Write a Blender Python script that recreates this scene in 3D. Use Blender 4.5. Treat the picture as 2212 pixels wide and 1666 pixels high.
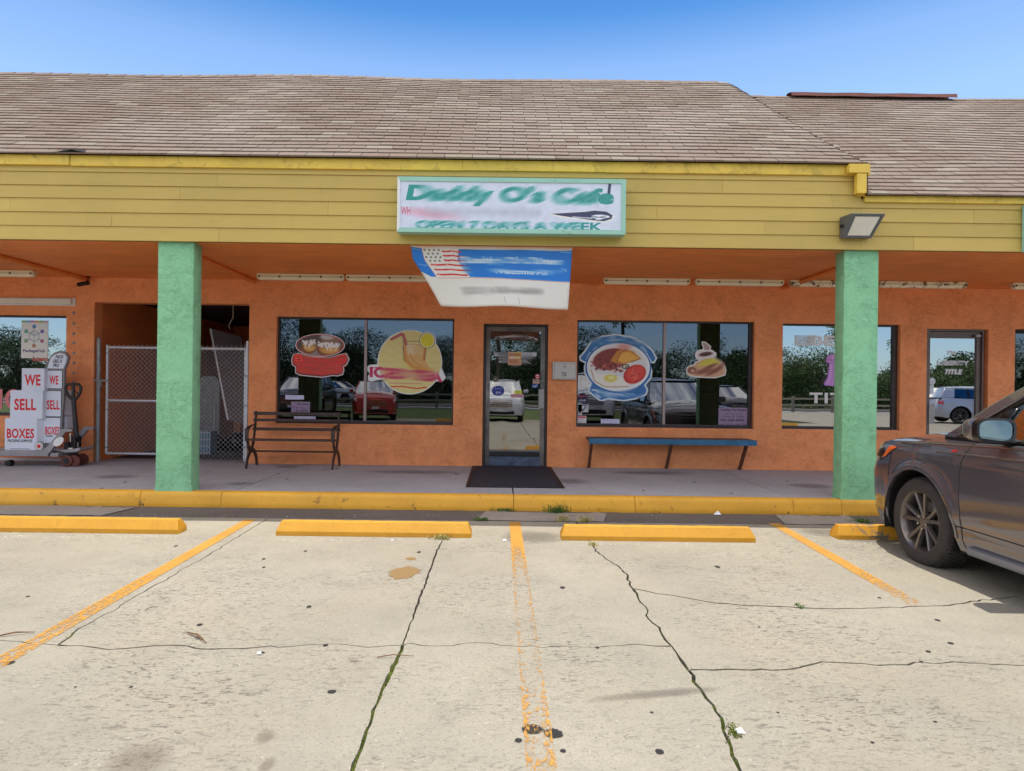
import bpy, math, random
import numpy as np
from mathutils import Matrix, Vector
random.seed(7); rng = np.random.RandomState(7)
R = math.radians
for o in list(bpy.data.objects): bpy.data.objects.remove(o)
SC = bpy.context.scene
COL = SC.collection

# ---------------------------------------------------------------- camera
F = 1420.0; CAMH = 1.435; ROLL = .0125; PU = 1075.0; PV = 834.0
cd = bpy.data.cameras.new('camera'); cam = bpy.data.objects.new('camera', cd); COL.objects.link(cam)
cd.sensor_width = 36; cd.lens = 36 * F / 2212; cd.shift_x = (1106 - PU) / 2212; cd.shift_y = (PV - 833) / 2212
cd.clip_start = .05; cd.clip_end = 2000
cam.matrix_world = Matrix.Translation((0, 0, CAMH)) @ Matrix.Rotation(R(90), 4, 'X') @ Matrix.Rotation(ROLL, 4, 'Z')
SC.camera = cam
# ---------------------------------------------------------------- light
SUN_EL, SUN_AZ = 80.5, 14.0
w = bpy.data.worlds.new('World'); SC.world = w; w.use_nodes = True
nt = w.node_tree; bg = nt.nodes['Background']
sky = nt.nodes.new('ShaderNodeTexSky'); sky.sky_type = 'NISHITA'; sky.sun_disc = False
sky.sun_elevation = R(SUN_EL); sky.sun_rotation = R(SUN_AZ)
sky.air_density = 1.0; sky.dust_density = .35; sky.ozone_density = 2.2

tc = nt.nodes.new('ShaderNodeTexCoord'); sx = nt.nodes.new('ShaderNodeSeparateXYZ'); nt.links.new(tc.outputs['Generated'], sx.inputs[0])
# zenith deepening of the clear blue, paler towards the horizon
zr = nt.nodes.new('ShaderNodeValToRGB'); el = zr.color_ramp.elements
el[0].position = .0; el[0].color = (.42, .52, .66, 1); el[1].position = .60; el[1].color = (.04, .20, .40, 1)
q = el.new(.36); q.color = (.62, .64, .70, 1); q = el.new(.432); q.color = (.50, .56, .60, 1); q = el.new(.49); q.color = (.19, .38, .52, 1)
nt.links.new(sx.outputs[2], zr.inputs[0])
mu = nt.nodes.new('ShaderNodeMix'); mu.data_type = 'RGBA'; mu.blend_type = 'MULTIPLY'; mu.inputs[0].default_value = 1
nt.links.new(sky.outputs[0], mu.inputs[6]); nt.links.new(zr.outputs[0], mu.inputs[7])
# cloud hinted by window reflections, added overhead and behind, brightened to fill the shade
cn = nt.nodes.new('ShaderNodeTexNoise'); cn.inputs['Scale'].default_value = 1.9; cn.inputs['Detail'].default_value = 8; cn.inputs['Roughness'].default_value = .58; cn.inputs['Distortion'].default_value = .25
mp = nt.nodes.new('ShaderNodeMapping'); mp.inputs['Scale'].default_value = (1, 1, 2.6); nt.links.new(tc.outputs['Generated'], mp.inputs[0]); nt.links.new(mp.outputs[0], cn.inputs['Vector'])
def mrange(x, a_, b_, c_=0., d_=1.):
    n = nt.nodes.new('ShaderNodeMapRange'); n.interpolation_type = 'SMOOTHSTEP'
    for i_, v_ in ((1, a_), (2, b_), (3, c_), (4, d_)): n.inputs[i_].default_value = v_
    nt.links.new(x, n.inputs[0]); return n.outputs[0]
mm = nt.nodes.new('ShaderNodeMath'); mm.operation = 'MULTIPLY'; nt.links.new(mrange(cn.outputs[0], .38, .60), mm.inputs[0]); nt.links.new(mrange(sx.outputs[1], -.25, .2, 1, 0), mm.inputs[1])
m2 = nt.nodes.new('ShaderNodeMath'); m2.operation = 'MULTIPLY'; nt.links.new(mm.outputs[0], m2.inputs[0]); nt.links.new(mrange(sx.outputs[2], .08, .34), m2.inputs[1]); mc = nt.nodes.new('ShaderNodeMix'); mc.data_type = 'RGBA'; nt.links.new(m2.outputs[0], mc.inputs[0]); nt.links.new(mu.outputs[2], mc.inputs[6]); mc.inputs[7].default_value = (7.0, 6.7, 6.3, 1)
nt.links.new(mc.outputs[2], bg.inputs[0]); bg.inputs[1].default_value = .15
sl = bpy.data.lights.new('sun', 'SUN'); sl.energy = 2.0; sl.angle = R(.5); sl.color = (1, .955, .88)
so = bpy.data.objects.new('sun', sl); COL.objects.link(so)
e, a = R(SUN_EL), R(SUN_AZ)
sd = Vector((math.sin(a) * math.cos(e), math.cos(a) * math.cos(e), math.sin(e)))
so.rotation_euler = sd.to_track_quat('Z', 'Y').to_euler(); so.location = (0, 0, 30)
SC.view_settings.view_transform = 'Standard'; SC.view_settings.look = 'None'
SC.view_settings.exposure = 1.2; SC.view_settings.gamma = 1
SC.render.resolution_x = 1024; SC.render.resolution_y = 771
SC.cycles.max_bounces = 12; SC.cycles.diffuse_bounces = 8; SC.cycles.transparent_max_bounces = 12

# ---------------------------------------------------------------- measuring helpers (photo readings -> places on real planes)
def P(u, v, Y):
    A = u - PU; B = v - PV; c, s = math.cos(ROLL), math.sin(ROLL)
    return ((A * c + B * s) * Y / F, Y, CAMH - (-A * s + B * c) * Y / F)
def G(u, v, z=0.0):
    A = u - PU; B = v - PV; c, s = math.cos(ROLL), math.sin(ROLL)
    D = -A * s + B * c; Y = (CAMH - z) * F / D
    return ((A * c + B * s) * Y / F, Y)
def RC(u0, v0, u1, v1, Y):
    um, vm = (u0 + u1) / 2, (v0 + v1) / 2
    return P(u0, vm, Y)[0], P(u1, vm, Y)[0], P(um, v1, Y)[2], P(um, v0, Y)[2]   # x0,x1,z0,z1

# ---------------------------------------------------------------- materials
def srgb(r, g, b):
    f = lambda c: (c / 255 / 12.92) if c / 255 <= .04045 else ((c / 255 + .055) / 1.055) ** 2.4
    return (f(r), f(g), f(b))
def mat_new(name):
    m = bpy.data.materials.new(name); m.use_nodes = True
    return m, m.node_tree, m.node_tree.nodes['Principled BSDF']
def N(nt, t, **k):
    n = nt.nodes.new(t)
    for a, b in k.items():
        if isinstance(a, str) and a in n.inputs.keys(): n.inputs[a].default_value = b
        else: setattr(n, a, b)
    return n
def noise(nt, co, scale, detail=6, rough=.6, dist=0, vec=None):
    n = nt.nodes.new('ShaderNodeTexNoise'); n.inputs['Scale'].default_value = scale
    n.inputs['Detail'].default_value = detail; n.inputs['Roughness'].default_value = rough; n.inputs['Distortion'].default_value = dist
    if vec:
        mp = nt.nodes.new('ShaderNodeMapping'); mp.inputs['Scale'].default_value = vec
        nt.links.new(co, mp.inputs[0]); co = mp.outputs[0]
    nt.links.new(co, n.inputs['Vector']); return n.outputs[0]
def ramp(nt, fac, lo, hi, a=0., b=1.):
    n = nt.nodes.new('ShaderNodeMapRange'); n.inputs[1].default_value = lo; n.inputs[2].default_value = hi
    n.inputs[3].default_value = a; n.inputs[4].default_value = b; nt.links.new(fac, n.inputs[0]); return n.outputs[0]
def mixc(nt, fac, c1, c2, blend='MIX'):
    n = nt.nodes.new('ShaderNodeMix'); n.data_type = 'RGBA'; n.blend_type = blend
    if hasattr(fac, 'links'): nt.links.new(fac, n.inputs[0])
    else: n.inputs[0].default_value = fac
    for i, c in ((6, c1), (7, c2)):
        if hasattr(c, 'links'): nt.links.new(c, n.inputs[i])
        else: n.inputs[i].default_value = (*c[:3], 1)
    return n.outputs[2]
def mathn(nt, op, x, y):
    n = nt.nodes.new('ShaderNodeMath'); n.operation = op
    for i, c in ((0, x), (1, y)):
        if hasattr(c, 'links'): nt.links.new(c, n.inputs[i])
        else: n.inputs[i].default_value = c
    return n.outputs[0]
def bump(nt, b, h, strength, dist):
    n = nt.nodes.new('ShaderNodeBump'); n.inputs['Strength'].default_value = strength; n.inputs['Distance'].default_value = dist
    nt.links.new(h, n.inputs['Height']); nt.links.new(n.outputs[0], b.inputs['Normal']); return n
def wpos(nt):
    return nt.nodes.new('ShaderNodeNewGeometry').outputs['Position']
def pm(name, c, rough=.6, metal=0., var=.12, scale=4, bmp=0., bscale=60, coat=0., spec=.5, dirt=None, dscale=3, dlo=.55, dhi=.7, vec=None):
    m, nt, b = mat_new(name); p = wpos(nt)
    n = noise(nt, p, scale, vec=vec)
    f = ramp(nt, n, .3, .7)
    col = mixc(nt, f, [x * (1 - var) for x in c], [min(1, x * (1 + var)) for x in c])
    if dirt: col = mixc(nt, ramp(nt, noise(nt, p, dscale, 8, .7, .6), dlo, dhi), col, dirt)
    nt.links.new(col, b.inputs['Base Color'])
    b.inputs['Roughness'].default_value = rough; b.inputs['Metallic'].default_value = metal
    b.inputs['Coat Weight'].default_value = coat; b.inputs['Coat Roughness'].default_value = .03; b.inputs['Specular IOR Level'].default_value = spec
    if bmp: bump(nt, b, noise(nt, p, bscale, 5), bmp, .01)
    return m
M = {}
def mk(key, *a, **k): M[key] = pm(key, *a, **k); return M[key]

# stucco (trowelled) walls
def stucco(name, c, c2, trowel=1.):
    m, nt, b = mat_new(name); p = wpos(nt)
    big = ramp(nt, noise(nt, p, 1.1, 5, .6), .3, .7); col = mixc(nt, big, c, c2)
    fine = ramp(nt, noise(nt, p, 14, 8, .7, 1.2), .35, .65); col = mixc(nt, fine, [x * .90 for x in c], col)
    # trowel scratches: thin bands of a distorted noise
    t = noise(nt, p, 3.6, 4, .6, 1.6, (1, 1, 2.2)); t2 = noise(nt, p, 7.5, 3, .5, 2.2, (.8, 1, 2.4))
    d = mathn(nt, 'ABSOLUTE', mathn(nt, 'SUBTRACT', t, .5), 0); d2 = mathn(nt, 'ABSOLUTE', mathn(nt, 'SUBTRACT', t2, .52), 0)
    l1 = ramp(nt, d, .0, .016, 1, 0); l2 = ramp(nt, d2, .0, .020, 1, 0)
    gate = ramp(nt, noise(nt, p, 3.1, 4), .44, .56)
    sc = mathn(nt, 'MULTIPLY', mathn(nt, 'MAXIMUM', l1, l2), gate)
    col = mixc(nt, mathn(nt, 'MULTIPLY', sc, .24), col, [x * .35 for x in c])
    # grime flecks
    fl = ramp(nt, noise(nt, p, 26, 6, .7, .8), .68, .74); col = mixc(nt, mathn(nt, 'MULTIPLY', fl, .35), col, [x * .4 for x in c])
    nt.links.new(col, b.inputs['Base Color']); b.inputs['Roughness'].default_value = .72
    h = mathn(nt, 'ADD', noise(nt, p, 9, 8, .65, 1.0), mathn(nt, 'MULTIPLY', sc, -.5 * trowel))
    bump(nt, b, h, .55, .022); return m
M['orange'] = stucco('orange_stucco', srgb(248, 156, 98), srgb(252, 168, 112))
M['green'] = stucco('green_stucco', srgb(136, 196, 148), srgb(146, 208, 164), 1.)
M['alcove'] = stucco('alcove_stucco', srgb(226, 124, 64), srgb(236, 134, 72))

def planks(name, c):
    m, nt, b = mat_new(name); p = wpos(nt)
    col = mixc(nt, ramp(nt, noise(nt, p, 1.5, 5), .3, .7), [x * .85 for x in c], [x * 1.15 for x in c])
    st = noise(nt, p, 3, 7, .7, .3, (.5, 9, 1)); col = mixc(nt, ramp(nt, st, .4, .75), col, [x * .7 for x in c])
    wear = mathn(nt, 'MULTIPLY', ramp(nt, noise(nt, p, 4, 6, .7, .2, (.35, 16, 1)), .70, .74), ramp(nt, noise(nt, p, 1.7, 3), .48, .6))
    col = mixc(nt, mathn(nt, 'MULTIPLY', wear, .6), col, srgb(214, 170, 140))
    nt.links.new(col, b.inputs['Base Color']); b.inputs['Roughness'].default_value = .6
    bump(nt, b, noise(nt, p, 3, 6, .6, 0, (.6, 22, 1)), .4, .01); return m
M['soffit'] = planks('soffit_paint', srgb(240, 142, 70))

def siding():
    m, nt, b = mat_new('yellow_clapboard'); p = wpos(nt)
    at = nt.nodes.new('ShaderNodeObjectInfo')
    c = srgb(194, 166, 86)
    rv = ramp(nt, at.outputs['Random'], 0, 1, .93, 1.05)
    col = mixc(nt, ramp(nt, noise(nt, p, 1.3, 5), .3, .7), [x * .94 for x in c], [x * 1.06 for x in c])
    hm = nt.nodes.new('ShaderNodeVectorMath'); hm.operation = 'SCALE'; nt.links.new(col, hm.inputs[0]); nt.links.new(rv, hm.inputs[3])
    col = mixc(nt, mathn(nt, 'MULTIPLY', ramp(nt, noise(nt, p, 5, 8, .7, .3, (.4, 1, 6)), .58, .72), .35), hm.outputs[0], srgb(150, 128, 58))
    col = mixc(nt, mathn(nt, 'MULTIPLY', ramp(nt, noise(nt, p, 2.2, 8, .7, .2, (3, 1, .35)), .60, .75), .3), col, srgb(168, 150, 60))
    nt.links.new(col, b.inputs['Base Color']); b.inputs['Roughness'].default_value = .62
    bump(nt, b, noise(nt, p, 8, 6, .6, 0, (.5, 1, 12)), .15, .006); return m
M['siding'] = siding()
mk('drip', srgb(226, 190, 74), .5, var=.14, scale=3, dirt=srgb(160, 136, 58), dscale=6, dlo=.52, dhi=.72)

def shingle_mat():
    m, nt, b = mat_new('asphalt_shingle'); p = wpos(nt)
    at = nt.nodes.new('ShaderNodeAttribute'); at.attribute_name = 'tone'; t = at.outputs['Fac']
    cr = nt.nodes.new('ShaderNodeValToRGB'); el = cr.color_ramp.elements
    el[0].position = 0; el[0].color = (*srgb(114, 94, 77), 1); el[1].position = 1; el[1].color = (*srgb(142, 130, 112), 1)
    for ps, c in ((.3, (119, 99, 83)), (.6, (123, 104, 87)), (.85, (125, 106, 88))):
        q = el.new(ps); q.color = (*srgb(*c), 1)
    nt.links.new(t, cr.inputs[0]); col = cr.outputs[0]
    g = noise(nt, p, 260, 2, .5); col = mixc(nt, ramp(nt, g, .3, .7, 0, .55), col, srgb(96, 76, 66))
    col = mixc(nt, ramp(nt, noise(nt, p, 330, 2, .5), .58, .7, 0, .6), col, srgb(205, 190, 172))
    col = mixc(nt, ramp(nt, noise(nt, p, .5, 5), .4, .7, 0, .28), col, srgb(170, 158, 150))
    nt.links.new(col, b.inputs['Base Color']); b.inputs['Roughness'].default_value = .9
    bump(nt, b, g, .4, .004); return m
M['shingle'] = shingle_mat()
mk('roof_felt', srgb(34, 30, 29), .95)
mk('ridge_metal', srgb(134, 84, 70), .6, var=.2)

def concrete(name, c, pits=1., warm=None, shells=1.):
    m, nt, b = mat_new(name); p = wpos(nt)
    col = mixc(nt, ramp(nt, noise(nt, p, .55, 6, .6), .3, .7), [x * .80 for x in c], [min(1, x * 1.1) for x in c])
    col = mixc(nt, ramp(nt, noise(nt, p, 2.4, 8, .65, .5), .5, .78, 0, .42), col, [c[0] * .55, c[1] * .55, c[2] * .55])
    if warm: col = mixc(nt, ramp(nt, noise(nt, p, .9, 5, .6, .4), .5, .7, 0, .5), col, warm)
    fine = noise(nt, p, 75, 4, .7); col = mixc(nt, ramp(nt, fine, .35, .7, 0, .5), col, [x * .58 for x in c]); col = mixc(nt, ramp(nt, noise(nt, p, 9, 8, .75, .6), .5, .7, 0, .35), col, [x * .6 for x in c])
    # pits: elongated little dark scrapes, in patches
    pt = noise(nt, p, 26, 5, .7, 1.1, (.7, 1.7, 1)); gate = ramp(nt, noise(nt, p, .8, 4, .6), .42, .60, .05, 1.)
    pit = mathn(nt, 'MULTIPLY', ramp(nt, pt, .55, .63), gate)
    pit2 = ramp(nt, noise(nt, p, 60, 3, .6), .60, .67)
    pit = mathn(nt, 'MAXIMUM', pit, mathn(nt, 'MULTIPLY', pit2, .5))
    col = mixc(nt, mathn(nt, 'MULTIPLY', pit, .7 * pits), col, [x * .3 for x in c])
    vo = nt.nodes.new('ShaderNodeTexVoronoi'); vo.inputs['Scale'].default_value = 34; nt.links.new(p, vo.inputs['Vector'])
    sh = ramp(nt, vo.outputs['Distance'], .10, .16, 1, 0); vr = nt.nodes.new('ShaderNodeSeparateColor'); nt.links.new(vo.outputs['Color'], vr.inputs[0])
    sh = mathn(nt, 'MULTIPLY', sh, ramp(nt, vr.outputs[0], .84, .88)); col = mixc(nt, mathn(nt, 'MULTIPLY', sh, .45 * shells), col, srgb(240, 236, 226))
    nt.links.new(col, b.inputs['Base Color']); b.inputs['Roughness'].default_value = .85
    bump(nt, b, mathn(nt, 'ADD', mathn(nt, 'MULTIPLY', fine, .5), mathn(nt, 'MULTIPLY', pit, -1.)), .5, .006); return m
M['lot'] = concrete('lot_concrete', srgb(164, 156, 138), 1.35, srgb(166, 152, 127), .7)
M['walk'] = concrete('sidewalk_concrete', srgb(178, 179, 186), .8, srgb(156, 156, 162), .2)
M['patch'] = concrete('gutter_patch_concrete', srgb(166, 156, 146), .8, None, .3)
M['asphalt'] = concrete('gutter_asphalt', srgb(112, 104, 98), 1., srgb(84, 76, 70), 1.2)
mk('soil', srgb(42, 36, 28), .95, var=.4, scale=30)
def paint(name, c, under, wlo, whi, scale=7, vec=None, attr=False):
    """worn paint over what lies below it; alpha by noise, optionally growing along the stripe"""
    m, nt, b = mat_new(name); p = wpos(nt)
    n = noise(nt, p, scale, 9, .72, .5, vec)
    if attr:
        at = nt.nodes.new('ShaderNodeAttribute'); at.attribute_name = 'wear'
        n = mathn(nt, 'ADD', n, at.outputs['Fac'])
        al = ramp(nt, n, .60, .69, .88, 0); nt.links.new(al, b.inputs['Alpha'])
        col = mixc(nt, ramp(nt, noise(nt, p, 3, 6), .35, .7), c, [x * .82 for x in c])
        col = mixc(nt, ramp(nt, noise(nt, p, 90, 3), .6, .7, 0, .4), col, under)
    else:
        col = mixc(nt, ramp(nt, noise(nt, p, 1.7, 6), .35, .7), c, [x * .85 for x in c])
        col = mixc(nt, ramp(nt, noise(nt, p, 9, 8, .7, .3, (1, 1, .5)), .56, .78, 0, .45), col, [x * .42 for x in c])
        col = mixc(nt, ramp(nt, noise(nt, p, 34, 6, .7), .60, .72, 0, .5), col, [x * .4 for x in c])
        col = mixc(nt, ramp(nt, n, wlo, whi), col, under)
        bump(nt, b, n, .5, .01)
    nt.links.new(col, b.inputs['Base Color']); b.inputs['Roughness'].default_value = .6; return m
M['stripe'] = paint('worn_yellow_stripe_paint', srgb(208, 150, 58), srgb(180, 160, 120), 0, 1, 34, (1.6, .7, 1), True)
M['curbpaint'] = paint('worn_yellow_curb_paint', srgb(232, 172, 54), srgb(84, 74, 58), .60, .68, 7)
M['stoppaint'] = paint('yellow_wheel_stop_paint', srgb(208, 150, 34), srgb(116, 112, 98), .66, .72, 9)
M['stopworn'] = paint('chipped_wheel_stop_paint', srgb(210, 150, 36), srgb(112, 106, 96), .55, .59, 5)
def spot(name, c, alpha=.7, lo=.45, hi=.6, scale=9, lo2=.72, hi2=1.05):
    m, nt, b = mat_new(name); p = wpos(nt); at = nt.nodes.new('ShaderNodeAttribute'); at.attribute_name = 'fade'
    n = noise(nt, p, scale, 6, .7, .4); s = mathn(nt, 'ADD', mathn(nt, 'MULTIPLY', n, .8), at.outputs['Fac'])
    al = ramp(nt, s, (.9 if alpha > .6 else .55), (1. if alpha > .6 else 1.15), 0, alpha); nt.links.new(al, b.inputs['Alpha'])
    b.inputs['Base Color'].default_value = (*c, 1); b.inputs['Roughness'].default_value = .8; return m
M['oil'] = spot('oil_stain', srgb(116, 100, 84), .30, scale=3)
M['wet'] = spot('brown_wet_stain', srgb(150, 118, 70), .75)
M['tar'] = spot('black_tar_mark', srgb(36, 34, 32), .95, scale=22)
M['grime'] = spot('grey_grime', srgb(90, 84, 76), .32, scale=5)
mk('moss', srgb(112, 124, 44), .95, var=.5, scale=30, bmp=1., bscale=80)
mk('weed', srgb(82, 112, 48), .8, var=.4, scale=20)
mk('weed_dry', srgb(170, 158, 96), .8, var=.3, scale=20)
mk('frame_dark', srgb(70, 62, 60), .45, .5, .2, 5)
mk('frame_bronze', srgb(108, 94, 88), .4, .6, .15, 5)
mk('door_alu', srgb(120, 114, 110), .38, .6, .35, 3, dirt=srgb(62, 60, 62), dscale=2.2, dlo=.48, dhi=.68)
mk('door_kick', srgb(104, 116, 138), .35, .6, .4, 4, dirt=srgb(60, 62, 74), dscale=4, dlo=.45, dhi=.65)
mk('mullion', srgb(160, 140, 134), .4, .4, .1, 4)
mk('black', srgb(20, 18, 20), .6); mk('blackgloss', srgb(18, 17, 19), .25)
mk('interior', srgb(46, 34, 32), .9, var=.3, scale=2); mk('floor_dark', srgb(60, 54, 50), .8)
mk('galv', srgb(200, 204, 208), .5, .35, .12, 9); mk('galv_dull', srgb(150, 152, 152), .55, .5, .2, 12)
mk('bench_metal', srgb(72, 58, 54), .5, .3, .2, 12, bmp=.3, bscale=40)
mk('bench_blue', srgb(44, 104, 140), .5, var=.2, scale=6, dirt=srgb(70, 66, 70), dscale=9, dlo=.66, dhi=.75)
mk('bench_top', srgb(92, 84, 86), .6, var=.25, scale=5); mk('rust', srgb(104, 66, 48), .7, .2, .35, 14)
mk('white', srgb(226, 226, 224), .5, var=.04); mk('box_white', srgb(214, 220, 232), .45, var=.05, scale=3)
mk('paper', srgb(232, 232, 236), .8, var=.05); mk('red', srgb(214, 26, 24), .5, var=.05); mk('black_print', srgb(24, 24, 26), .6)
mk('sign_frame', srgb(150, 196, 176), .4, var=.08, scale=3, dirt=srgb(110, 140, 90), dscale=7, dlo=.62, dhi=.75)
mk('fixture', srgb(236, 226, 196), .4, var=.06, scale=3, dirt=srgb(150, 120, 80), dscale=8, dlo=.66, dhi=.75)
mk('fixture_rusty', srgb(236, 226, 196), .4, var=.06, scale=3, dirt=srgb(140, 92, 46), dscale=11, dlo=.53, dhi=.6)
mk('lens', srgb(226, 220, 204), .25, var=.03); mk('clip', srgb(96, 86, 74), .5, .4)
mk('lamp_grey', srgb(98, 100, 100), .5, .3, .1, 6); mk('lamp_grey2', srgb(150, 154, 154), .45, .3, .1, 6)
mk('mat_rubber', srgb(40, 42, 56), .9, var=.2, scale=18, bmp=.6, bscale=90)
mk('steel', srgb(150, 146, 142), .4, .6, .15, 7); mk('jack_grey', srgb(150, 146, 148), .5, .2, .15, 5)
mk('jack_dark', srgb(48, 44, 46), .4, .3, .2, 6); mk('wheel_brown', srgb(92, 44, 32), .5, var=.2, scale=12)
mk('frame_grey', srgb(128, 124, 126), .6, var=.05); mk('mail_grey', srgb(196, 196, 190), .45, .1, .04, 4)
mk('rubber', srgb(58, 52, 49), .85, var=.16, scale=14, bmp=.3, bscale=120); mk('tread', srgb(66, 60, 56), .9, var=.2, scale=20)
mk('rim', srgb(116, 106, 100), .34, .7, .08, 5, coat=.3); mk('rim_dark', srgb(30, 28, 28), .5, .4); mk('chrome', srgb(210, 208, 205), .15, 1, .03)
mk('sill_alu', srgb(148, 152, 160), .4, .6, .08, 6); mk('amber', srgb(240, 104, 16), .2, var=.1, coat=.6); mk('lamp_clear', srgb(150, 154, 160), .15, .5, .1, coat=1.)
mk('plastic_dark', srgb(44, 42, 43), .6, var=.1)
mk('bark', srgb(92, 78, 62), .9, var=.3, scale=8); mk('fence_wood', srgb(150, 138, 118), .8, var=.2, scale=8)
mk('wood_orange', srgb(176, 110, 58), .7, var=.2, scale=8); mk('twig', srgb(116, 84, 54), .8, var=.3, scale=20)
mk('teal_bin', srgb(70, 130, 150), .5); mk('door_panel', srgb(112, 102, 98), .6, var=.1)
mk('cable', srgb(214, 200, 180), .6); mk('wire', srgb(24, 24, 24), .7)
def car_paint(name, c, metal=.55, rough=.3):
    m, nt, b = mat_new(name); p = wpos(nt)
    fl = noise(nt, p, 900, 1, .5); col = mixc(nt, ramp(nt, fl, .3, .7), [x * .8 for x in c], [min(1, x * 1.25) for x in c])
    col = mixc(nt, ramp(nt, noise(nt, p, 2.2, 7, .7), .5, .8, 0, .25), col, srgb(140, 132, 122))
    nt.links.new(col, b.inputs['Base Color']); b.inputs['Metallic'].default_value = metal; b.inputs['Roughness'].default_value = rough
    b.inputs['Coat Weight'].default_value = 1; b.inputs['Coat Roughness'].default_value = .04; return m
M['suv_paint'] = car_paint('grey_brown_metallic_paint', srgb(112, 108, 113), .6, .15)
M['red_paint'] = car_paint('red_orange_metallic_paint', srgb(196, 58, 32), .3)
M['white_paint'] = car_paint('white_car_paint', srgb(226, 226, 226), .0)
M['navy_paint'] = car_paint('dark_navy_paint', srgb(44, 46, 74), .4)
M['silver_paint'] = car_paint('silver_paint', srgb(178, 180, 190), .5)
M['black_paint'] = car_paint('dark_grey_paint', srgb(50, 50, 56), .4)
def glass(name, refl, tint, col=(1, 1, 1), rough=0.0, wav=.0):
    m = bpy.data.materials.new(name); m.use_nodes = True; nt = m.node_tree
    nt.nodes.remove(nt.nodes['Principled BSDF']); out = nt.nodes['Material Output']
    t = nt.nodes.new('ShaderNodeBsdfTransparent'); t.inputs[0].default_value = (*tint, 1)
    g = nt.nodes.new('ShaderNodeBsdfGlossy'); g.inputs['Color'].default_value = (*col, 1); g.inputs['Roughness'].default_value = rough
    x = nt.nodes.new('ShaderNodeMixShader')
    fr = nt.nodes.new('ShaderNodeFresnel'); fr.inputs[0].default_value = 1.5
    nt.links.new(mathn(nt, 'MINIMUM', mathn(nt, 'ADD', fr.outputs[0], refl), 1.), x.inputs[0])
    nt.links.new(t.outputs[0], x.inputs[1]); nt.links.new(g.outputs[0], x.inputs[2]); nt.links.new(x.outputs[0], out.inputs[0])
    if wav:
        bn = nt.nodes.new('ShaderNodeBump'); bn.inputs['Strength'].default_value = wav; bn.inputs['Distance'].default_value = .01
        nt.links.new(noise(nt, wpos(nt), 1.3, 2), bn.inputs['Height']); nt.links.new(bn.outputs[0], g.inputs['Normal'])
    return m
M['pane'] = glass('dark_tinted_window_glass', .10, (.22, .19, .19), (.9, .92, 1.), 0, .04)
M['pane_bright'] = glass('mirror_film_window_glass', .42, (.2, .2, .2), (.95, .95, .95), 0, .03)
M['pane_door'] = glass('door_glass', .26, (.25, .24, .24), (.95, .95, .92), 0, .12)
M['carglass'] = glass('car_window_glass', .12, (.55, .66, .66), (.9, .97, 1.))
M['darkglass'] = glass('dark_car_glass', .2, (.05, .05, .06))
M['mirror'] = glass('wing_mirror_glass', .10, (.06, .1, .12), (.6, .8, .84))

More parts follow.
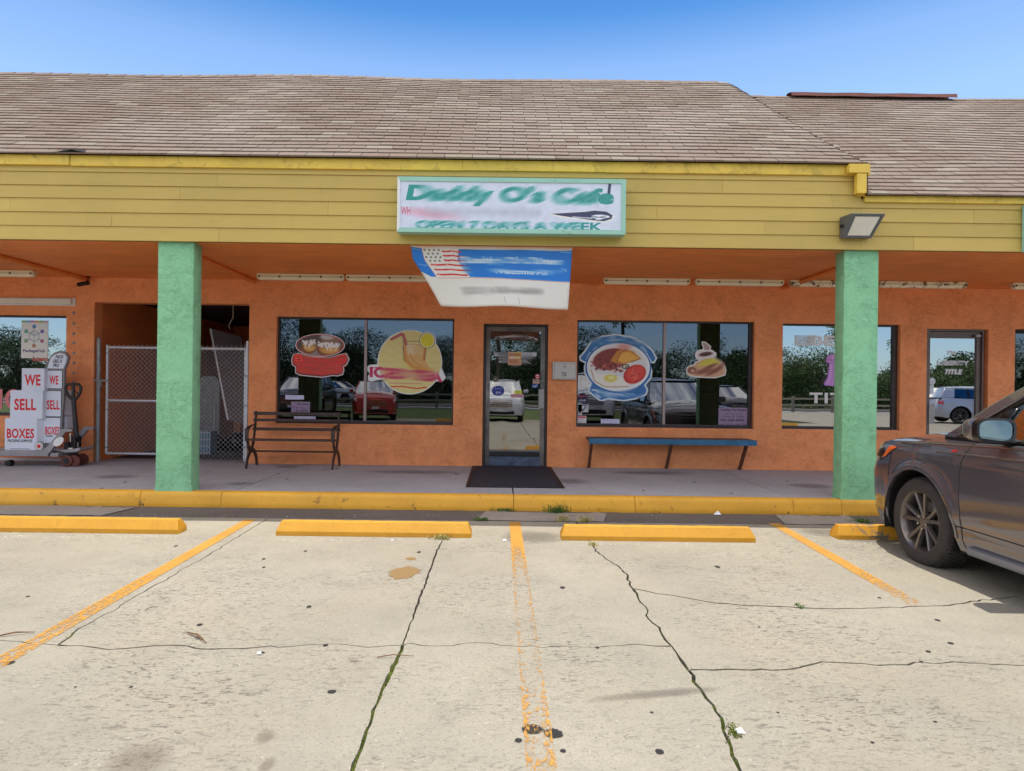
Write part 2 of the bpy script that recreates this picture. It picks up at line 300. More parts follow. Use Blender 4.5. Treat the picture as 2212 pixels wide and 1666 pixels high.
# ---------------------------------------------------------------- mesh helpers
class MB:
    def __init__(s): s.v = []; s.f = []; s.uv = None
    def add(s, vs, fs):
        n = len(s.v); s.v += [tuple(q) for q in vs]; s.f += [tuple(i + n for i in q) for q in fs]; return s
    def box(s, x0, x1, y0, y1, z0, z1):
        return s.add([(x0,y0,z0),(x1,y0,z0),(x1,y1,z0),(x0,y1,z0),(x0,y0,z1),(x1,y0,z1),(x1,y1,z1),(x0,y1,z1)],
                     [(0,3,2,1),(4,5,6,7),(0,1,5,4),(1,2,6,5),(2,3,7,6),(3,0,4,7)])
    def hexa(s, p):   # 8 corner points like box order
        return s.add(p, [(0,3,2,1),(4,5,6,7),(0,1,5,4),(1,2,6,5),(2,3,7,6),(3,0,4,7)])
    def prism(s, poly, a, b, axis='y'):
        n = len(poly)
        def mkp(p, t):
            return (p[0], t, p[1]) if axis == 'y' else ((t, p[0], p[1]) if axis == 'x' else (p[0], p[1], t))
        vs = [mkp(p, a) for p in poly] + [mkp(p, b) for p in poly]
        fs = [tuple(range(n))[::-1], tuple(range(n, 2 * n))] + [(i, (i + 1) % n, n + (i + 1) % n, n + i) for i in range(n)]
        return s.add(vs, fs)
    def tube(s, pts, r, n=8, flat=None):
        pts = [Vector(p) for p in pts]; k = len(pts); rr = r if isinstance(r, (list, tuple)) else [r] * k
        base = len(s.v); up = Vector((0, 0, 1))
        t0 = (pts[1] - pts[0]).normalized()
        if abs(t0.dot(up)) > .9: up = Vector((1, 0, 0))
        for i, p in enumerate(pts):
            t = (pts[min(i + 1, k - 1)] - pts[max(i - 1, 0)]).normalized()
            sx = t.cross(up).normalized(); sy = sx.cross(t).normalized()
            if abs(t.dot(up)) < .95: pass
            up = sy if sy.length > 0 else up
            for j in range(n):
                an = 2 * math.pi * (j + .5) / n; ca, sa = math.cos(an), math.sin(an)
                q = p + (sx * ca * (flat[0] if flat else 1) + sy * sa * (flat[1] if flat else 1)) * rr[i]
                s.v.append(tuple(q))
        for i in range(k - 1):
            for j in range(n):
                a_, b_ = base + i * n + j, base + i * n + (j + 1) % n
                s.f.append((a_, b_, b_ + n, a_ + n))
        s.f.append(tuple(base + j for j in range(n))[::-1]); s.f.append(tuple(base + (k - 1) * n + j for j in range(n)))
        return s
    def lathe(s, prof, c, axis='x', n=32):
        base = len(s.v); k = len(prof)     # prof: (offset along axis, radius)
        for i in range(n):
            an = 2 * math.pi * i / n
            for (t, r) in prof:
                a_, b_ = r * math.cos(an), r * math.sin(an)
                s.v.append((c[0] + t, c[1] + a_, c[2] + b_) if axis == 'x' else ((c[0] + a_, c[1] + t, c[2] + b_) if axis == 'y' else (c[0] + a_, c[1] + b_, c[2] + t)))
        for i in range(n):
            for j in range(k - 1):
                a_ = base + i * k + j; b_ = base + ((i + 1) % n) * k + j
                s.f.append((a_, b_, b_ + 1, a_ + 1))
        return s
    def grid(s, rows):
        m_ = len(rows[0]); vs = [p for r_ in rows for p in r_]
        return s.add(vs, [(i * m_ + j, i * m_ + j + 1, (i + 1) * m_ + j + 1, (i + 1) * m_ + j) for i in range(len(rows) - 1) for j in range(m_ - 1)])
    def build(s, name, mat, parent=None, smooth=False, bevel=0, local=False, kind=None, attr=None, uv=None, angle=40):
        me = bpy.data.meshes.new(name); me.from_pydata(s.v, [], s.f); me.update()
        if attr:
            a_ = me.attributes.new(attr[0], 'FLOAT', attr[2]); a_.data.foreach_set('value', attr[1])
        if uv:
            l = me.uv_layers.new(name='uv'); vi = np.zeros(len(me.loops), dtype=np.int32); me.loops.foreach_get('vertex_index', vi)
            l.data.foreach_set('uv', np.array(uv, dtype=np.float32)[vi].ravel())
        if smooth:
            me.shade_smooth()
            if angle: me.set_sharp_from_angle(angle=R(angle))
        o = bpy.data.objects.new(name, me); COL.objects.link(o)
        if mat: me.materials.append(M[mat] if isinstance(mat, str) else mat)
        if parent:
            o.parent = parent
            if not local: o.matrix_parent_inverse = parent.matrix_basis.inverted()
        if bevel:
            b = o.modifiers.new('bevel', 'BEVEL'); b.width = bevel; b.segments = 2; b.limit_method = 'ANGLE'
        if kind: o['kind'] = kind
        return o
def thing(name, label, cat, loc=(0, 0, 0), group=None, rz=0):
    o = bpy.data.objects.new(name, None); COL.objects.link(o); o.empty_display_size = .1
    o.matrix_basis = Matrix.Translation(loc) @ Matrix.Rotation(rz, 4, 'Z'); o['label'] = label; o['category'] = cat
    if group: o['group'] = group
    return o
def tag(o, label, cat, group=None):
    o['label'] = label; o['category'] = cat
    if group: o['group'] = group
    return o
def clone(root, dloc, label=None, group=None, rz=None, scale=None):
    r = root.copy(); COL.objects.link(r); r.location = Vector(dloc)
    if rz is not None: r.rotation_euler = (0, 0, rz)
    if scale: r.scale = scale
    if label: r['label'] = label
    if group: r['group'] = group
    for ch in root.children:
        c = ch.copy(); COL.objects.link(c); c.parent = r; c.matrix_parent_inverse = ch.matrix_parent_inverse.copy()
        for g_ in ch.children:
            d = g_.copy(); COL.objects.link(d); d.parent = c; d.matrix_parent_inverse = g_.matrix_parent_inverse.copy()
    return r
def lerp(tab, x):
    return float(np.interp(x, [t[0] for t in tab], [t[1] for t in tab]))
def smooth(x): x = max(0., min(1., x)); return x * x * (3 - 2 * x)
# ---- lettering
_tc = {}
def text_tris(s, bold=0.0, font_shear=0.0, spacing=1.0):
    key = (s, bold, font_shear, spacing)
    if key in _tc: return _tc[key]
    cu = bpy.data.curves.new('t', 'FONT'); cu.body = s; cu.size = 1; cu.offset = bold; cu.shear = font_shear; cu.space_character = spacing; cu.resolution_u = 3
    ob = bpy.data.objects.new('t', cu); COL.objects.link(ob); bpy.context.view_layer.update()
    me = bpy.data.meshes.new_from_object(ob.evaluated_get(bpy.context.evaluated_depsgraph_get()))
    me.calc_loop_triangles(); v = np.array([q.co[:2] for q in me.vertices]); t = [tuple(q.vertices) for q in me.loop_triangles]
    bpy.data.objects.remove(ob); bpy.data.curves.remove(cu); bpy.data.meshes.remove(me)
    v = (v - v.min(0)) / (v.max(0) - v.min(0)); _tc[key] = (v, t); return v, t
def lettering(s, x0, x1, z0, z1, y, mat, parent, bold=.0, shear=0., name='lettering', fn=None, spacing=1.):
    v, t = text_tris(s, bold, shear, spacing); m = MB()
    pts = [(x0 + a_ * (x1 - x0), y, z0 + b_ * (z1 - z0)) for a_, b_ in v]
    if fn: pts = [fn(*p) for p in pts]
    m.add(pts, [q for q in t]); return m.build(name, mat, parent)
# ---- printed artwork, drawn in code
class Canvas:
    def __init__(s, w_, h_, bg=None):
        s.w, s.h = w_, h_; s.rgb = np.ones((h_, w_, 3), np.float32); s.a = np.zeros((h_, w_), np.float32)
        if bg: s.rgb[:] = np.array(bg) / 255.; s.a[:] = 1
        s.X, s.Y = np.meshgrid(np.arange(w_) + .5, np.arange(h_) + .5)
    def put(s, m, c):
        m = np.clip(m, 0, 1).astype(np.float32); na = m + s.a * (1 - m); d = np.maximum(na, 1e-4)
        cc = (np.array(c, np.float32) / 255. if not isinstance(c, np.ndarray) else c)
        s.rgb = (cc * m[..., None] + s.rgb * (s.a * (1 - m))[..., None]) / d[..., None]
        s.rgb[na < 1e-3] = cc if not isinstance(c, np.ndarray) else 1; s.a = na
    def ell(s, cx, cy, rx, ry, c, soft=1.5, rot=0, op=1.):
        dx, dy = s.X - cx, s.Y - cy; ca, sa = math.cos(rot), math.sin(rot); x, y = dx * ca + dy * sa, -dx * sa + dy * ca
        d = (np.sqrt((x / rx) ** 2 + (y / ry) ** 2) - 1) * min(rx, ry); s.put(np.clip(.5 - d / soft, 0, 1) * op, c)
    def sdf(s, pts):
        n = len(pts); d = np.full(s.X.shape, 1e9); ins = np.zeros(s.X.shape, bool)
        for i in range(n):
            x1, y1 = pts[i]; x2, y2 = pts[(i + 1) % n]; ex, ey = x2 - x1, y2 - y1
            t = np.clip(((s.X - x1) * ex + (s.Y - y1) * ey) / (ex * ex + ey * ey + 1e-9), 0, 1)
            d = np.minimum(d, (s.X - x1 - ex * t) ** 2 + (s.Y - y1 - ey * t) ** 2)
            cond = ((y1 > s.Y) != (y2 > s.Y)); xi = (x2 - x1) * (s.Y - y1) / (y2 - y1 + 1e-12) + x1; ins ^= cond & (s.X < xi)
        d = np.sqrt(d); return np.where(ins, -d, d)
    def poly(s, pts, c, grow=0, soft=1.5, op=1.):
        s.put(np.clip(.5 - (s.sdf(pts) - grow) / soft, 0, 1) * op, c)
    def line(s, pts, w_, c, soft=1.5, op=1.):
        d = np.full(s.X.shape, 1e9)
        for (x1, y1), (x2, y2) in zip(pts[:-1], pts[1:]):
            ex, ey = x2 - x1, y2 - y1; t = np.clip(((s.X - x1) * ex + (s.Y - y1) * ey) / (ex * ex + ey * ey + 1e-9), 0, 1)
            d = np.minimum(d, (s.X - x1 - ex * t) ** 2 + (s.Y - y1 - ey * t) ** 2)
        s.put(np.clip(.5 - (np.sqrt(d) - w_ / 2) / soft, 0, 1) * op, c)
    def text(s, t, x0, y0, x1, y1, c, bold=0., shear=0., fn=None, spacing=1., op=1., soft=0, grow=0):
        v, tr = text_tris(t, bold, shear, spacing); p = np.stack([x0 + v[:, 0] * (x1 - x0), y1 - v[:, 1] * (y1 - y0)], 1)
        if fn: p = np.array([fn(*q) for q in p])
        m = np.zeros(s.X.shape, np.float32); SS = 2
        big = np.zeros((s.h * SS, s.w * SS), np.float32); p = p * SS
        for q in tr:
            a_, b_, c_ = p[q[0]], p[q[1]], p[q[2]]
            xl, xh = int(max(0, min(a_[0], b_[0], c_[0]) - 1)), int(min(s.w * SS, max(a_[0], b_[0], c_[0]) + 2))
            yl, yh = int(max(0, min(a_[1], b_[1], c_[1]) - 1)), int(min(s.h * SS, max(a_[1], b_[1], c_[1]) + 2))
            if xl >= xh or yl >= yh: continue
            X_, Y_ = np.meshgrid(np.arange(xl, xh) + .5, np.arange(yl, yh) + .5)
            e1 = (b_[0]-a_[0])*(Y_-a_[1])-(b_[1]-a_[1])*(X_-a_[0]); e2 = (c_[0]-b_[0])*(Y_-b_[1])-(c_[1]-b_[1])*(X_-b_[0]); e3 = (a_[0]-c_[0])*(Y_-c_[1])-(a_[1]-c_[1])*(X_-c_[0])
            i_ = ((e1 >= 0) & (e2 >= 0) & (e3 >= 0)) | ((e1 <= 0) & (e2 <= 0) & (e3 <= 0))
            big[yl:yh, xl:xh][i_] = 1
        m = big.reshape(s.h, SS, s.w, SS).mean((1, 3))
        if grow: m = np.clip(blur(m, grow) * 3, 0, 1)
        if soft: m = blur(m, soft)
        s.put(m * op, c)
    def smudge(s, x0, y0, x1, y1, dx, dy, n=9, edge=12):
        wn = np.clip((s.X - x0) / edge, 0, 1) * np.clip((x1 - s.X) / edge, 0, 1) * np.clip((s.Y - y0) / edge, 0, 1) * np.clip((y1 - s.Y) / edge, 0, 1)
        pr = s.rgb * s.a[..., None]; ap = np.zeros_like(pr); aa = np.zeros_like(s.a)
        for i in range(n):
            t = (i / (n - 1) - .5); sh = (int(round(dy * t)), int(round(dx * t)))
            ap += np.roll(pr, sh, (0, 1)); aa += np.roll(s.a, sh, (0, 1))
        ap /= n; aa /= n; wv = wn[..., None]; pr = pr * (1 - wv) + ap * wv; s.a = s.a * (1 - wn) + aa * wn
        ok = s.a > 1e-3; s.rgb[ok] = (pr[ok] / s.a[ok][:, None])
    def grain(s, amt, sc=6):
        g_ = blur(rng.randn(s.h, s.w).astype(np.float32), sc); g_ /= g_.std(); s.rgb = np.clip(s.rgb * (1 + amt * g_[..., None]), 0, 1)
    def image(s, name):
        im = bpy.data.images.new(name, s.w, s.h, alpha=True); im.alpha_mode = 'STRAIGHT'
        buf = np.ones((s.h, s.w, 4), np.float32); buf[..., :3] = np.clip(s.rgb, 0, 1); buf[..., 3] = s.a
        im.pixels.foreach_set(buf[::-1].ravel()); im.update(); im.pack(); return im
def blur(m, r):
    r = max(1, int(r))
    for ax in (0, 1):
        for _ in range(2):
            acc = np.zeros_like(m)
            for k in range(-r, r + 1): acc += np.roll(m, k, ax)
            m = acc / (2 * r + 1)
    return m
def print_mat(cv, name, rough=.5, bmp=0):
    m, nt, b = mat_new(name); im = cv.image(name)
    t = nt.nodes.new('ShaderNodeTexImage'); t.image = im; t.extension = 'EXTEND'
    nt.links.new(t.outputs[0], b.inputs['Base Color']); nt.links.new(t.outputs[1], b.inputs['Alpha']); b.inputs['Roughness'].default_value = rough
    return m
def decal(name, cv, u0, v0, u1, v1, Y, parent, label=None, rough=.4):
    x0, x1, z0, z1 = RC(u0, v0, u1, v1, Y); m = MB(); m.add([(x0, Y, z0), (x1, Y, z0), (x1, Y, z1), (x0, Y, z1)], [(0, 1, 2, 3)])
    o = m.build(name, print_mat(cv, name + '_print', rough), parent, uv=[(0, 0), (1, 0), (1, 1), (0, 1)])
    if label: o['label'] = label
    return o

# ================================================================ the setting
YW, YG, YC, YF, YE = 10.32, 10.42, 7.61, 7.56, 7.49
ZS, ZC, ZT = .171, 3.055, 4.025
def struct(o): o['kind'] = 'structure'; return o
gnd = MB(); gnd.add([(-600, -600, -.12), (600, -600, -.12), (600, 600, -.12), (-600, 600, -.12)], [(0, 1, 2, 3)])
mk('lawn', srgb(78, 92, 40), .95, var=.35, scale=1.2, bmp=.8, bscale=25); struct(gnd.build('ground', 'lawn'))
# soil bed under the lot slabs
struct(MB().box(-30, 30, -7.2, 7.0, -.10, -.022).build('soil_bed', 'soil'))
struct(MB().box(-30, 30, 6.985, YC + .02, -.08, -.004).build('gutter', 'asphalt'))
# ---- lot: concrete slabs separated by joints and cracks traced on the ground
def gp(pts, x0, y0, sc=.3895): return [G(x0 + p[0] * sc, y0 + p[1] * sc) for p in pts]
g1 = lambda p: gp(p, 0, 1017.5); g2 = lambda p: gp(p, 737.3, 1017.5); g3 = lambda p: gp(p, 1474.7, 1017.5)
EDGE = 6.98
V1 = g1([(1450,285),(1360,340),(1260,400),(1150,470),(1030,535),(900,615),(800,670),(700,725),(620,780),(520,830),(410,895),(350,945),(320,966)])
V2a = g2([(548,405),(512,490),(500,530),(470,610),(440,690),(400,800),(372,880),(340,965)])
V2b = g2([(340,965),(310,1040),(262,1140),(215,1250),(170,1370),(140,1440),(110,1540),(60,1666)])
V3a = g2([(1400,425),(1430,460),(1490,500),(1540,530),(1590,580),(1605,640),(1617,652)])
V3b = g2([(1617,652),(1640,680),(1660,730),(1700,770),(1690,800),(1730,845),(1770,890),(1800,940),(1832,972)])
V3c = g2([(1832,972),(1860,1010),(1893,1060)]) + g3([(30,1104)])
V3d = g3([(30,1104),(60,1170),(100,1210),(130,1260),(170,1300),(215,1370),(225,1440),(255,1500),(268,1530),(275,1580),(290,1600),(320,1666)])
V1 = [(V1[0][0], EDGE)] + V1; V2a = [(V2a[0][0] + .01, EDGE)] + V2a; V3a = [(V3a[0][0] - .02, EDGE)] + V3a
H1a = [(-30, 3.7), (-8, 3.72)] + g1([(0,940),(120,947),(250,960),(320,966)])
H1b = g1([(320,966),(440,968),(520,978),(600,990),(700,985),(850,970),(1040,970),(1080,982),(1130,988),(1240,985),(1350,985),(1500,970),(1600,975),(1700,965),(1893,960)]) + g2([(80,970),(150,978),(250,970),(340,965)])
H2 = g2([(340,965),(380,955),(450,968),(530,971),(620,968),(680,956),(740,952),(830,955),(880,966),(950,970),(1110,980),(1180,972),(1250,970),(1350,977),(1450,975),(1550,968),(1650,962),(1740,971),(1832,972)])
H3 = g2([(1617,652),(1680,663),(1750,680),(1830,688),(1893,700)]) + g3([(120,722),(210,735),(300,742),(400,745),(480,750),(640,758),(760,763),(900,762),(1020,760),(1150,755),(1300,750),(1480,745),(1550,735),(1600,722),(1730,710),(1893,695)])
H4 = g3([(30,1104),(100,1101),(230,1100),(380,1104),(500,1105),(600,1098),(680,1080),(770,1058),(860,1062),(1000,1068),(1080,1078),(1160,1074),(1250,1075),(1290,1060),(1400,1068),(1500,1058),(1650,1066),(1893,1078)])
H3 += [(30, H3[-1][1] + .5)]; H4 += [(30, H4[-1][1] - .2)]
V2b += [(V2b[-1][0], 1.0), (-.54, -7.2)]; V3d += [(V3d[-1][0] + .01, 1.0), (.92, -7.2)]
def rough(pl, seed, amp=.006, step=.05):
    rs = np.random.RandomState(seed); out = [pl[0]]
    for (x0, y0), (x1, y1) in zip(pl[:-1], pl[1:]):
        L_ = math.hypot(x1 - x0, y1 - y0)
        if L_ < 1e-4: continue
        n = max(1, int(min(L_, 8) / step))
        for i in range(1, n + 1):
            t = i / n; j = amp * rs.randn() if i < n else 0
            out.append((x0 + (x1 - x0) * t - (y1 - y0) / L_ * j, y0 + (y1 - y0) * t + (x1 - x0) / L_ * j))
    return out
def offs(pl, seed, g0, g1_):
    """left and right lips of a crack: the polyline moved half the gap to each side"""
    rs = np.random.RandomState(seed); n = len(pl); k = blur(rs.rand(1, n + 40), 3)[0][20:20 + n]; k = (k - k.min()) / (np.ptp(k) + 1e-6)
    L_, R_ = [], []
    for i, (x, y) in enumerate(pl):
        a_, b_ = pl[max(0, i - 1)], pl[min(n - 1, i + 1)]; dx, dy = b_[0] - a_[0], b_[1] - a_[1]; q = math.hypot(dx, dy) + 1e-9
        g_ = (g0 + (g1_ - g0) * k[i]) / 2 * (1 + .5 * (rs.rand() - .5)); L_.append((x - dy / q * g_, y + dx / q * g_)); R_.append((x + dy / q * g_, y - dx / q * g_))
    return L_, R_
CR = {}
for i, (nm, pl, a_, b_) in enumerate([('V1', V1, .006, .011), ('V2a', V2a, .008, .015), ('V2b', V2b, .013, .024), ('V3a', V3a, .007, .016), ('V3b', V3b, .007, .018), ('V3c', V3c, .009, .018), ('V3d', V3d, .012, .026),
                                     ('H1a', H1a, .008, .016), ('H1b', H1b, .009, .018), ('H2', H2, .008, .015), ('H3', H3, .009, .018), ('H4', H4, .010, .020)]):
    rr = rough(pl, 100 + i, .0035 if nm in ('V2a', 'V2b') else .007); CR[nm] = (rr, *offs(rr, 200 + i, a_, b_))
L = lambda n: CR[n][1]; RT = lambda n: CR[n][2]       # left of travel (V run toward the camera: left of travel = +x side)
rv = lambda p: p[::-1]
BK = -7.2
slabs = [
 [(-30, EDGE)] + RT('V1') + rv(L('H1a')),                                       # far left, behind the long crack
 L('V1') + L('H1b') + rv(RT('V2a')),
 RT('H1a') + RT('H1b') + RT('V2b') + [(-30, BK)],
 L('V2a') + L('H2') + rv(RT('V3b')) + rv(RT('V3a')),
 RT('H2') + RT('V3c') + RT('V3d') + rv(L('V2b')),
 L('V3a') + L('H3') + [(30, EDGE)],
 RT('H3') + rv(L('H4')) + rv(L('V3c')) + rv(L('V3b')),
 RT('H4') + [(30, BK)] + rv(L('V3d')),
]
from mathutils.geometry import tessellate_polygon
lot = struct(thing('parking_lot', '', '')); del lot['label']; del lot['category']
for pl in slabs:
    tri = tessellate_polygon([[Vector((x, y, 0)) for x, y in pl]]); m = MB(); n = len(pl)
    area = sum(pl[i][0] * pl[(i + 1) % n][1] - pl[(i + 1) % n][0] * pl[i][1] for i in range(n))
    dz = random.uniform(-.001, .001)
    vs = [(x, y, dz) for x, y in pl] + [(x, y, -.03) for x, y in pl]
    fs = []
    for t in tri:
        A_, B_, C_ = [pl[k] for k in t]; cr_ = (B_[0]-A_[0])*(C_[1]-A_[1])-(B_[1]-A_[1])*(C_[0]-A_[0])
        fs.append(tuple(t) if cr_ > 0 else tuple(t)[::-1])
    for i in range(n):
        j = (i + 1) % n; fs.append((i, i + n, j + n, j) if area > 0 else (j, j + n, i + n, i))
    m.add(vs, fs); m.build('concrete_slab', 'lot', lot)
# moss and dirt filling the joints
def moss_strip(pl, w_, h_, mat, name='moss', seed=0, y_hi=99, keep=1.):
    rs = np.random.RandomState(seed); m = MB(); q = rough(pl, seed, .004, .02)
    for (x, y) in q:
        if y > y_hi or rs.rand() > keep or y < 1.2: continue
        for _ in range(3):
            px, py = x + rs.randn() * w_ * .35, y + rs.randn() * .008; r_ = w_ * rs.uniform(.25, .5); z = -.018 + h_ * (.35 + .65 * rs.rand())
            k = 6; an = rs.rand() * 6
            vs = [(px + r_ * math.cos(an + 6.283 * i / k) * rs.uniform(.7, 1.2), py + r_ * math.sin(an + 6.283 * i / k) * rs.uniform(.7, 1.2), -.02) for i in range(k)] + [(px, py, z)]
            m.add(vs, [(i, (i + 1) % k, k) for i in range(k)])
    o = m.build(name, mat, lot); o['kind'] = 'stuff'; return o
moss_strip(V2b[:-1], .022, .026, 'moss', seed=3)
moss_strip([V2a[-3], V2a[-2], V2a[-1]], .014, .022, 'moss', seed=4, keep=.7)
moss_strip(V3d[:-1], .018, .026, 'moss', seed=5, keep=.7); moss_strip(V3a + V3b + V3c, .012, .022, 'moss', seed=6, keep=.28)
moss_strip(H4[:9], .012, .026, 'moss', seed=7, keep=.6); moss_strip(H4[9:-1], .01, .02, 'moss', seed=8, keep=.2)
moss_strip(H1b[-4:], .012, .022, 'moss', seed=9, keep=.6); moss_strip(V1[-3:-1], .02, .03, 'moss', seed=10, keep=.9)
hole = g3([(215,1370),(260,1400),(300,1420),(320,1450),(300,1490),(260,1500),(230,1450)])
moss_strip(hole + [hole[0], hole[3], hole[5]], .022, .030, 'moss', seed=11, keep=.6); moss_strip([hole[0], hole[2], hole[4], hole[1], hole[5]], .05, .026, 'soil', 'dirt', seed=12)
# ---- worn painted stripes and stains (thin films 2 mm above the slab)
def film(pl_left, pl_right, mat, name, wearf, parent=lot, z=.003):
    n = len(pl_left); m = MB(); vs = []; wr = []
    for (a_, b_) in zip(pl_left, pl_right):
        for t in (0, .33, .66, 1): vs.append((a_[0] + (b_[0] - a_[0]) * t, a_[1] + (b_[1] - a_[1]) * t, z)); wr.append(wearf(vs[-1][1], t))
    fs = [(i * 4 + j, i * 4 + j + 1, (i + 1) * 4 + j + 1, (i + 1) * 4 + j) for i in range(n - 1) for j in range(3)]
    m.add(vs, fs); return m.build(name, mat, parent, attr=('wear', wr, 'POINT'))
def stripe(p0, p1, w_, wearf):
    n = 60; dx, dy = p1[0] - p0[0], p1[1] - p0[1]; q = math.hypot(dx, dy); nx, ny = -dy / q * w_ / 2, dx / q * w_ / 2
    A_ = [(p0[0] + dx * i / n - nx, p0[1] + dy * i / n - ny) for i in range(n + 1)]; B_ = [(p0[0] + dx * i / n + nx, p0[1] + dy * i / n + ny) for i in range(n + 1)]
    return film(A_, B_, 'stripe', 'painted_stripe', wearf)
stripe(G(541, 1123), G(-8, 1436), .115, lambda y, t: lerp([(3.3, .15), (3.9, .15), (4.6, .09), (5.3, -.02), (6.2, -.3)], y) + (-.04 if t in (0, 1) else 0))
stripe(G(-8, 1436), G(-260, 1580), .115, lambda y, t: .2)
stripe(G(1112, 1128), G(1168, 1640), .115, lambda y, t: lerp([(2.4, .25), (2.8, .21), (3.2, .27), (4.0, .27), (4.8, .28), (5.4, .19), (5.9, .10), (6.05, -.3), (6.7, -.3)], y) + (-.10 if t in (0, 1) else .0))
stripe(G(1168, 1640), (.18, 1.2), .115, lambda y, t: .17)
stripe(G(1672, 1131), G(1985, 1310), .115, lambda y, t: lerp([(4.3, .22), (4.9, .13), (5.4, .04), (5.9, -.15), (6.5, -.3)], y))
stripe(G(-800, 1128), G(-1400, 1420), .115, lambda y, t: .0)
def blot(u, v, ru, rv_, mat, name='stain', z=.0022, z0=0., rot=0):
    x, y = G(u, v, z0); dcy = CAMH - z0; rx = ru * y / F; ry = rv_ * y * y / (F * dcy)
    m = MB(); k = 16; vs = [(x, y, z0 + z)]; fd = [1.]
    for ring, f_ in ((.5, .6), (1, 0)):
        for i in range(k):
            an = 6.283 * i / k; a_, b_ = rx * ring * math.cos(an), ry * ring * math.sin(an)
            vs.append((x + a_ * math.cos(rot) - b_ * math.sin(rot), y + a_ * math.sin(rot) + b_ * math.cos(rot), z0 + z)); fd.append(f_)
    fs = [(0, 1 + i, 1 + (i + 1) % k) for i in range(k)] + [(1 + i, 1 + k + i, 1 + k + (i + 1) % k, 1 + (i + 1) % k) for i in range(k)]
    m.add(vs, fs); return m.build(name, mat, lot if z0 < .1 else walk, attr=('fade', fd, 'POINT'))
blot(872, 1238, 58, 26, 'wet'); blot(887, 1207, 20, 6, 'wet')
blot(300, 1645, 95, 55, 'oil'); blot(572, 1592, 28, 22, 'oil'); blot(577, 1655, 22, 26, 'oil'); blot(1420, 1500, 200, 12, 'grime', rot=.2)
blot(1150, 1576, 42, 20, 'tar'); blot(1195, 1585, 38, 20, 'tar'); blot(1120, 1600, 14, 9, 'tar'); blot(1424, 1624, 18, 11, 'tar'); blot(1216, 1623, 12, 7, 'tar')
for u, v, s_ in [(432,1350,9),(717,1495,13),(703,1395,9),(565,1411,9),(668,1311,8),(1215,1270,8),(1290,1400,6),(1333,1381,0),(20,1433,14),(283,1485,6),(905,1193,6),(1550,1225,8),(2025,1340,7),(2053,1390,8),(1408,1540,6),
                 (570,1208,5),(570,1226,5),(660,1191,5),(1900,1292,5),(2005,1408,8),(2330,1560,8),(1640,1355,4),(1680,1540,5),(2020,1560,6),(1885,1605,7),(163,1485,4),(60,1289,5),(380,1180,5),(1990,1430,6)]:
    if s_: blot(u, v, s_ * 1.25, s_ * .55, 'tar', z=.0026)
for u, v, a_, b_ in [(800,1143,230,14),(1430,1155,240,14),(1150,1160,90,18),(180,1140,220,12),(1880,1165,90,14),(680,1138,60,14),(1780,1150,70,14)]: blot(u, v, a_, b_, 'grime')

# ---- sidewalk slabs and curb stones
walk = struct(thing('sidewalk', '', '')); del walk['label']; del walk['category']
jx = [-16, -13.6, -10.4, -7.28, -3.06, .20, 3.45, 6.75, 10, 13.2, 16]
for a_, b_ in zip(jx[:-1], jx[1:]):
    MB().box(a_ + .008, b_ - .008, YC + .085, YW + .5, .02, ZS + random.uniform(-.0015, .0015)).build('sidewalk_slab', 'walk', walk, bevel=.004)
MB().box(-16, 16, YC + .09, YW + .45, -.05, ZS - .02).build('sidewalk_bed', 'soil', walk)
curb = struct(thing('curb', '', '')); del curb['label']; del curb['category']
cj = [-16, -12.5, -9.3, -6.1, -4.1, -3.17, .20, 1.6, 3.42, 3.98, 4.45, 6.7, 9.8, 13, 16]
for a_, b_ in zip(cj[:-1], cj[1:]):
    m = MB(); n = max(2, int((b_ - a_) / .12)); rows = []
    for i in range(n + 1):
        x = a_ + .003 + (b_ - a_ - .006) * i / n; j = lambda s_: random.uniform(-s_, s_)
        y0 = YF + .005
        rows.append([(x, y0 + .03 + j(.006), -.06), (x, y0 - .004 + j(.012), .0), (x, y0 + j(.006), .05), (x, y0 + .008 + j(.003), .12), (x, y0 + .02, .158), (x, y0 + .04, ZS - .001), (x, YC + .088, ZS + .001), (x, YC + .088, -.06)])
    m.grid(rows); m.f = [tuple(reversed(f_)) for f_ in m.f]; k = 8; e_ = len(rows) * k
    m.f.append(tuple(range(k))); m.f.append(tuple(range(e_ - k, e_))[::-1]); m.build('curb_stone', 'curbpaint', curb, smooth=True, angle=50)
# gutter: a pale worn concrete apron over the asphalt in places
for u0, u1 in [(-400, 130), (60, 232), (1030, 1290), (1650, 1800)]:
    xa, ya = G(u0, 1110); xb, yb = G(u1, 1110)
    m = MB(); n = 14; A_ = [(xa + (xb - xa) * i / n, 6.99 + random.uniform(0, .03)) for i in range(n + 1)]; B_ = [(xa + (xb - xa) * i / n + .1, YF - .02 - random.uniform(.0, .1)) for i in range(n + 1)]
    m.grid([[(p[0], p[1], .003), (q[0], q[1], .004)] for p, q in zip(A_, B_)]); m.f = [tuple(reversed(f_)) for f_ in m.f]
    o = m.build('gutter_apron', 'patch', lot)
def walkblot(u, v, a_, b_, mat): return blot(u, v, a_, b_, mat, z0=ZS + .0015)
for u, v, a_, b_ in [(1400,1022,120,5),(1230,1040,60,8),(620,1008,40,4),(900,1020,140,6),(1750,1050,60,8),(250,1030,60,6),(520,1045,40,5)]: walkblot(u, v, a_, b_, 'grime')
for u, v in [(728,1012),(702,1015),(985,1024),(1030,1026),(270,1042),(220,1055),(620,1035),(1500,1042),(1580,1066),(1390,1060),(1700,1040),(600,1024),(450,1020)]: walkblot(u, v, 5, 1.6, 'tar')

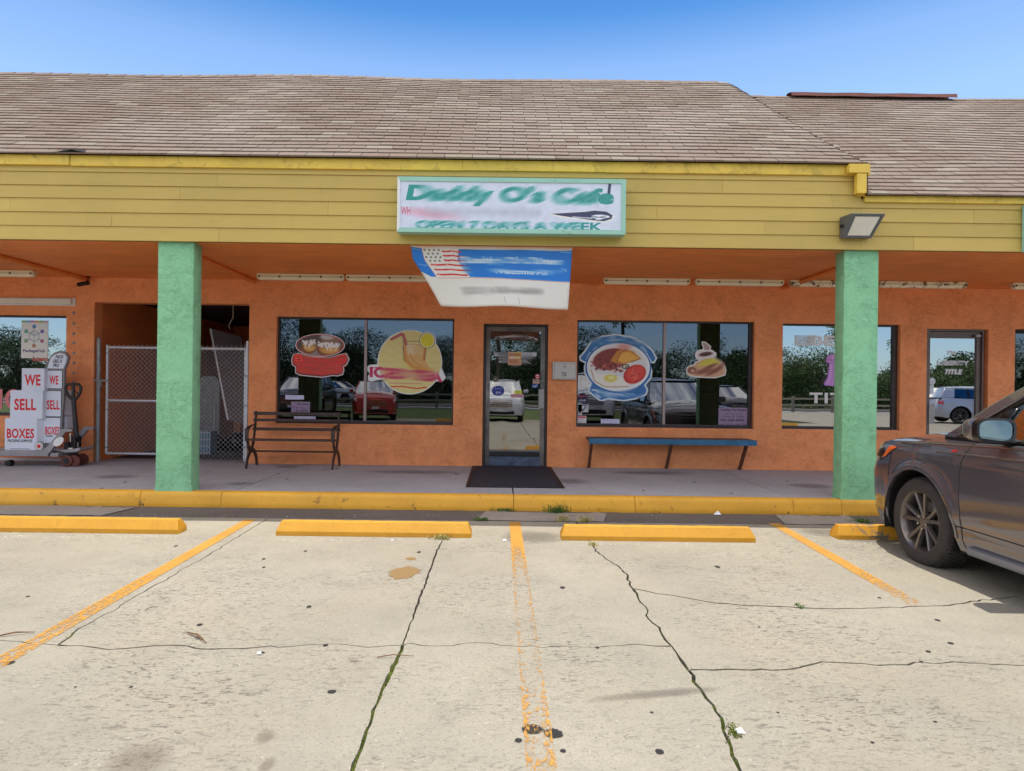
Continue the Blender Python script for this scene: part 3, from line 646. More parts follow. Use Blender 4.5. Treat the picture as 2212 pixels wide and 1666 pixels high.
# ================================================================ the building
bld = thing('shopping_strip_building', 'single storey strip mall with orange stucco walls, yellow fascia and shingle roof', 'building', (0, YW, ZS))
def wall_grid(x0, x1, z0, z1, y0, y1, ops):
    """one wall block with rectangular openings cut clean through, as a single watertight mesh"""
    xs = sorted({x0, x1} | {max(x0, min(x1, q)) for o in ops for q in o[:2]}); zs = sorted({z0, z1} | {max(z0, min(z1, q)) for o in ops for q in o[2:]})
    solid = lambda i, j: 0 <= i < len(xs) - 1 and 0 <= j < len(zs) - 1 and not any(o[0] < (xs[i] + xs[i+1]) / 2 < o[1] and o[2] < (zs[j] + zs[j+1]) / 2 < o[3] for o in ops)
    m = MB(); idx = {}
    def V(i, j, k):
        if (i, j, k) not in idx: idx[(i, j, k)] = len(m.v); m.v.append((xs[i], (y0, y1)[k], zs[j]))
        return idx[(i, j, k)]
    for i in range(len(xs) - 1):
        for j in range(len(zs) - 1):
            if not solid(i, j): continue
            m.f.append((V(i,j,0), V(i+1,j,0), V(i+1,j+1,0), V(i,j+1,0))); m.f.append((V(i,j,1), V(i,j+1,1), V(i+1,j+1,1), V(i+1,j,1)))
            if not solid(i-1, j): m.f.append((V(i,j,0), V(i,j+1,0), V(i,j+1,1), V(i,j,1)))
            if not solid(i+1, j): m.f.append((V(i+1,j,0), V(i+1,j,1), V(i+1,j+1,1), V(i+1,j+1,0)))
            if not solid(i, j-1): m.f.append((V(i,j,0), V(i,j,1), V(i+1,j,1), V(i+1,j,0)))
            if not solid(i, j+1): m.f.append((V(i,j+1,0), V(i+1,j+1,0), V(i+1,j+1,1), V(i,j+1,1)))
    return m
W0 = (-9.2,) + RC(-300, 681, 142, 898, YW)[1:]
W0 = (-9.2, P(142, 800, YW)[0], P(70, 899, YW)[2], P(70, 681, YW)[2])
AL = RC(202, 655, 537, 992, YW); AL = (AL[0], AL[1], ZS - .05, AL[3])
W1 = RC(596, 686, 980, 916.5, YW); W2 = RC(1246, 693, 1629, 924.5, YW); W3 = RC(1690, 700, 1944, 928, YW)
D1 = RC(1043, 700, 1183, 1005, YW); D1 = (D1[0], D1[1], ZS, D1[3])
D2 = RC(2001, 711, 2134, 1000, YW); D2 = (D2[0], D2[1], ZS, D2[3])
W4 = (P(2192, 800, YW)[0], P(2192, 800, YW)[0] + 2.6, W3[2], P(2192, 711, YW)[2])
wall = wall_grid(-14, 14.5, ZS - .02, ZC + .01, YW, YW + .22, [W0, AL, W1, (D1[0], D1[1], ZS - .05, D1[3]), W2, W3, (D2[0], D2[1], ZS - .05, D2[3]), W4]).build('wall', 'orange', bld, bevel=.008)
# body behind (side and rear walls), roof void
MB().box(-14, 14.5, 19.8, 20, ZS - .2, ZC + .8).build('rear_wall', 'orange', bld)
MB().box(-14.2, -14, YW, 20, ZS - .2, ZC + .8).build('side_wall', 'orange', bld); MB().box(14.5, 14.7, YW, 20, ZS - .2, ZC + .8).build('side_wall', 'orange', bld)
# dark rooms behind the glass
for a_, b_ in [(-13.9, AL[0] - .25), (AL[1] + .2, 3.72), (3.78, 14.4)]:
    rm = MB(); y0, y1, z0, z1 = YW + .23, YW + 4.5, ZS + .01, ZC - .02
    rm.add([(a_,y0,z0),(b_,y0,z0),(b_,y1,z0),(a_,y1,z0),(a_,y0,z1),(b_,y0,z1),(b_,y1,z1),(a_,y1,z1)], [(0,1,2,3),(4,7,6,5),(3,2,6,7),(0,3,7,4),(1,5,6,2)])
    rm.build('shop_interior', 'interior', bld)
# passage behind the chain link gate
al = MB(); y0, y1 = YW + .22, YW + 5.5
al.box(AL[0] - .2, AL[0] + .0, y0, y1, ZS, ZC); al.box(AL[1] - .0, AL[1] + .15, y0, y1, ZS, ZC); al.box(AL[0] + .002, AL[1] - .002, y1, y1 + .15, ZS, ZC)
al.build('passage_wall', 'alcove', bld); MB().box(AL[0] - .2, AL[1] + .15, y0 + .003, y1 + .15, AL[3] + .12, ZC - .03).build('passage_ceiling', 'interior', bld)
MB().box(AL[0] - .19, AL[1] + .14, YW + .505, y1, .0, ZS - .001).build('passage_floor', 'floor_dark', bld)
# soffit: painted boards running along the front
yb = np.linspace(YF + .022, YW - .002, 13)
for a_, b_ in zip(yb[:-1], yb[1:]):
    xs = [-14] + sorted(random.sample([-11.2, -8.8, -6.1, -3.9, -1.2, 1.4, 3.9, 6.6, 9.2, 11.8], 4)) + [14.5]
    for c_, d_ in zip(xs[:-1], xs[1:]):
        z = ZC + random.uniform(0, .0025); MB().box(c_ + .001, d_ - .001, a_ + .0008, b_ - .0008, z, z + .02).build('soffit_board', 'soffit', bld)
MB().box(-14, 14.5, YF + .03, YW, ZC + .024, ZC + .05).build('soffit_backing', 'roof_felt', bld)
for u, y0_ in ((190, YC + .2), (550, YC + .2), (1690, YC + .2), (-420, YC + .2), (2560, YC + .2)):
    x = P(u, 606, YW)[0]
    if u == 1690: x = P(1690, 613, YW)[0]
    MB().tube([(x, y0_, ZC - .03), (x, YW - .002, ZC - .03)], .035, 10).build('soffit_batten', 'soffit', bld, smooth=True)
# ---- fascia clapboards
def bx(u, v=430): return P(u, v, YF)[0]
ztrim = ZT - .125
rowz = [CAMH + 3*0 + (830 - v) / (F / YF) for v in (375, 404, 432, 461.5, 491)]        # lap lines read near the middle
zb = P(700, 525, YF)[2]; ZB = ZC - .004
rows_z = [ztrim + .02] + [P(350, v, YF)[2] for v in (374, 403, 431, 461, 491)] + [ZB]
xstep = bx(1866); XL = -14; XR = 14.5
zlow = P(1990, 425, YF)[2]       # top of the lower fascia
joints = [[5, 703, 1412], [469, 1004, 1560], [389, 1090, 1797], [22, 709, 1419, 2104], [242, 1040, 1653], [474, 1184, 1975]]
for k in range(6):
    zt, z0 = rows_z[k], rows_z[k + 1]; js = [XL] + [bx(u, 430) for u in joints[k]] + [XR]
    for a_, b_ in zip(js[:-1], js[1:]):
        zt_ = zt
        if zt > zlow - .06 and a_ < xstep:
            b_ = min(b_, xstep)
            if k >= 0 and z0 < zlow - .06: pass
        if a_ >= xstep and z0 > zlow - .08: continue
        pieces = [(a_, b_, zt_)]
        if b_ > xstep > a_ or (a_ < xstep and b_ == xstep and z0 < zlow - .08 and zt > zlow): pieces = [(a_, xstep - .03, zt_)] + ([(xstep - .03, js[js.index(max(q for q in js if q <= a_)) + 1], min(zt_, zlow - .05))] if z0 < zlow - .08 else [])
        for (p0, p1, t_) in pieces:
            if p1 - p0 < .02: continue
            if p0 >= xstep - .04: t_ = min(t_, zlow - .05)
            n = max(2, int((p1 - p0) / .5)); rws = []
            for i in range(n + 1):
                x = p0 + .0012 + (p1 - p0 - .0024) * i / n; d = random.uniform(-.0014, .0014); yy = YF
                rws.append([(x, yy + .016, t_ + .02), (x, yy + d * .5 + .004, t_ - .001), (x, yy - .008 + d, z0 + .003), (x, yy + .010, z0 + .004), (x, yy + .02, z0 + .001)])
            m = MB(); m.grid(rws); m.f = [tuple(reversed(f_)) for f_ in m.f]; m.f = m.f; kk = 5
            m.f.append(tuple(range(kk))); m.f.append(tuple(range(len(m.v) - kk, len(m.v)))[::-1]); m.build('clapboard', 'siding', bld)
MB().box(XL, xstep - .02, YF + .021, YF + .06, ZC, ZT - .02).build('fascia_backing', 'roof_felt', bld); MB().box(xstep - .02, XR, YF + .021, YF + .06, ZC, zlow - .01).build('fascia_backing', 'roof_felt', bld)
# bright yellow drip boards along the eaves, the corner board at the step
xdr = bx(1878, 370)
ed = [XL, bx(155, 350), bx(1000, 350), bx(1306, 355), xdr]
for i, (a_, b_) in enumerate(zip(ed[:-1], ed[1:])):
    m = MB(); dz = (.006, 0, .003, 0)[i]
    m.box(a_, b_ - (.008 if i == 0 else .001), YF - .028 - (.006 if i == 0 else 0), YF + .02, ZT - .125 + dz, ZT - .004); m.build('drip_board', 'drip', bld, bevel=.004)
xlo0 = bx(1866, 430)
for a_, b_ in ((xlo0, bx(2058, 430)), (bx(2058, 430), XR)):
    MB().box(a_ + .001, b_ - .001, YF - .028, YF + .018, zlow - .075, zlow).build('drip_board', 'drip', bld, bevel=.004)
MB().box(bx(1851, 400), bx(1870, 400), YF - .02, YF + .02, P(1860, 425, YF)[2] + .004, ZT - .127).build('corner_board', 'drip', bld, bevel=.004)
# ---- roof
PHI = math.atan(.75); cphi, sphi = math.cos(PHI), math.sin(PHI); TAB, EXP = .317, .132; SU, SL = 3.97, 4.47
DROP = ZT - zlow; XS = P(1873, 365, YE)[0]
bw = [(rng.uniform(.4, 1.6), rng.uniform(.3, 1.1), rng.uniform(0, 6.28)) for _ in range(7)]
def wavy(x, s): return sum(math.sin(x * a_ + s * b_ * 2 + c_) for a_, b_, c_ in bw) * .0035
def roof_s_max(x): return SU + (SL - SU) * smooth((x - XS + .62) / .62)
def roofpt(x, s, lift=0.):
    wd = .006 + .56 * (max(0., s) / SU) ** .8; t = smooth((x - (XS - wd)) / wd)
    wob = 1 - math.exp(-s * 3)
    return (x, YE + s * cphi - lift * sphi, ZT + s * sphi - DROP * t + lift * cphi + wavy(x, s) * wob)
root = MB()
xs_ = list(np.arange(-14.3, XS - .65, .25)) + list(np.arange(XS - .65, XS + .05, .025)) + [XS + .05] + list(np.arange(XS + .2, 14.8, .25))
root.grid([[roofpt(x, -.01 + (roof_s_max(x) + .02) * q, -.004 - .012 * (XS - .65 < x < XS + .06)) for x in xs_] for q in np.linspace(0, 1, 46)]); 
# rear slope and ridge
root_r = []
ridge_z = roofpt(8, SL)[2]; ridge_y = YE + SL * cphi
roof = root.build('roof', 'roof_felt', bld)
cands = []
nrow = int(SL / EXP) + 2
for r_ in range(nrow):
    s0 = r_ * EXP; k0 = -46
    shift = (.5 if r_ % 2 else 0) + .02 * math.sin(r_ * 1.3)
    for k in range(k0, 47):
        x0 = (k + shift) * TAB; x1 = x0 + TAB - .007
        sm = min(roof_s_max(x0), roof_s_max(x1))
        if s0 > sm - .03: continue
        cands.append((r_, x0, x1, s0, min(s0 + EXP + .03, sm + .02)))
def shing(x0, x1, s0, s1, j):
    lo = .017 + j[0]; vs = []
    n = 1 if (x1 < XS - .62 or x0 > XS + .05) else 8
    xs2 = [x0 + (x1 - x0) * i / n for i in range(n + 1)]
    if n > 1 and s0 < .6 and x0 < XS - .02 < XS < x1: xs2 = sorted(xs2 + [XS - .006 - .56 * (s0 / SU) ** .8, XS]); n = len(xs2) - 1
    sk = s0 - .012 + j[1]
    rows = [[roofpt(x, sk, -.002) for x in xs2], [roofpt(x, sk, lo) for x in xs2], [roofpt(x, s1, .002) for x in xs2]]
    v = [p for q in rows for p in q]; w_ = n + 1
    f = [(i * w_ + j2, i * w_ + j2 + 1, (i + 1) * w_ + j2 + 1, (i + 1) * w_ + j2) for i in range(2) for j2 in range(n)]
    f += [(0, w_, 2 * w_), (n, 2 * w_ + n, w_ + n)]
    return v, f
vis = [c for c in cands if -5.95 - c[0] * .05 < c[1] < 6.25 + c[0] * .03]
vis.sort(key=lambda c: (c[0], abs(c[1]))); pick = set(vis[:298]); rest = MB(); rtone = []
streak = 0
for c in cands:
    r_, x0, x1, s0, s1 = c; j = (rng.uniform(-.002, .004), rng.uniform(-.004, .004))
    streak = rng.rand() if rng.rand() < .55 else streak
    tone = min(1, max(0, streak * .8 + rng.uniform(-.1, .3))) if rng.rand() < .9 else 1.
    v, f = shing(x0, x1, s0, s1, j)
    if c in pick:
        m = MB(); m.add(v, f); m.build('shingle', 'shingle', roof, attr=('tone', [tone] * len(f), 'FACE'))
    else: rest.add(v, f); rtone += [tone] * len(f)
rest.build('shingle_courses', 'shingle', roof, attr=('tone', rtone, 'FACE'), kind='stuff')
# ridge caps, rear slope, gable closing
rc = MB(); rt = []
x = -14.2
while x < XS - .5:
    p = roofpt(x, SU - .1); q = roofpt(x + .32, SU - .1)
    rc.add([(x, p[1], p[2] + .012), (x + .31, q[1], q[2] + .02), (x + .31, YE + (SU + .02) * cphi, q[2] + .09), (x, YE + (SU + .02) * cphi, p[2] + .082), (x, YE + (SU + .16) * cphi, p[2] + .02), (x + .31, YE + (SU + .16) * cphi, q[2] + .03)], [(0,1,2,3), (3,2,5,4)]); rt += [rng.rand() * .8] * 2; x += .3
while x < 14.4:
    sm = roof_s_max(x); p = roofpt(x, sm - .1); q = roofpt(x + .32, roof_s_max(x + .32) - .1)
    if sm > SL - .05: rc.add([(x, p[1], p[2] + .012), (x + .31, q[1], q[2] + .02), (x + .31, YE + (sm + .02) * cphi, q[2] + .085), (x, YE + (sm + .02) * cphi, p[2] + .08), (x, YE + (sm + .16) * cphi, p[2] + .02), (x + .31, YE + (sm + .16) * cphi, q[2] + .03)], [(0,1,2,3), (3,2,5,4)]); rt += [rng.rand() * .8] * 2
    x += .3
rc.build('ridge_caps', 'shingle', roof, attr=('tone', rt, 'FACE'), kind='stuff')
m = MB(); m.add([(-14.3, YE + SU * cphi, ZT + SU * sphi - .03), (XS - .9, YE + SU * cphi, ZT + SU * sphi - .03), (XS - .55, ridge_y, ridge_z - .10), (14.8, ridge_y, ridge_z - .06), (14.8, 20.3, ZC + .6), (-14.3, 20.3, ZC + .6)], [(0, 5, 4, 3, 2, 1)]); m.build('rear_slope', 'roof_felt', roof)
# dark metal ridge vent on the lower roof
xa, xb = P(1702, 210, ridge_y)[0], P(2056, 219, ridge_y)[0]
m = MB(); n = 12
m.grid([[(xa + (xb - xa) * i / n, ridge_y - .14, ridge_z - .03 + .004 * math.sin(i * 2)), (xa + (xb - xa) * i / n, ridge_y - .13, ridge_z + .03 + .004 * math.sin(i * 1.7)), (xa + (xb - xa) * i / n, ridge_y + .02, ridge_z + .075 + .006 * math.sin(i)), (xa + (xb - xa) * i / n, ridge_y + .18, ridge_z + .02)] for i in range(n + 1)]); m.f = [q[::-1] for q in m.f]
m.build('ridge_vent', 'ridge_metal', roof)
# curled dark shingle ends at the eave
for u in (155,):
    x = P(u, 345, YE)[0]; m = MB(); m.add([(x - .22, YE - .02, ZT - .002), (x + .02, YE - .035, ZT + .03), (x + .2, YE - .02, ZT), (x + .1, YE + .12, ZT + .09), (x - .2, YE + .12, ZT + .085)], [(0, 1, 4), (1, 3, 4), (1, 2, 3)]); m.build('lifted_shingle', 'roof_felt', roof)
# cheek closing the step
m = MB(); m.add([(XS, YE, ZT - .02), (XS, YE, zlow), (XS, YE + .45, zlow + .45 * .75)], [(0, 1, 2)]); m.build('roof_cheek', 'roof_felt', roof)
MB().box(P(1852, 400, YE - .04)[0], P(1872.5, 400, YE - .04)[0], YE - .040, YE + .03, zlow - .0, ZT - .129).build('corner_return', 'drip', bld, bevel=.003)
MB().box(P(1835, 370, YE - .046)[0], P(1880, 370, YE - .046)[0], YE - .042, YE + .03, ZT - .121, ZT - .022).build('drip_return', 'drip', bld, bevel=.003)
# ---- pillars
for lab, u0, u1 in (('left stucco pillar beside the chain link gate', 338, 416), ('right stucco pillar behind the parked car', 1821.5, 1896)):
    x0 = P(u0, 790, YC)[0]; x1 = P(u1, 790, YC)[0]; m = MB(); n = 26
    ring = [(x0, YC), (x1, YC), (x1, YC + .21), (x0, YC + .21)]; rows = []
    rr_ = .012
    prof = []
    for (cx, cy, sx, sy) in ((x0, YC, 1, 1), (x1, YC, -1, 1), (x1, YC + .21, -1, -1), (x0, YC + .21, 1, -1)):
        for tt in ((0, 1), (.3, .3), (1, 0)) if sx * sy > 0 else ((1, 0), (.3, .3), (0, 1)): prof.append((cx + sx * rr_ * tt[0], cy + sy * rr_ * tt[1]))
    for i in range(n + 1):
        z = ZS - .004 + (ZC - ZS + .004) * i / n; fl = .012 if i == 0 else 0
        rows.append([(p[0] + random.uniform(-.0018, .0018) + (fl if p[0] > (x0 + x1) / 2 else -fl), p[1] + random.uniform(-.0015, .0015) - fl * .4, z) for p in prof])
        rows[-1].append(rows[-1][0])
    m.grid(rows); o = m.build('pillar', 'green', bld, smooth=True, angle=35); o['label'] = 'pale green ' + lab
# ---- shop windows
def shopwin(op, mull, glassmat, fw=.035, name='window', y=YG, fmat='frame_dark', right_dark=0, sill=.05):
    x0, x1, z0, z1 = op; m = MB(); d0, d1 = y - .03, y + .03
    m.box(x0, x0 + fw, d0, d1, z0, z1); m.box(x1 - fw - right_dark, x1, d0, d1, z0, z1)
    m.box(x0 + fw, x1 - fw - right_dark, d0 + .001, d1, z1 - fw, z1); m.box(x0 + fw, x1 - fw - right_dark, d0 + .001, d1, z0, z0 + sill)
    win = m.build(name, fmat, bld)
    xs = [x0 + fw] + [q for q in mull] + [x1 - fw - right_dark]
    for q in mull: MB().box(q - .02, q + .02, d0 - .002, d1 - .001, z0 + sill, z1 - fw).build('mullion', 'mullion', win)
    for a_, b_ in zip(xs[:-1], xs[1:]):
        a2 = a_ + (.02 if a_ in mull else 0); b2 = b_ - (.02 if b_ in mull else 0)
        g = MB(); g.add([(a2, y, z0 + sill), (b2, y, z0 + sill), (b2, y, z1 - fw), (a2, y, z1 - fw)], [(0, 1, 2, 3)]); g.build('pane', glassmat, win)
    return win
win0 = shopwin(W0, [], 'pane_bright', .03); win1 = shopwin(W1, [P(790, 800, YG)[0]], 'pane', .03); win2 = shopwin(W2, [P(1434, 800, YG)[0]], 'pane', .028, right_dark=.03)
win3 = shopwin(W3, [], 'pane_bright', .03, right_dark=.045, sill=.04); win4 = shopwin(W4, [], 'pane', .06, fmat='black')
win0['label'] = 'package shop window at the far left'; win1['label'] = 'diner window behind the metal bench'; win2['label'] = 'diner window above the blue bench'
win3['label'] = 'mirror bright window behind the right pillar'; win4['label'] = 'dark window at the right edge'
for wn, (x0, x1, z0, z1) in ((win1, W1), (win2, W2), (win3, W3)):
    MB().box(x0 + .002, x1 - .002, YW + .004, YG - .031, z0 - .001, z0 + .012).build('window_ledge', 'frame_dark', wn)
# ---- doors
def shopdoor(op, leaf, gl, mats, handle, kick, swing=1, label=None):
    x0, x1, z0, z1 = op; y = YW + .06
    fr = MB(); a_, b_, t_ = leaf
    fr.box(x0, a_ - .004, y - .02, y + .09, z0, z1); fr.box(b_ + .004, x1, y - .02, y + .09, z0, z1); fr.box(a_ - .004, b_ + .004, y - .019, y + .09, t_ + .004, z1)
    frame = fr.build('door_frame', mats[0], bld, bevel=.003)
    gx0, gx1, gz0, gz1 = gl; yl = y + .012; lf = MB()
    lf.box(a_, gx0, yl, yl + .045, z0 + .01, t_); lf.box(gx1, b_, yl, yl + .045, z0 + .01, t_); lf.box(gx0, gx1, yl + .001, yl + .044, gz1, t_)
    door = lf.build('door', mats[1], bld, bevel=.003)
    MB().box(gx0, gx1, yl + .001, yl + .044, z0 + .01, gz0).build('bottom_rail', kick, door)
    g = MB(); yg = yl + .025; g.add([(gx0, yg, gz0), (gx1, yg, gz0), (gx1, yg, gz1), (gx0, yg, gz1)], [(0, 1, 2, 3)]); g.build('pane', mats[2], door)
    MB().box(gx0, gx1, yg - .006, yg - .001, gz0, gz0 + .012).build('glazing_bead', 'black', door)
    hx0, hx1, hz0, hz1 = handle; h = MB(); h.box(hx0, hx1, yl - .05, yl - .035, hz0, hz1); h.box(hx0, hx0 + .02, yl - .035, yl, hz0, hz1); h.build('handle', 'steel', door, bevel=.002)
    MB().box(x0, x1, YW - .01, y + .09, ZS - .002, ZS + .008).build('threshold', 'frame_dark', frame)
    if label: door['label'] = label
    return door, yg
yD = YW + .085
leaf = (P(1049, 850, yD)[0], P(1177, 850, yD)[0], P(1113, 706, yD)[2]); gl = RC(1058, 716, 1167, 987, yD)
door1, ydg = shopdoor(D1, leaf, gl, ('frame_dark', 'door_alu', 'pane_door'), RC(1163, 841, 1174.5, 882, yD), 'door_kick', label='scuffed grey diner door')
MB().box(*[P(1163, 0, yD)[0] - 0, P(1163, 0, yD)[0] + .03][:2], yD - .01, yD, RC(1163, 833, 1170, 838, yD)[2], RC(1163, 833, 1170, 838, yD)[3]).build('lock', 'steel', door1) if 0 else None
lx = P(1160, 822, yD); MB().lathe([(-.012, .0), (-.012, .012), (0, .014)], (P(1171.5, 823, yD)[0], yD - .014, P(1171.5, 823, yD)[2]), 'y', 12).build('lock', 'steel', door1)
leaf = (P(2004, 850, yD)[0], P(2119, 850, yD)[0], P(2060, 717, yD)[2]); gl2 = RC(2007, 731, 2107, 1000, yD); gl2 = (gl2[0], gl2[1], ZS + .25, gl2[3])
door2, _ = shopdoor((D2[0], P(2125, 850, YW)[0], ZS, D2[3]), leaf, gl2, ('frame_bronze', 'frame_bronze', 'pane_bright'), RC(2001, 872, 2013, 915, yD), 'frame_bronze', label='brown framed door of the neighbouring office')
MB().box(P(2125, 850, YW)[0] + .001, D2[1] - .001, YW + .12, YW + .2, ZS, D2[3] - .001).build('door_jamb', 'orange', bld)
hm = MB(); q = P(2110, 726, YW + .04); hm.box(q[0] - .03, q[0] + .05, YW + .01, YW + .05, q[2] - .02, q[2] + .02); hm.build('door_closer', 'steel', door2, bevel=.004)
# bolts on the pier, white base strip, beads
for v in (676, 699, 721, 741, 763, 784, 806, 826):
    q = P(159.5, v, YW); MB().lathe([(-.012, 0), (-.012, .012), (-.004, .022), (0, .024)], (q[0], YW, q[2]), 'y', 12).build('wall_bolt', 'galv_dull', bld, smooth=True)
xa = P(190, 990, YW)[0]; MB().box(-9, xa, YW - .03, YW - .001, ZS + .002, ZS + .045).build('base_strip', 'white', bld)

# ================================================================ printed decals on the glass
YD = YG - .004
def on_pane(name, cv, u0, v0, u1, v1, parent, label=None, Y=None): return decal(name, cv, u0, v0, u1, v1, Y or YD, parent, label)
# breakfast rolls sticker
c = Canvas(400, 306)
sx = lambda x: (x) * 400 / 780.; sy = lambda y: (y - 105) * 306 / 600.
blobs = [(20,470),(40,400),(110,385),(250,430),(520,440),(640,400),(730,380),(765,450),(735,520),(690,545),(700,600),(685,650),(620,670),(560,665),(420,690),(230,675),(130,665),(75,640),(75,560),(30,530)]
bp = [(sx(x), sy(y)) for x, y in blobs]
c.poly(bp, (236, 228, 230), 6, 5); c.ell(sx(388), sy(268), sx(326), sy(258), (240, 236, 236), 2)
c.poly(bp, (112, 30, 32), 0, 5); c.poly([(x, y - 5) for x, y in bp], (214, 62, 50), -4, 7)
c.ell(sx(388), sy(268), sx(316), sy(250), (190, 44, 44), 2)
cm = np.clip(.5 - (np.sqrt(((c.X - sx(388)) / sx(306)) ** 2 + ((c.Y - sy(268)) / sy(242)) ** 2) - 1) * 60, 0, 1)
def clipd(fn):
    k = Canvas(c.w, c.h); k.rgb, k.a = c.rgb.copy(), c.a.copy(); fn(k); c.rgb = c.rgb * (1 - cm[..., None]) + k.rgb * cm[..., None]; c.a = c.a * (1 - cm) + k.a * cm
def food(k):
    k.ell(sx(388), sy(268), sx(400), sy(330), (92, 76, 70)); k.ell(sx(540), sy(220), sx(150), sy(190), (150, 116, 96), 40); k.ell(sx(480), sy(150), sx(90), sy(150), (196, 194, 196), 12)
    k.ell(sx(380), sy(400), sx(320), sy(170), (206, 206, 214), 6); k.ell(sx(390), sy(350), sx(250), sy(165), (150, 140, 138), 16)
    for cx, cy, rx, ry in ((238, 290, 100, 84), (500, 315, 158, 92)):
        k.ell(sx(cx), sy(cy + 8), sx(rx), sy(ry + 105), (132, 74, 40), 8); k.ell(sx(cx + 10), sy(cy - 2), sx(rx * .86), sy(ry + 90), (204, 146, 66), 10); k.ell(sx(cx + 20), sy(cy + 18), sx(rx * .6), sy(ry * .4 + 105), (226, 178, 96), 12)
        k.ell(sx(cx), sy(cy - 52), sx(rx * .95), sy(ry * .42 + 105), (238, 234, 232), 5)
        for i in range(26): k.ell(sx(cx + rng.uniform(-1, 1) * rx * .9), sy(cy - 62 + rng.uniform(-26, 40)), rng.uniform(3, 7), rng.uniform(3, 9), (242, 240, 238) if rng.rand() < .7 else (120, 100, 92), 3)
        for i in range(4): k.ell(sx(cx + rng.uniform(-.7, .7) * rx), sy(cy - 10 + rng.uniform(0, 20)), 4, 13, (244, 238, 228), 3)
clipd(food)
c.text('B', sx(44), sy(388), sx(186), sy(506), (96, 20, 22), .10); c.text('B', sx(50), sy(392), sx(180), sy(500), (250, 66, 52), .05); c.text('S', sx(610), sy(400), sx(740), sy(510), (232, 44, 36), .05)
for i in range(34):
    x, y = rng.uniform(90, 640), rng.uniform(430, 640); c.line([(sx(x), sy(y)), (sx(x + rng.uniform(60, 150)), sy(y - rng.uniform(0, 26)))], rng.uniform(2, 7), (rng.choice([222, 196, 120, 236]), rng.choice([54, 84, 70]), rng.choice([44, 66])), 5, .6)
c.smudge(95, 150, 350, 290, 40, -7, 11, 18)
on_pane('roll_sticker', c, 627.7, 719.8, 755.3, 816.5, win1, 'oval sticker of two iced buns over red lettering')
# iced tea sticker
c = Canvas(520, 430); k_ = 520 / 1030.; T = lambda x, y: ((x - 995) * k_, (y - 75) * k_)
cx, cy = T(1552, 495); rim = [(cx + (425 + 8) * k_ * math.cos(a_), cy + (425) * k_ * math.sin(a_)) for a_ in np.linspace(0, 6.28, 60)]
lx, ly = T(1775, 210); tab = [T(*p) for p in [(1003,570),(1030,545),(1180,530),(1260,545),(1900,560),(1960,560),(2015,690),(1990,725),(1700,760),(1330,735),(1190,715),(1050,745),(1020,735),(1015,690),(1040,640),(1010,620)]]
W_ = (232, 240, 242)
c.ell(cx, cy, 422 * k_, 420 * k_, W_, 3); c.ell(lx, ly, 115 * k_, 115 * k_, W_, 2); c.poly(tab, W_, 4, 6)
c.ell(cx, cy, 410 * k_, 408 * k_, (226, 214, 140), 5)
for i in range(18):
    a_ = i * .35; c.line([(cx, cy), (cx + 390 * k_ * math.cos(a_), cy + 390 * k_ * math.sin(a_))], 14, (216, 202, 116), 14, .35)
g = [T(1468, 262), T(1762, 262), T(1752, 480), T(1840, 590), T(1640, 600), T(1500, 510)]
c.poly([T(1468, 265), T(1758, 265), T(1750, 470), T(1820, 580), T(1640, 590), T(1490, 490)], (222, 176, 104), 0, 5)
c.ell(*T(1560, 320), 62, 40, (226, 206, 160), 12); c.ell(*T(1690, 330), 44, 40, (222, 190, 128), 12); c.line([T(1480, 300), T(1500, 470), T(1600, 560), T(1800, 590)], 22, (214, 140, 44), 14, .8); c.line([T(1748, 300), T(1735, 460)], 12, (206, 124, 40), 8)
c.line([T(1552, 390), T(1600, 480), T(1700, 540)], 5, (196, 130, 60), 4)
for q in ([T(1460, 222), T(1762, 222)], [T(1462, 222), T(1478, 480)], [T(1760, 222), T(1750, 470)]): c.line(q, 3.2, (40, 30, 30))
c.line([T(1465, 262), T(1758, 262)], 2, (170, 110, 70))
c.ell(lx, ly, 103 * k_, 103 * k_, (50, 46, 40), 2); c.ell(lx, ly, 97 * k_, 97 * k_, (236, 236, 190), 2); c.ell(lx, ly, 82 * k_, 82 * k_, (226, 218, 20), 3)
for i in range(8): c.line([(lx, ly), (lx + 76 * k_ * math.cos(i * .785), ly + 76 * k_ * math.sin(i * .785))], 2, (236, 232, 110), 2, .7)
c.line([T(1312, 198), T(1440, 130), T(1462, 140), T(1500, 262)], 17, (90, 30, 40)); c.line([T(1312, 198), T(1440, 130), T(1462, 140), T(1500, 262)], 12, (206, 96, 110))
c.text('ICED TEA', *T(1030, 570), *T(1985, 710), (200, 40, 92), .045, fn=lambda x, y: (x, y + (x - 20) * .06 - 6)); c.line([T(1310, 818), T(1450, 812), T(1650, 838), T(1770, 820)], 8, (216, 60, 34), 3)
c.line([T(1290, 770), T(1700, 775)], 7, (206, 110, 110), 6, .6); c.line([T(1030, 580), T(1180, 565)], 6, (200, 34, 84), 2)
c.smudge(80, 235, 480, 345, 74, -10, 15, 24); c.smudge(170, 250, 420, 345, 50, 8, 11, 24)
on_pane('drink_sticker', c, 793, 713, 963.5, 854, win1, 'round yellow sticker of an iced drink with lemon')
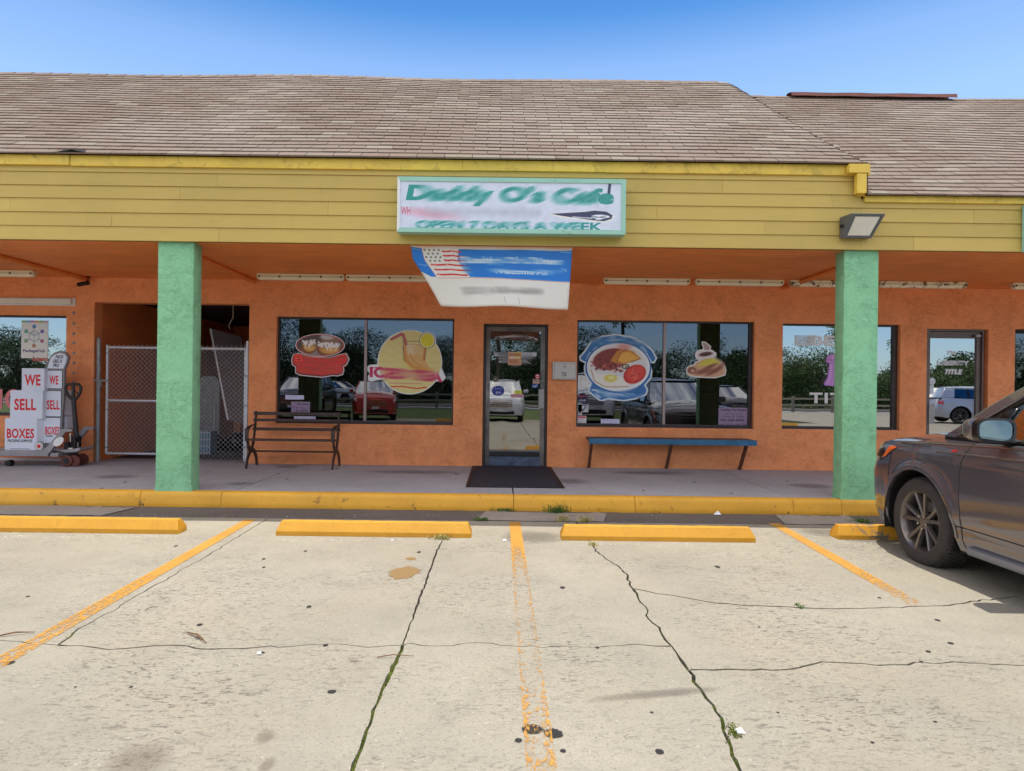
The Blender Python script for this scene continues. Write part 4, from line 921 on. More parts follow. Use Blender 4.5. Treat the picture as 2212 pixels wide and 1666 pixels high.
# breakfast plate sticker
c = Canvas(480, 410); k_ = 480 / 960.; T = lambda x, y: ((x - 55) * k_, (y - 110) * k_); sc_ = .2441 * .7373
out = [(65,400),(130,320),(200,210),(330,140),(500,115),(700,145),(850,220),(950,300),(1005,400),(975,460),(920,450),(950,560),(940,640),(870,730),(900,790),(880,850),(760,900),(600,930),(420,905),(330,935),(280,900),(180,820),(190,760),(210,720),(130,600),(125,520),(140,470),(75,440)]
o_ = [T(*p) for p in out]; c.poly(o_, (230, 238, 244), 3, 5); c.poly(o_, (44, 112, 180), -6, 5)
for i in range(40):
    a_ = rng.uniform(math.pi * 1.05, math.pi * 1.95); r_ = rng.uniform(.86, 1.0); a2 = a_ + rng.uniform(.1, .25)
    c.line([T(530 + 420 * r_ * math.cos(t), 520 + 380 * r_ * math.sin(t)) for t in (a_, (a_ + a2) / 2, a2)], rng.uniform(4, 12), (196, 214, 232) if rng.rand() < .7 else (60, 124, 190), 7, .7)
for i in range(26):
    x, y = rng.uniform(240, 800), rng.uniform(800, 890); c.line([T(x, y), T(x + rng.uniform(40, 140), y + rng.uniform(-26, 20))], rng.uniform(4, 10), (176, 206, 232), 8, .65)
c.line([T(225, 800), T(290, 800), T(270, 850), T(320, 890)], 9, (228, 236, 244), 3); c.line([T(880, 350), T(930, 430)], 9, (228, 236, 244), 4)
c.ell(*T(540, 520), 402 * k_, 312 * k_, (28, 96, 170), 2, .0); c.ell(*T(540, 518), 384 * k_, 296 * k_, (236, 240, 242), 2)
c.ell(*T(535, 510), 355 * k_, 262 * k_, (222, 224, 222), 10)
c.ell(*T(440, 420), 215 * k_, 125 * k_, (136, 44, 34), 8, -.25)
for i in range(90):
    x, y = 430 + rng.randn() * 105, 500 + rng.randn() * 42; c.ell(*T(x, y), rng.uniform(4, 12), rng.uniform(3, 7), [(124, 28, 24), (170, 62, 48), (96, 22, 20), (214, 120, 98), (150, 40, 34)][rng.randint(5)], 4, rng.uniform(-.6, .6), .9)
c.poly([T(*p) for p in [(440,440),(520,320),(610,290),(720,320),(810,405),(700,450),(600,480),(500,465)]], (206, 132, 34), 0, 6); c.poly([T(*p) for p in [(520,430),(580,330),(680,330),(790,405),(690,440),(600,465)]], (236, 178, 62), 0, 10); c.line([T(520, 450), T(560, 350), T(640, 300)], 4, (140, 70, 24), 5)
c.line([T(700, 452), T(810, 408)], 4, (120, 60, 24), 4)
c.poly([T(*p) for p in [(215,560),(260,720),(420,760),(640,770),(700,700),(600,640),(440,600),(300,600)]], (240, 238, 228), 0, 10); c.line([T(210, 555), T(250, 690), T(380, 760), T(660, 752)], 4, (176, 124, 60), 4)
c.ell(*T(445, 655), 40, 23, (226, 214, 96), 8); c.ell(*T(455, 645), 20, 10, (240, 234, 150), 8)
c.ell(*T(740, 600), 72, 54, (200, 30, 22), 4, -.5); c.ell(*T(745, 590), 60, 42, (226, 62, 40), 8, -.5)
for i in range(16): c.line([T(720 + rng.randn() * 60, 600 + rng.randn() * 45), T(720 + rng.randn() * 60, 600 + rng.randn() * 45)], 2.5, (246, 150, 120) if rng.rand() < .6 else (150, 20, 18), 3, .7)
c.ell(*T(625, 508), 23, 16, (60, 44, 36), 3); c.ell(*T(625, 508), 15, 10, (226, 212, 190), 3); c.ell(*T(632, 512), 6, 5, (70, 40, 34), 2)
c.ell(*T(610, 265), 40, 20, (220, 110, 100), 22, 0, .6)
c.smudge(60, 10, 420, 80, 40, 8, 9, 26); c.smudge(90, 320, 400, 400, 26, 10, 7, 20)
on_pane('plate_sticker', c, 1250, 721.5, 1420, 866.5, win2, 'blue bordered sticker of a cooked breakfast plate')
# cup and pie sticker
c = Canvas(240, 230); k_ = 240 / 490.; T = lambda x, y: ((x - 1345) * k_, (y - 195) * k_)
st = [T(*p) for p in [(1540,210),(1575,215),(1600,235),(1635,265),(1625,310),(1545,305),(1560,280),(1540,240)]]; pie = [T(*p) for p in [(1358,540),(1375,510),(1450,485),(1460,460),(1560,410),(1680,400),(1760,450),(1800,480),(1820,540),(1812,600),(1700,635),(1500,630),(1400,615),(1362,585)]]
cup = [T(*p) for p in [(1465,350),(1490,315),(1560,305),(1650,310),(1700,345),(1690,390),(1640,440),(1520,440),(1480,410),(1465,385)]]
for q, col in ((st, (176, 154, 146)), (cup, (232, 230, 228)), (pie, (206, 164, 132))): c.poly(q, (244, 242, 238), 4, 3); 
for q, col in ((st, (176, 154, 146)), (cup, (224, 222, 222)), (pie, (210, 166, 132))): c.poly(q, col, -2, 4)
c.ell(*T(1580, 355), 38, 12, (92, 44, 40), 6, -.15); c.poly([T(*p) for p in [(1470,500),(1560,420),(1680,405),(1760,460),(1650,490)]], (212, 204, 70), 0, 10)
for x, y, a_, b_, r_ in ((1420, 550, 26, 20, 0), (1560, 560, 50, 14, -.3), (1680, 560, 50, 12, -.5), (1740, 520, 34, 9, -.8), (1640, 500, 40, 9, -.4)): c.ell(*T(x, y), a_, b_, (142, 86, 68), 9, r_)
c.ell(*T(1430, 556), 11, 7, (222, 178, 146), 5); c.smudge(60, 80, 235, 210, 20, -9, 7, 16)
on_pane('pie_sticker', c, 1481.5, 736.5, 1570.5, 821, win2, 'small sticker of a coffee cup and pie slice')
# small notices
def notice(lines, u0, v0, u1, v1, par, name='notice', bgc=(232, 232, 238), label=None, res=3.2, Y=None, inset=.08):
    h_ = int((v1 - v0) * res * 1.3); w_ = int((u1 - u0) * res * 1.3); c = Canvas(w_, h_, bgc); n = len(lines)
    for (t, y0, y1, x0, x1, col, b_) in lines: c.text(t, x0 * w_, y0 * h_, x1 * w_, y1 * h_, col, b_)
    c.grain(.04, 5); return on_pane(name, c, u0, v0, u1, v1, par, label, Y)
BK_ = (30, 22, 40)
notice([("Daddy O's Diner", .06, .20, .08, .95, BK_, .03), ('722 West Ave', .28, .37, .24, .76, (70, 56, 84), .0), ('Cocoa, FL 32927', .44, .55, .12, .88, (50, 36, 60), .01), ('321-636-6604', .62, .75, .08, .88, BK_, .03), ('Dine In, Carry Out, Open 7 Days', .88, .97, .02, .96, BK_, .02)], 1552, 881, 1614.5, 920, win2, bgc=(150, 128, 156), label='mauve paper notice with the diner address', res=5)
notice([("O's Diner", .10, .24, .30, .95, BK_, .03), ('722 West Ave', .38, .50, .05, .70, (70, 56, 84), .0), ('FL 32927', .60, .74, .25, .90, BK_, .02)], 629, 868, 669.5, 897, win1, bgc=(150, 128, 156), label='mauve paper notice behind the metal bench', res=5)
for u0, v0, u1, v1, wn in ((616.5, 854, 656.5, 863, win1), (635, 899.5, 681.5, 907, win1), (1298, 905.5, 1338, 915, win2)):
    notice([('Thank you for dining with us today', .16, .44, .04, .96, (60, 70, 170), .0), ('please wait to be seated inside', .58, .86, .08, .92, (60, 70, 170), .0)], u0, v0, u1, v1, wn, bgc=(214, 214, 240), res=6)
c = Canvas(60, 60); c.ell(30, 30, 28, 28, (60, 60, 100)); c.text("Daddy O's", 4, 14, 56, 28, (236, 90, 120), .05); c.text('Diner', 12, 34, 48, 46, (230, 230, 240), .03)
on_pane('round_sticker', c, 1247, 884.5 - 36, 1249 + 22, 872, win2)
c = Canvas(60, 50, (200, 204, 210)); c.poly([(6, 4), (54, 4), (30, 46)], (60, 70, 90)); c.poly([(16, 10), (44, 10), (30, 34)], (230, 230, 236)); [c.line([(2, y), (58, y)], 2, (70, 78, 92)) for y in (8, 18, 28, 38)]
on_pane('eagle_sticker', c, 1246.5, 874, 1271, 890.5 - 0, win2)
c = Canvas(36, 120, (220, 222, 226))
for y, col in ((14, (120, 140, 180)), (34, (70, 140, 200)), (56, (206, 92, 50)), (78, (170, 170, 176)), (100, (90, 90, 100))): c.poly([(9, y - 8), (27, y - 8), (27, y + 8), (9, y + 8)], col)
on_pane('payment_sticker', c, 1248.5, 891.5, 1257.5, 896 + 0 + 0 if 0 else 897.5 + 0, win2) if 0 else on_pane('payment_sticker', c, 1249, 870 + 2, 1257, 897, win2)
c = Canvas(70, 60, (226, 222, 226)); c.poly([(3, 3), (67, 3), (67, 20), (3, 20)], (220, 120, 140)); c.text('WARNING', 8, 6, 62, 17, (180, 30, 50), .03); c.text('Security', 6, 27, 50, 38, (60, 60, 70)); c.text('Camera in Use', 6, 43, 64, 54, (60, 60, 70))
on_pane('warning_sticker', c, 1246.8, 898.5, 1266.5, 914, win2)
# unlit open sign and the opening hours
YI = YG + .05
ow = RC(1499, 831, 1549, 846, YI)
fr = MB(); [fr.add(MB().box(*b_).v, MB().box(*b_).f) for b_ in ((ow[0], ow[1], YI + .012, YI + .03, ow[2], ow[3]),)]
opn = tag(fr.build('open_sign', 'black'), 'unlit open sign hanging inside the right diner window', 'sign')
mk('unlit_tube', srgb(150, 150, 156), .3); lettering('OPEN', ow[0] + .02, ow[1] - .02, ow[2] + .015, ow[3] - .015, YI + .008, 'unlit_tube', opn, -.012, .25)
hb = RC(1498, 850, 1552, 900, YI); hrs = tag(MB().box(hb[0], hb[1], YI + .012, YI + .02, hb[2], hb[3]).build('hours_board', 'black'), 'black business hours board with red text below the unlit open sign', 'sign')
mk('red_dim', srgb(226, 60, 52), .5)
lettering('BUSINESS HOURS', hb[0] + .02, hb[1] - .02, hb[3] - .035, hb[3] - .008, YI + .008, 'red_dim', hrs)
for i, (d_, h_) in enumerate((('MO', '7AM 2PM'), ('TU', '7AM 2PM'), ('WE', '7AM 2PM'), ('TH', '7AM 2PM'), ('FR', '7AM 2PM'), ('SA', '7AM 2PM'), ('SU', '7AM 2PM'))):
    z = hb[3] - .062 - i * .042; lettering(d_, hb[0] + .015, hb[0] + .06, z - .022, z, YI + .008, 'red_dim', hrs); lettering(h_, hb[0] + .12, hb[1] - .03, z - .022, z, YI + .008, 'red_dim', hrs)
# diner door: etched white lettering, rubbed out in the middle, plus stickers
c = Canvas(300, 560); k_ = 300 / 505.; T = lambda x, y: ((x - 185) * k_, (y - 150) * k_ * .98)
c.text("Daddy O's", *T(235, 200), *T(665, 260), (214, 218, 220), .03, fn=lambda x, y: (x, y + ((x - 150) / 125) ** 2 * 26 - 10), op=.9)
c.smudge(50, 5, 225, 90, 60, -14, 11, 22)
c.poly([T(*p) for p in [(225, 485), (655, 485), (655, 545), (640, 558), (240, 558), (225, 545)]], (214, 224, 234), 0, 2, .9)
c.text('BREAKFAST', *T(270, 497), *T(620, 545), (150, 160, 176), .03); c.text('722', *T(275, 580), *T(360, 612), (214, 218, 220), .03, op=.8); c.text('COCOA', *T(275, 632), *T(590, 668), (226, 230, 232), .04, op=.9)
c.line([T(300, 570), T(440, 640), T(600, 560)], 46, (140, 146, 152), 26, .55); c.line([T(380, 500), T(440, 700), T(560, 560)], 40, (150, 156, 164), 30, .4)
c.smudge(70, 195, 262, 325, 34, 30, 13, 26)
c.line([T(520, 300), T(540, 200), T(600, 260), T(580, 440)], 40, (110, 120, 122), 40, .28); c.line([T(230, 260), T(260, 480), T(400, 510)], 50, (30, 40, 30), 40, .4)
on_pane('door_lettering', c, 1058, 719, 1166.5, 840, door1, 'rubbed white door lettering', ydg - .004)
def dstick(cv, u0, v0, u1, v1, nm='sticker', lab=None): return on_pane(nm, cv, u0, v0, u1, v1, door1, lab, ydg - .006)
c = Canvas(90, 96, (206, 162, 120)); c.poly([(40, 4), (86, 4), (86, 50), (50, 60)], (206, 176, 90)); c.text('HELP WANTED', 6, 14, 84, 26, (140, 40, 60), .02); c.text('MEALS', 10, 34, 80, 48, (240, 230, 226), .04)
for i in range(8): c.line([(8, 56 + i * 4), (rng.uniform(50, 84), 56 + i * 4)], 2, (180, 70, 60), 1.5, .8)
c.smudge(4, 56, 86, 94, 10, 8, 7); dstick(c, 1097.5, 760.5, 1126.5, 789, 'notice', 'tan and red notice taped to the door glass')
c = Canvas(60, 60); c.ell(30, 30, 28, 28, (206, 60, 66)); c.ell(30, 30, 23, 23, (224, 190, 196)); c.poly([(6, 24), (54, 24), (54, 36), (6, 36)], (206, 50, 60)); dstick(c, 1155.5, 808, 1166.5, 819)
c = Canvas(80, 54, (190, 160, 136)); c.text('MENU', 14, 8, 66, 22, (70, 50, 44), .03); c.text('* * *', 20, 32, 60, 42, (90, 60, 50)); dstick(c, 1151, 819.5, 1165.5, 829)
c = Canvas(70, 60, (44, 74, 140)); c.line([(16, 30), (30, 44), (54, 14)], 8, (220, 230, 240)); dstick(c, 1149, 829.5, 1163, 838.5)
c = Canvas(70, 70); c.ell(35, 35, 33, 33, (34, 30, 28)); c.ell(35, 35, 28, 28, (130, 116, 96)); c.ell(35, 35, 23, 23, (34, 30, 28)); c.poly([(26, 26), (44, 26), (46, 48), (24, 48)], (190, 176, 150)); c.ell(35, 37, 5, 7, (34, 30, 28)); dstick(c, 1064, 812, 1076.5, 826)
c = Canvas(120, 96); c.ell(60, 48, 58, 46, (34, 52, 140)); c.text('Reserve', 30, 22, 92, 34, (200, 210, 240), .0); c.ell(50, 66, 10, 10, (220, 226, 240)); c.ell(50, 66, 6, 6, (34, 52, 140)); c.text('78', 66, 58, 84, 74, (220, 226, 240), .03); dstick(c, 1062, 833, 1090, 855.5, lab='round blue sticker on the door glass')
c = Canvas(60, 24, (206, 214, 40)); c.grain(.05); dstick(c, 1111, 843.5, 1127.5, 851)
c = Canvas(120, 40, (200, 150, 160)); c.text('NO CASH INSIDE', 8, 10, 112, 30, (150, 70, 90), .0); c.smudge(0, 0, 120, 40, 14, 2, 7); dstick(c, 1103, 851, 1131, 859.5)
# neighbouring office window
c = Canvas(620, 90); c.text('LIBERTY', 4, 12, 606, 80, (236, 240, 244), .03, grow=1); c.smudge(10, 0, 150, 90, 70, 0, 11, 10)
on_pane('white_lettering', c, 1716, 722, 1898, 750, win3, 'smeared white lettering across the bright window')
tx = RC(1749, 849, 1870, 872, YD); lettering('TITLE', tx[0], tx[1], tx[2], tx[3], YD, 'white', win3, .03, spacing=1.15)
c = Canvas(120, 330); k_ = 120 / 70.
bell = [(34,96),(20,96),(16,70),(22,30),(36,12),(60,4),(84,12),(100,30),(104,96),(88,96),(90,170),(96,240),(116,300),(108,318),(60,326),(12,318),(4,300),(24,240),(30,170)]
c.poly(bell, (120, 60, 140), 0, 2); c.poly(bell, (196, 140, 214), -4, 5); c.line([(24, 60), (100, 62)], 4, (120, 70, 150), 3, .8); c.line([(50, 110), (44, 240), (30, 300)], 7, (226, 190, 236), 6, .8); c.line([(60, 14), (58, 56)], 5, (226, 190, 236), 4)
on_pane('bell_sticker', c, 1777, 764, 1822, 836, win3, 'purple bell sticker beside the pillar')
c = Canvas(300, 260); c.text('730', 96, 4, 176, 44, (226, 232, 238), .03); c.text('LIBERTY', 20, 92, 284, 134, (226, 232, 238), .03); c.text('TITLE', 80, 168, 230, 214, (226, 232, 238), .05, .3)
c.smudge(40, 80, 250, 140, 40, 10, 9, 20); c.smudge(80, 0, 200, 46, 6, 4, 5, 10); c.smudge(60, 160, 240, 220, 8, 14, 7, 14)
on_pane('white_lettering', c, 2020, 757, 2098, 820, door2, Y=ydg - .004)
c = Canvas(60, 60); c.ell(30, 30, 29, 29, (220, 232, 238)); c.ell(30, 30, 24, 24, (160, 190, 206)); c.ell(30, 30, 18, 18, (232, 236, 240)); c.poly([(22, 38), (30, 18), (38, 38)], (120, 110, 190)); c.ell(30, 36, 5, 5, (226, 120, 140)); on_pane('round_sticker', c, 2006, 816, 2021, 832, door2, Y=ydg - .004)
c = Canvas(50, 80, (210, 224, 232)); c.poly([(4, 6), (46, 6), (46, 26), (4, 26)], (230, 232, 236)); c.text('closed', 8, 10, 42, 20, (60, 60, 70)); on_pane('sticker', c, 2006, 832.5, 2017, 852, door2, Y=ydg - .004)
# package shop window
c = Canvas(300, 410, (226, 230, 226)); c.rgb[:] = c.rgb * (1 - .25 * np.clip((c.Y[..., None] - 180) / 230, 0, 1) * np.array([0, .12, .25]))
for i, col in enumerate([(120, 190, 110), (110, 170, 210), (200, 110, 190), (230, 160, 90), (150, 190, 90), (200, 150, 200)]): c.poly([(i * 50, 0), (i * 50 + 50, 0), (i * 50 + 50, 20), (i * 50, 20)], col, 0, 12)
cx, cy = 144, 170
hx = [(cx + 62 * math.sin(i * math.pi / 3), cy - 62 * math.cos(i * math.pi / 3)) for i in range(6)]; DK = (64, 96, 130)
for i in range(6):
    c.line([hx[i], hx[(i + 1) % 6]], 5, DK); ex, ey = cx + 104 * math.sin(i * math.pi / 3), cy - 104 * math.cos(i * math.pi / 3); c.line([hx[i], (ex, ey)], 4, DK)
    c.ell(ex, ey, 21, 21, DK); c.ell(ex, ey, 17, 17, [(92, 140, 206), (126, 100, 190), (206, 90, 140), (206, 130, 80), (140, 190, 110), (80, 180, 140)][i])
for q in ([hx[5], (cx, cy)], [hx[1], (cx, cy)], [hx[3], (cx, cy)], [(cx - 26, cy - 48), (cx + 26, cy - 16)], [(cx - 40, cy - 36), (cx + 14, cy - 8)]): c.line(q, 4, DK)
c.text('PackageHub', 20, 312, 268, 356, (84, 74, 120), .03); c.line([(60, 372), (230, 372)], 2, (190, 180, 190))
on_pane('poster', c, 46, 692.5, 103.5, 774, win0, 'package shop poster with a hexagon emblem')
tx = RC(71, 770, 103, 780.5, YD); mk('red_orange', srgb(214, 92, 70), .5); lettering('Intern', tx[0], tx[1], tx[2], tx[3], YD, 'red_orange', win0, .03)
mk('pink', srgb(224, 128, 130), .5); tx = RC(-14, 841, 5, 884, YD); lettering('I', tx[0] + .04, tx[1], tx[2], tx[3], YD, 'pink', win0, .05); tx = RC(10, 841, 40, 884, YD); lettering('C', tx[0], tx[1], tx[2], tx[3], YD, 'pink', win0, .05)

# ================================================================ things on and under the fascia
# diner sign cabinet
YS = YF - .21; s0_ = RC(858, 384, 1352, 504, YS)
sg = thing('diner_sign', "white diner sign box with green frame and smeared teal lettering on the yellow fascia", 'sign', ((s0_[0] + s0_[1]) / 2, YF, s0_[2]))
x0, x1, z0, z1 = s0_; fw = .05
b = MB(); b.hexa([(x0, YS + .03, z0), (x1, YS + .03, z0), (x1, YF - .012, z0 + .01), (x0, YF - .012, z0 + .01), (x0, YS + .03, z1), (x1, YS + .03, z1), (x1, YF - .012, z1 - .01), (x0, YF - .012, z1 - .01)]); b.build('cabinet', 'sign_frame', sg)
for i, (a_, b_, c_, d_) in enumerate(((x0, x0 + fw * .6, z0, z1), (x1 - fw, x1, z0, z1))): MB().prism([(a_, c_ if i == 0 else c_), (b_, c_ + fw), (b_, d_ - fw), (a_, d_)] if i == 0 else [(a_, c_ + fw), (b_, c_), (b_, d_), (a_, d_ - fw)], YS, YS + .029).build('frame_side', 'white' if i == 0 else 'sign_frame', sg)
MB().prism([(x0 + .001, z0), (x1 - .001, z0), (x1 - fw - .001, z0 + fw), (x0 + fw * .6 + .001, z0 + fw)], YS + .0005, YS + .029).build('frame_rail', 'sign_frame', sg); MB().prism([(x0 + .001, z1), (x0 + fw * .6 + .001, z1 - fw), (x1 - fw - .001, z1 - fw), (x1 - .001, z1)], YS + .0005, YS + .029).build('frame_rail', 'sign_frame', sg)
c = Canvas(1320, 288, (206, 212, 228)); kx = 1320 / 1850.; T = lambda x, y: ((x - 155) * kx, (y - 140) * .71)
TL = (30, 142, 134)
c.text("Daddy O's Cafe", *T(205, 165), *T(1940, 345), TL, .05, .12, fn=lambda x, y: (x, y + (x / 1320) * 12))
c.smudge(90, 0, 560, 150, 70, -26, 15, 40); c.smudge(560, 0, 900, 160, 50, -20, 15, 40); c.smudge(860, 10, 1200, 180, 60, -30, 13, 40)
c.text('WH', *T(168, 362), *T(245, 430), (176, 30, 40), .0); c.ell(*T(420, 420), 120, 22, (222, 130, 150), 44, .1, .75); c.line([T(400, 400), T(1300, 400)], 44, (172, 178, 192), 40, .6)
pan = [T(*p) for p in [(1420,412),(1700,392),(1780,380),(1880,388),(1932,420),(1920,450),(1860,470),(1760,462),(1640,446),(1500,428)]]
c.poly(pan, (228, 224, 214), 6, 4); c.poly([(x, y - 3) for x, y in pan], (44, 50, 84), 0, 3); c.ell(*T(1830, 428), 56, 13, (226, 228, 236), 3); c.line([T(1740, 425), T(1900, 440)], 4, (44, 50, 84)); c.line([T(1780, 440), T(1880, 420)], 3, (44, 50, 84)); c.ell(*T(1815, 445), 22, 6, (240, 240, 246), 3)
c.line([T(1905, 150), T(1898, 220)], 17, (44, 50, 84), 3); c.line([T(1600, 432), T(1760, 442)], 5, (236, 236, 240), 4)
c.text('OPEN 7 DAYS A WEEK', *T(290, 478), *T(1850, 552), TL, .03); c.smudge(80, 225, 1090, 288, 44, -12, 13, 20)
c.grain(.012, 12)
f_ = MB(); f_.add([(x0 + fw * .5, YS + .012, z0 + fw - .004), (x1 - fw + .004, YS + .012, z0 + fw - .004), (x1 - fw + .004, YS + .012, z1 - fw + .004), (x0 + fw * .5, YS + .012, z1 - fw + .004)], [(0, 1, 2, 3)])
f_.build('sign_face', print_mat(c, 'diner_sign_print', .25), sg, uv=[(0, 0), (1, 0), (1, 1), (0, 1)])
# hanging banner
c = Canvas(1340, 540, (222, 218, 210)); T = lambda x, y: ((x - 235) , (y - 665))
BL = (26, 118, 206)
c.poly([T(235, 693), T(320, 698), T(348, 945), T(300, 945), T(230, 900)], BL); c.poly([T(630, 706), T(1600, 706), T(1600, 972), T(1000, 960), T(660, 945), T(615, 800)], BL, 0, 8)
c.line([T(322, 700), T(350, 945)], 3, (200, 90, 70)); c.line([T(360, 955), T(660, 952), T(1000, 964), T(1600, 976)], 4, (206, 120, 110), 6)
def star(x, y, r_): return [(x + (r_ if i % 2 == 0 else r_ * .42) * math.sin(i * math.pi / 5), y - (r_ if i % 2 == 0 else r_ * .42) * math.cos(i * math.pi / 5)) for i in range(10)]
for row, (n, x0_) in enumerate(((4, 345), (3, 370), (4, 352), (3, 376))):
    for i in range(n): c.poly(star(*T(x0_ + i * 40 + (0 if row % 2 == 0 else 2), 713 + row * 31), 13), (58, 60, 74))
for y, xa in ((722, 495), (760, 500), (800, 502), (838, 370), (880, 372), (922, 374)):
    pts = [T(xa + t * (640 - xa), y + 3 * math.sin(t * 9) + t * 6) for t in np.linspace(0, 1, 8)]; c.line(pts, 14, (206, 44, 42), 3); [c.ell(p[0] + rng.uniform(-20, 20), p[1] + rng.uniform(-6, 6), 9, 2.2, (226, 190, 184), 2) for p in pts if rng.rand() < .5]
c.text('Daddy O\'s Diner', *T(640, 765), *T(1510, 845), (232, 234, 236), .04); c.text('Welcome All', *T(880, 872), *T(1370, 920), (232, 234, 236), .03)
for i in range(6): c.line([T(1375 + i * 24, 880 - i * 2), T(1420 + i * 24, 915 - i * 6)], 3, (206, 220, 236), 2)
c.text('(321) 636-6604', *T(530, 1030), *T(1320, 1110), (120, 116, 112), .03, op=.85)
c.smudge(370, 80, 1300, 270, 130, 4, 15, 40); c.smudge(270, 345, 1110, 470, 110, -8, 15, 30); c.smudge(270, 345, 1110, 470, 30, 22, 9, 30)
for q in ([T(930, 1120), T(928, 1180)], [T(1075, 1125), T(1072, 1180)]): c.line(q, 3, (110, 106, 104), 2)
for q in ([T(1480, 715), T(1570, 722)], [T(240, 705), T(310, 712)], [T(260, 840), T(330, 850)], [T(1490, 860), T(1540, 872)]): c.line(q, 4, (170, 200, 232), 3)
bm = print_mat(c, 'banner_print', .45)
yb_ = YF + .10
tl, tr = P(886.5, 526, yb_), P(1236.5, 531, yb_); rows = []; uv = []; nu, nv = 40, 22
for j in range(nv + 1):
    t = j / nv; row = []
    for i in range(nu + 1):
        s_ = i / nu
        ul = 886.5 + 33 * t ** 1.2 * 1.0 + 30 * t * t; ul = lerp([(0, 886.5), (.25, 891), (.5, 913), (.75, 932), (1, 950)], t)
        ur = 1236.5 - 9 * t; vt = 526 + 5 * s_; vb = 658 + 9.5 * s_ + 1.5 * math.sin(s_ * 9)
        u = ul + (ur - ul) * s_; v = vt + (vb - vt) * t
        yy = yb_ + .04 * math.sin(s_ * 5 + t * 2) * t + .10 * t * (1 - s_) ** 2 + .012 * math.sin(s_ * 22) * (1 - t) + .02 * t
        X_, Y_, Z_ = P(u, v, yb_); row.append((X_, yy, Z_ + (.012 * abs(math.sin(s_ * 9.4)) * (1 - t) ** 4 * -1)))
        uv.append((s_ if t < 0 else s_ * (1 - .0) , 1 - t))
    rows.append(row)
ban = thing('banner', 'blue and white vinyl banner with stars and red stripes hanging under the diner sign', 'banner', (tl[0], yb_, tl[2]))
m = MB(); m.grid(rows); o = m.build('banner_sheet', bm, ban, smooth=True, uv=uv, angle=0)
sm_ = o.modifiers.new('thickness', 'SOLIDIFY'); sm_.thickness = .002
for s_ in (.005, .5, .99):
    x = tl[0] + (tr[0] - tl[0]) * s_; MB().lathe([(-.006, .0), (-.006, .012), (.0, .014)], (x, yb_ - .004, tl[2] - .012), 'y', 10).build('grommet', 'steel', ban)
    MB().tube([(x, yb_ - .004, tl[2] - .012), (x + .01, yb_ - .03, ZC - .01), (x + .01, YF + .04, ZC + .012)], .004, 5).build('tie_cord', 'cable', ban)
# floodlight
Yfl = YF - .22; q = RC(1832, 461, 1909, 508, Yfl + .02)
fl = thing('flood_light', 'grey box flood light with ribbed lens on the yellow fascia above the right pillar', 'light', ((q[0] + q[1]) / 2, YF, (q[2] + q[3]) / 2))
x0, x1, z0, z1 = q; yb2 = YF - .012
b = MB(); b.add([(x0, yb2, z0), (x1 - .06, yb2, z0), (x1 - .06, yb2, z1), (x0, yb2, z1), (x0 + .0, Yfl + .15, z0), (x1 - .07, Yfl + .15, z0), (x1, Yfl, z1 - .005), (x0 + .03, Yfl, z1 - .005)], [(0, 4, 7, 3), (1, 2, 6, 5), (3, 7, 6, 2), (0, 1, 5, 4), (0, 3, 2, 1), (4, 5, 6, 7)])
b.build('housing', 'lamp_grey', fl, bevel=.006)
def onf(s_, t, o_=.0):   # on the slanted front of the lamp
    A_ = Vector((x0, Yfl + .15, z0)); B_ = Vector((x1 - .07, Yfl + .15, z0)); C_ = Vector((x1, Yfl, z1 - .005)); D_ = Vector((x0 + .03, Yfl, z1 - .005))
    p = (A_ * (1 - s_) + B_ * s_) * (1 - t) + (D_ * (1 - s_) + C_ * s_) * t; n_ = (B_ - A_).cross(D_ - A_).normalized(); return tuple(p + n_ * o_)
ln = MB(); rows = []
for i in range(41): rows.append([onf(.14 + .76 * i / 40, .10 + .78 * j / 12, .008 + .003 * (i % 2)) for j in range(13)])
ln.grid(rows); ln.build('lens', 'lens', fl)
b = MB()
for (a_, b_, c_, d_) in ((.0, .12, 0, 1), (.91, 1, 0, 1), (.12, .91, 0, .09), (.12, .91, .90, 1)): b.hexa([onf(a_, c_, .0), onf(b_, c_, 0), onf(b_, c_, .014), onf(a_, c_, .014), onf(a_, d_, .0), onf(b_, d_, 0), onf(b_, d_, .014), onf(a_, d_, .014)])
b.build('door_frame', 'lamp_grey', fl); MB().box(x0 - .02, x0, yb2 - .08, yb2 - .04, (z0 + z1) / 2 - .01, (z0 + z1) / 2 + .02).build('photo_cell', 'black', fl)
# neighbour sign at the right edge
q0 = P(2207.5, 445, YF - .012); q1 = P(2207.5, 546, YF - .012)
ns = thing('neighbour_sign', 'grey green sign box edge at the far right of the fascia', 'sign', (q0[0] + 1, YF, q1[2])); MB().box(q0[0], q0[0] + 2.4, YF - .12, YF - .012, q1[2], q0[2]).build('cabinet', 'sign_frame', ns, bevel=.006); MB().box(q0[0] + .05, q0[0] + 2.35, YF - .126, YF - .121, q1[2] + .05, q0[2] - .05).build('sign_face', 'white', ns)
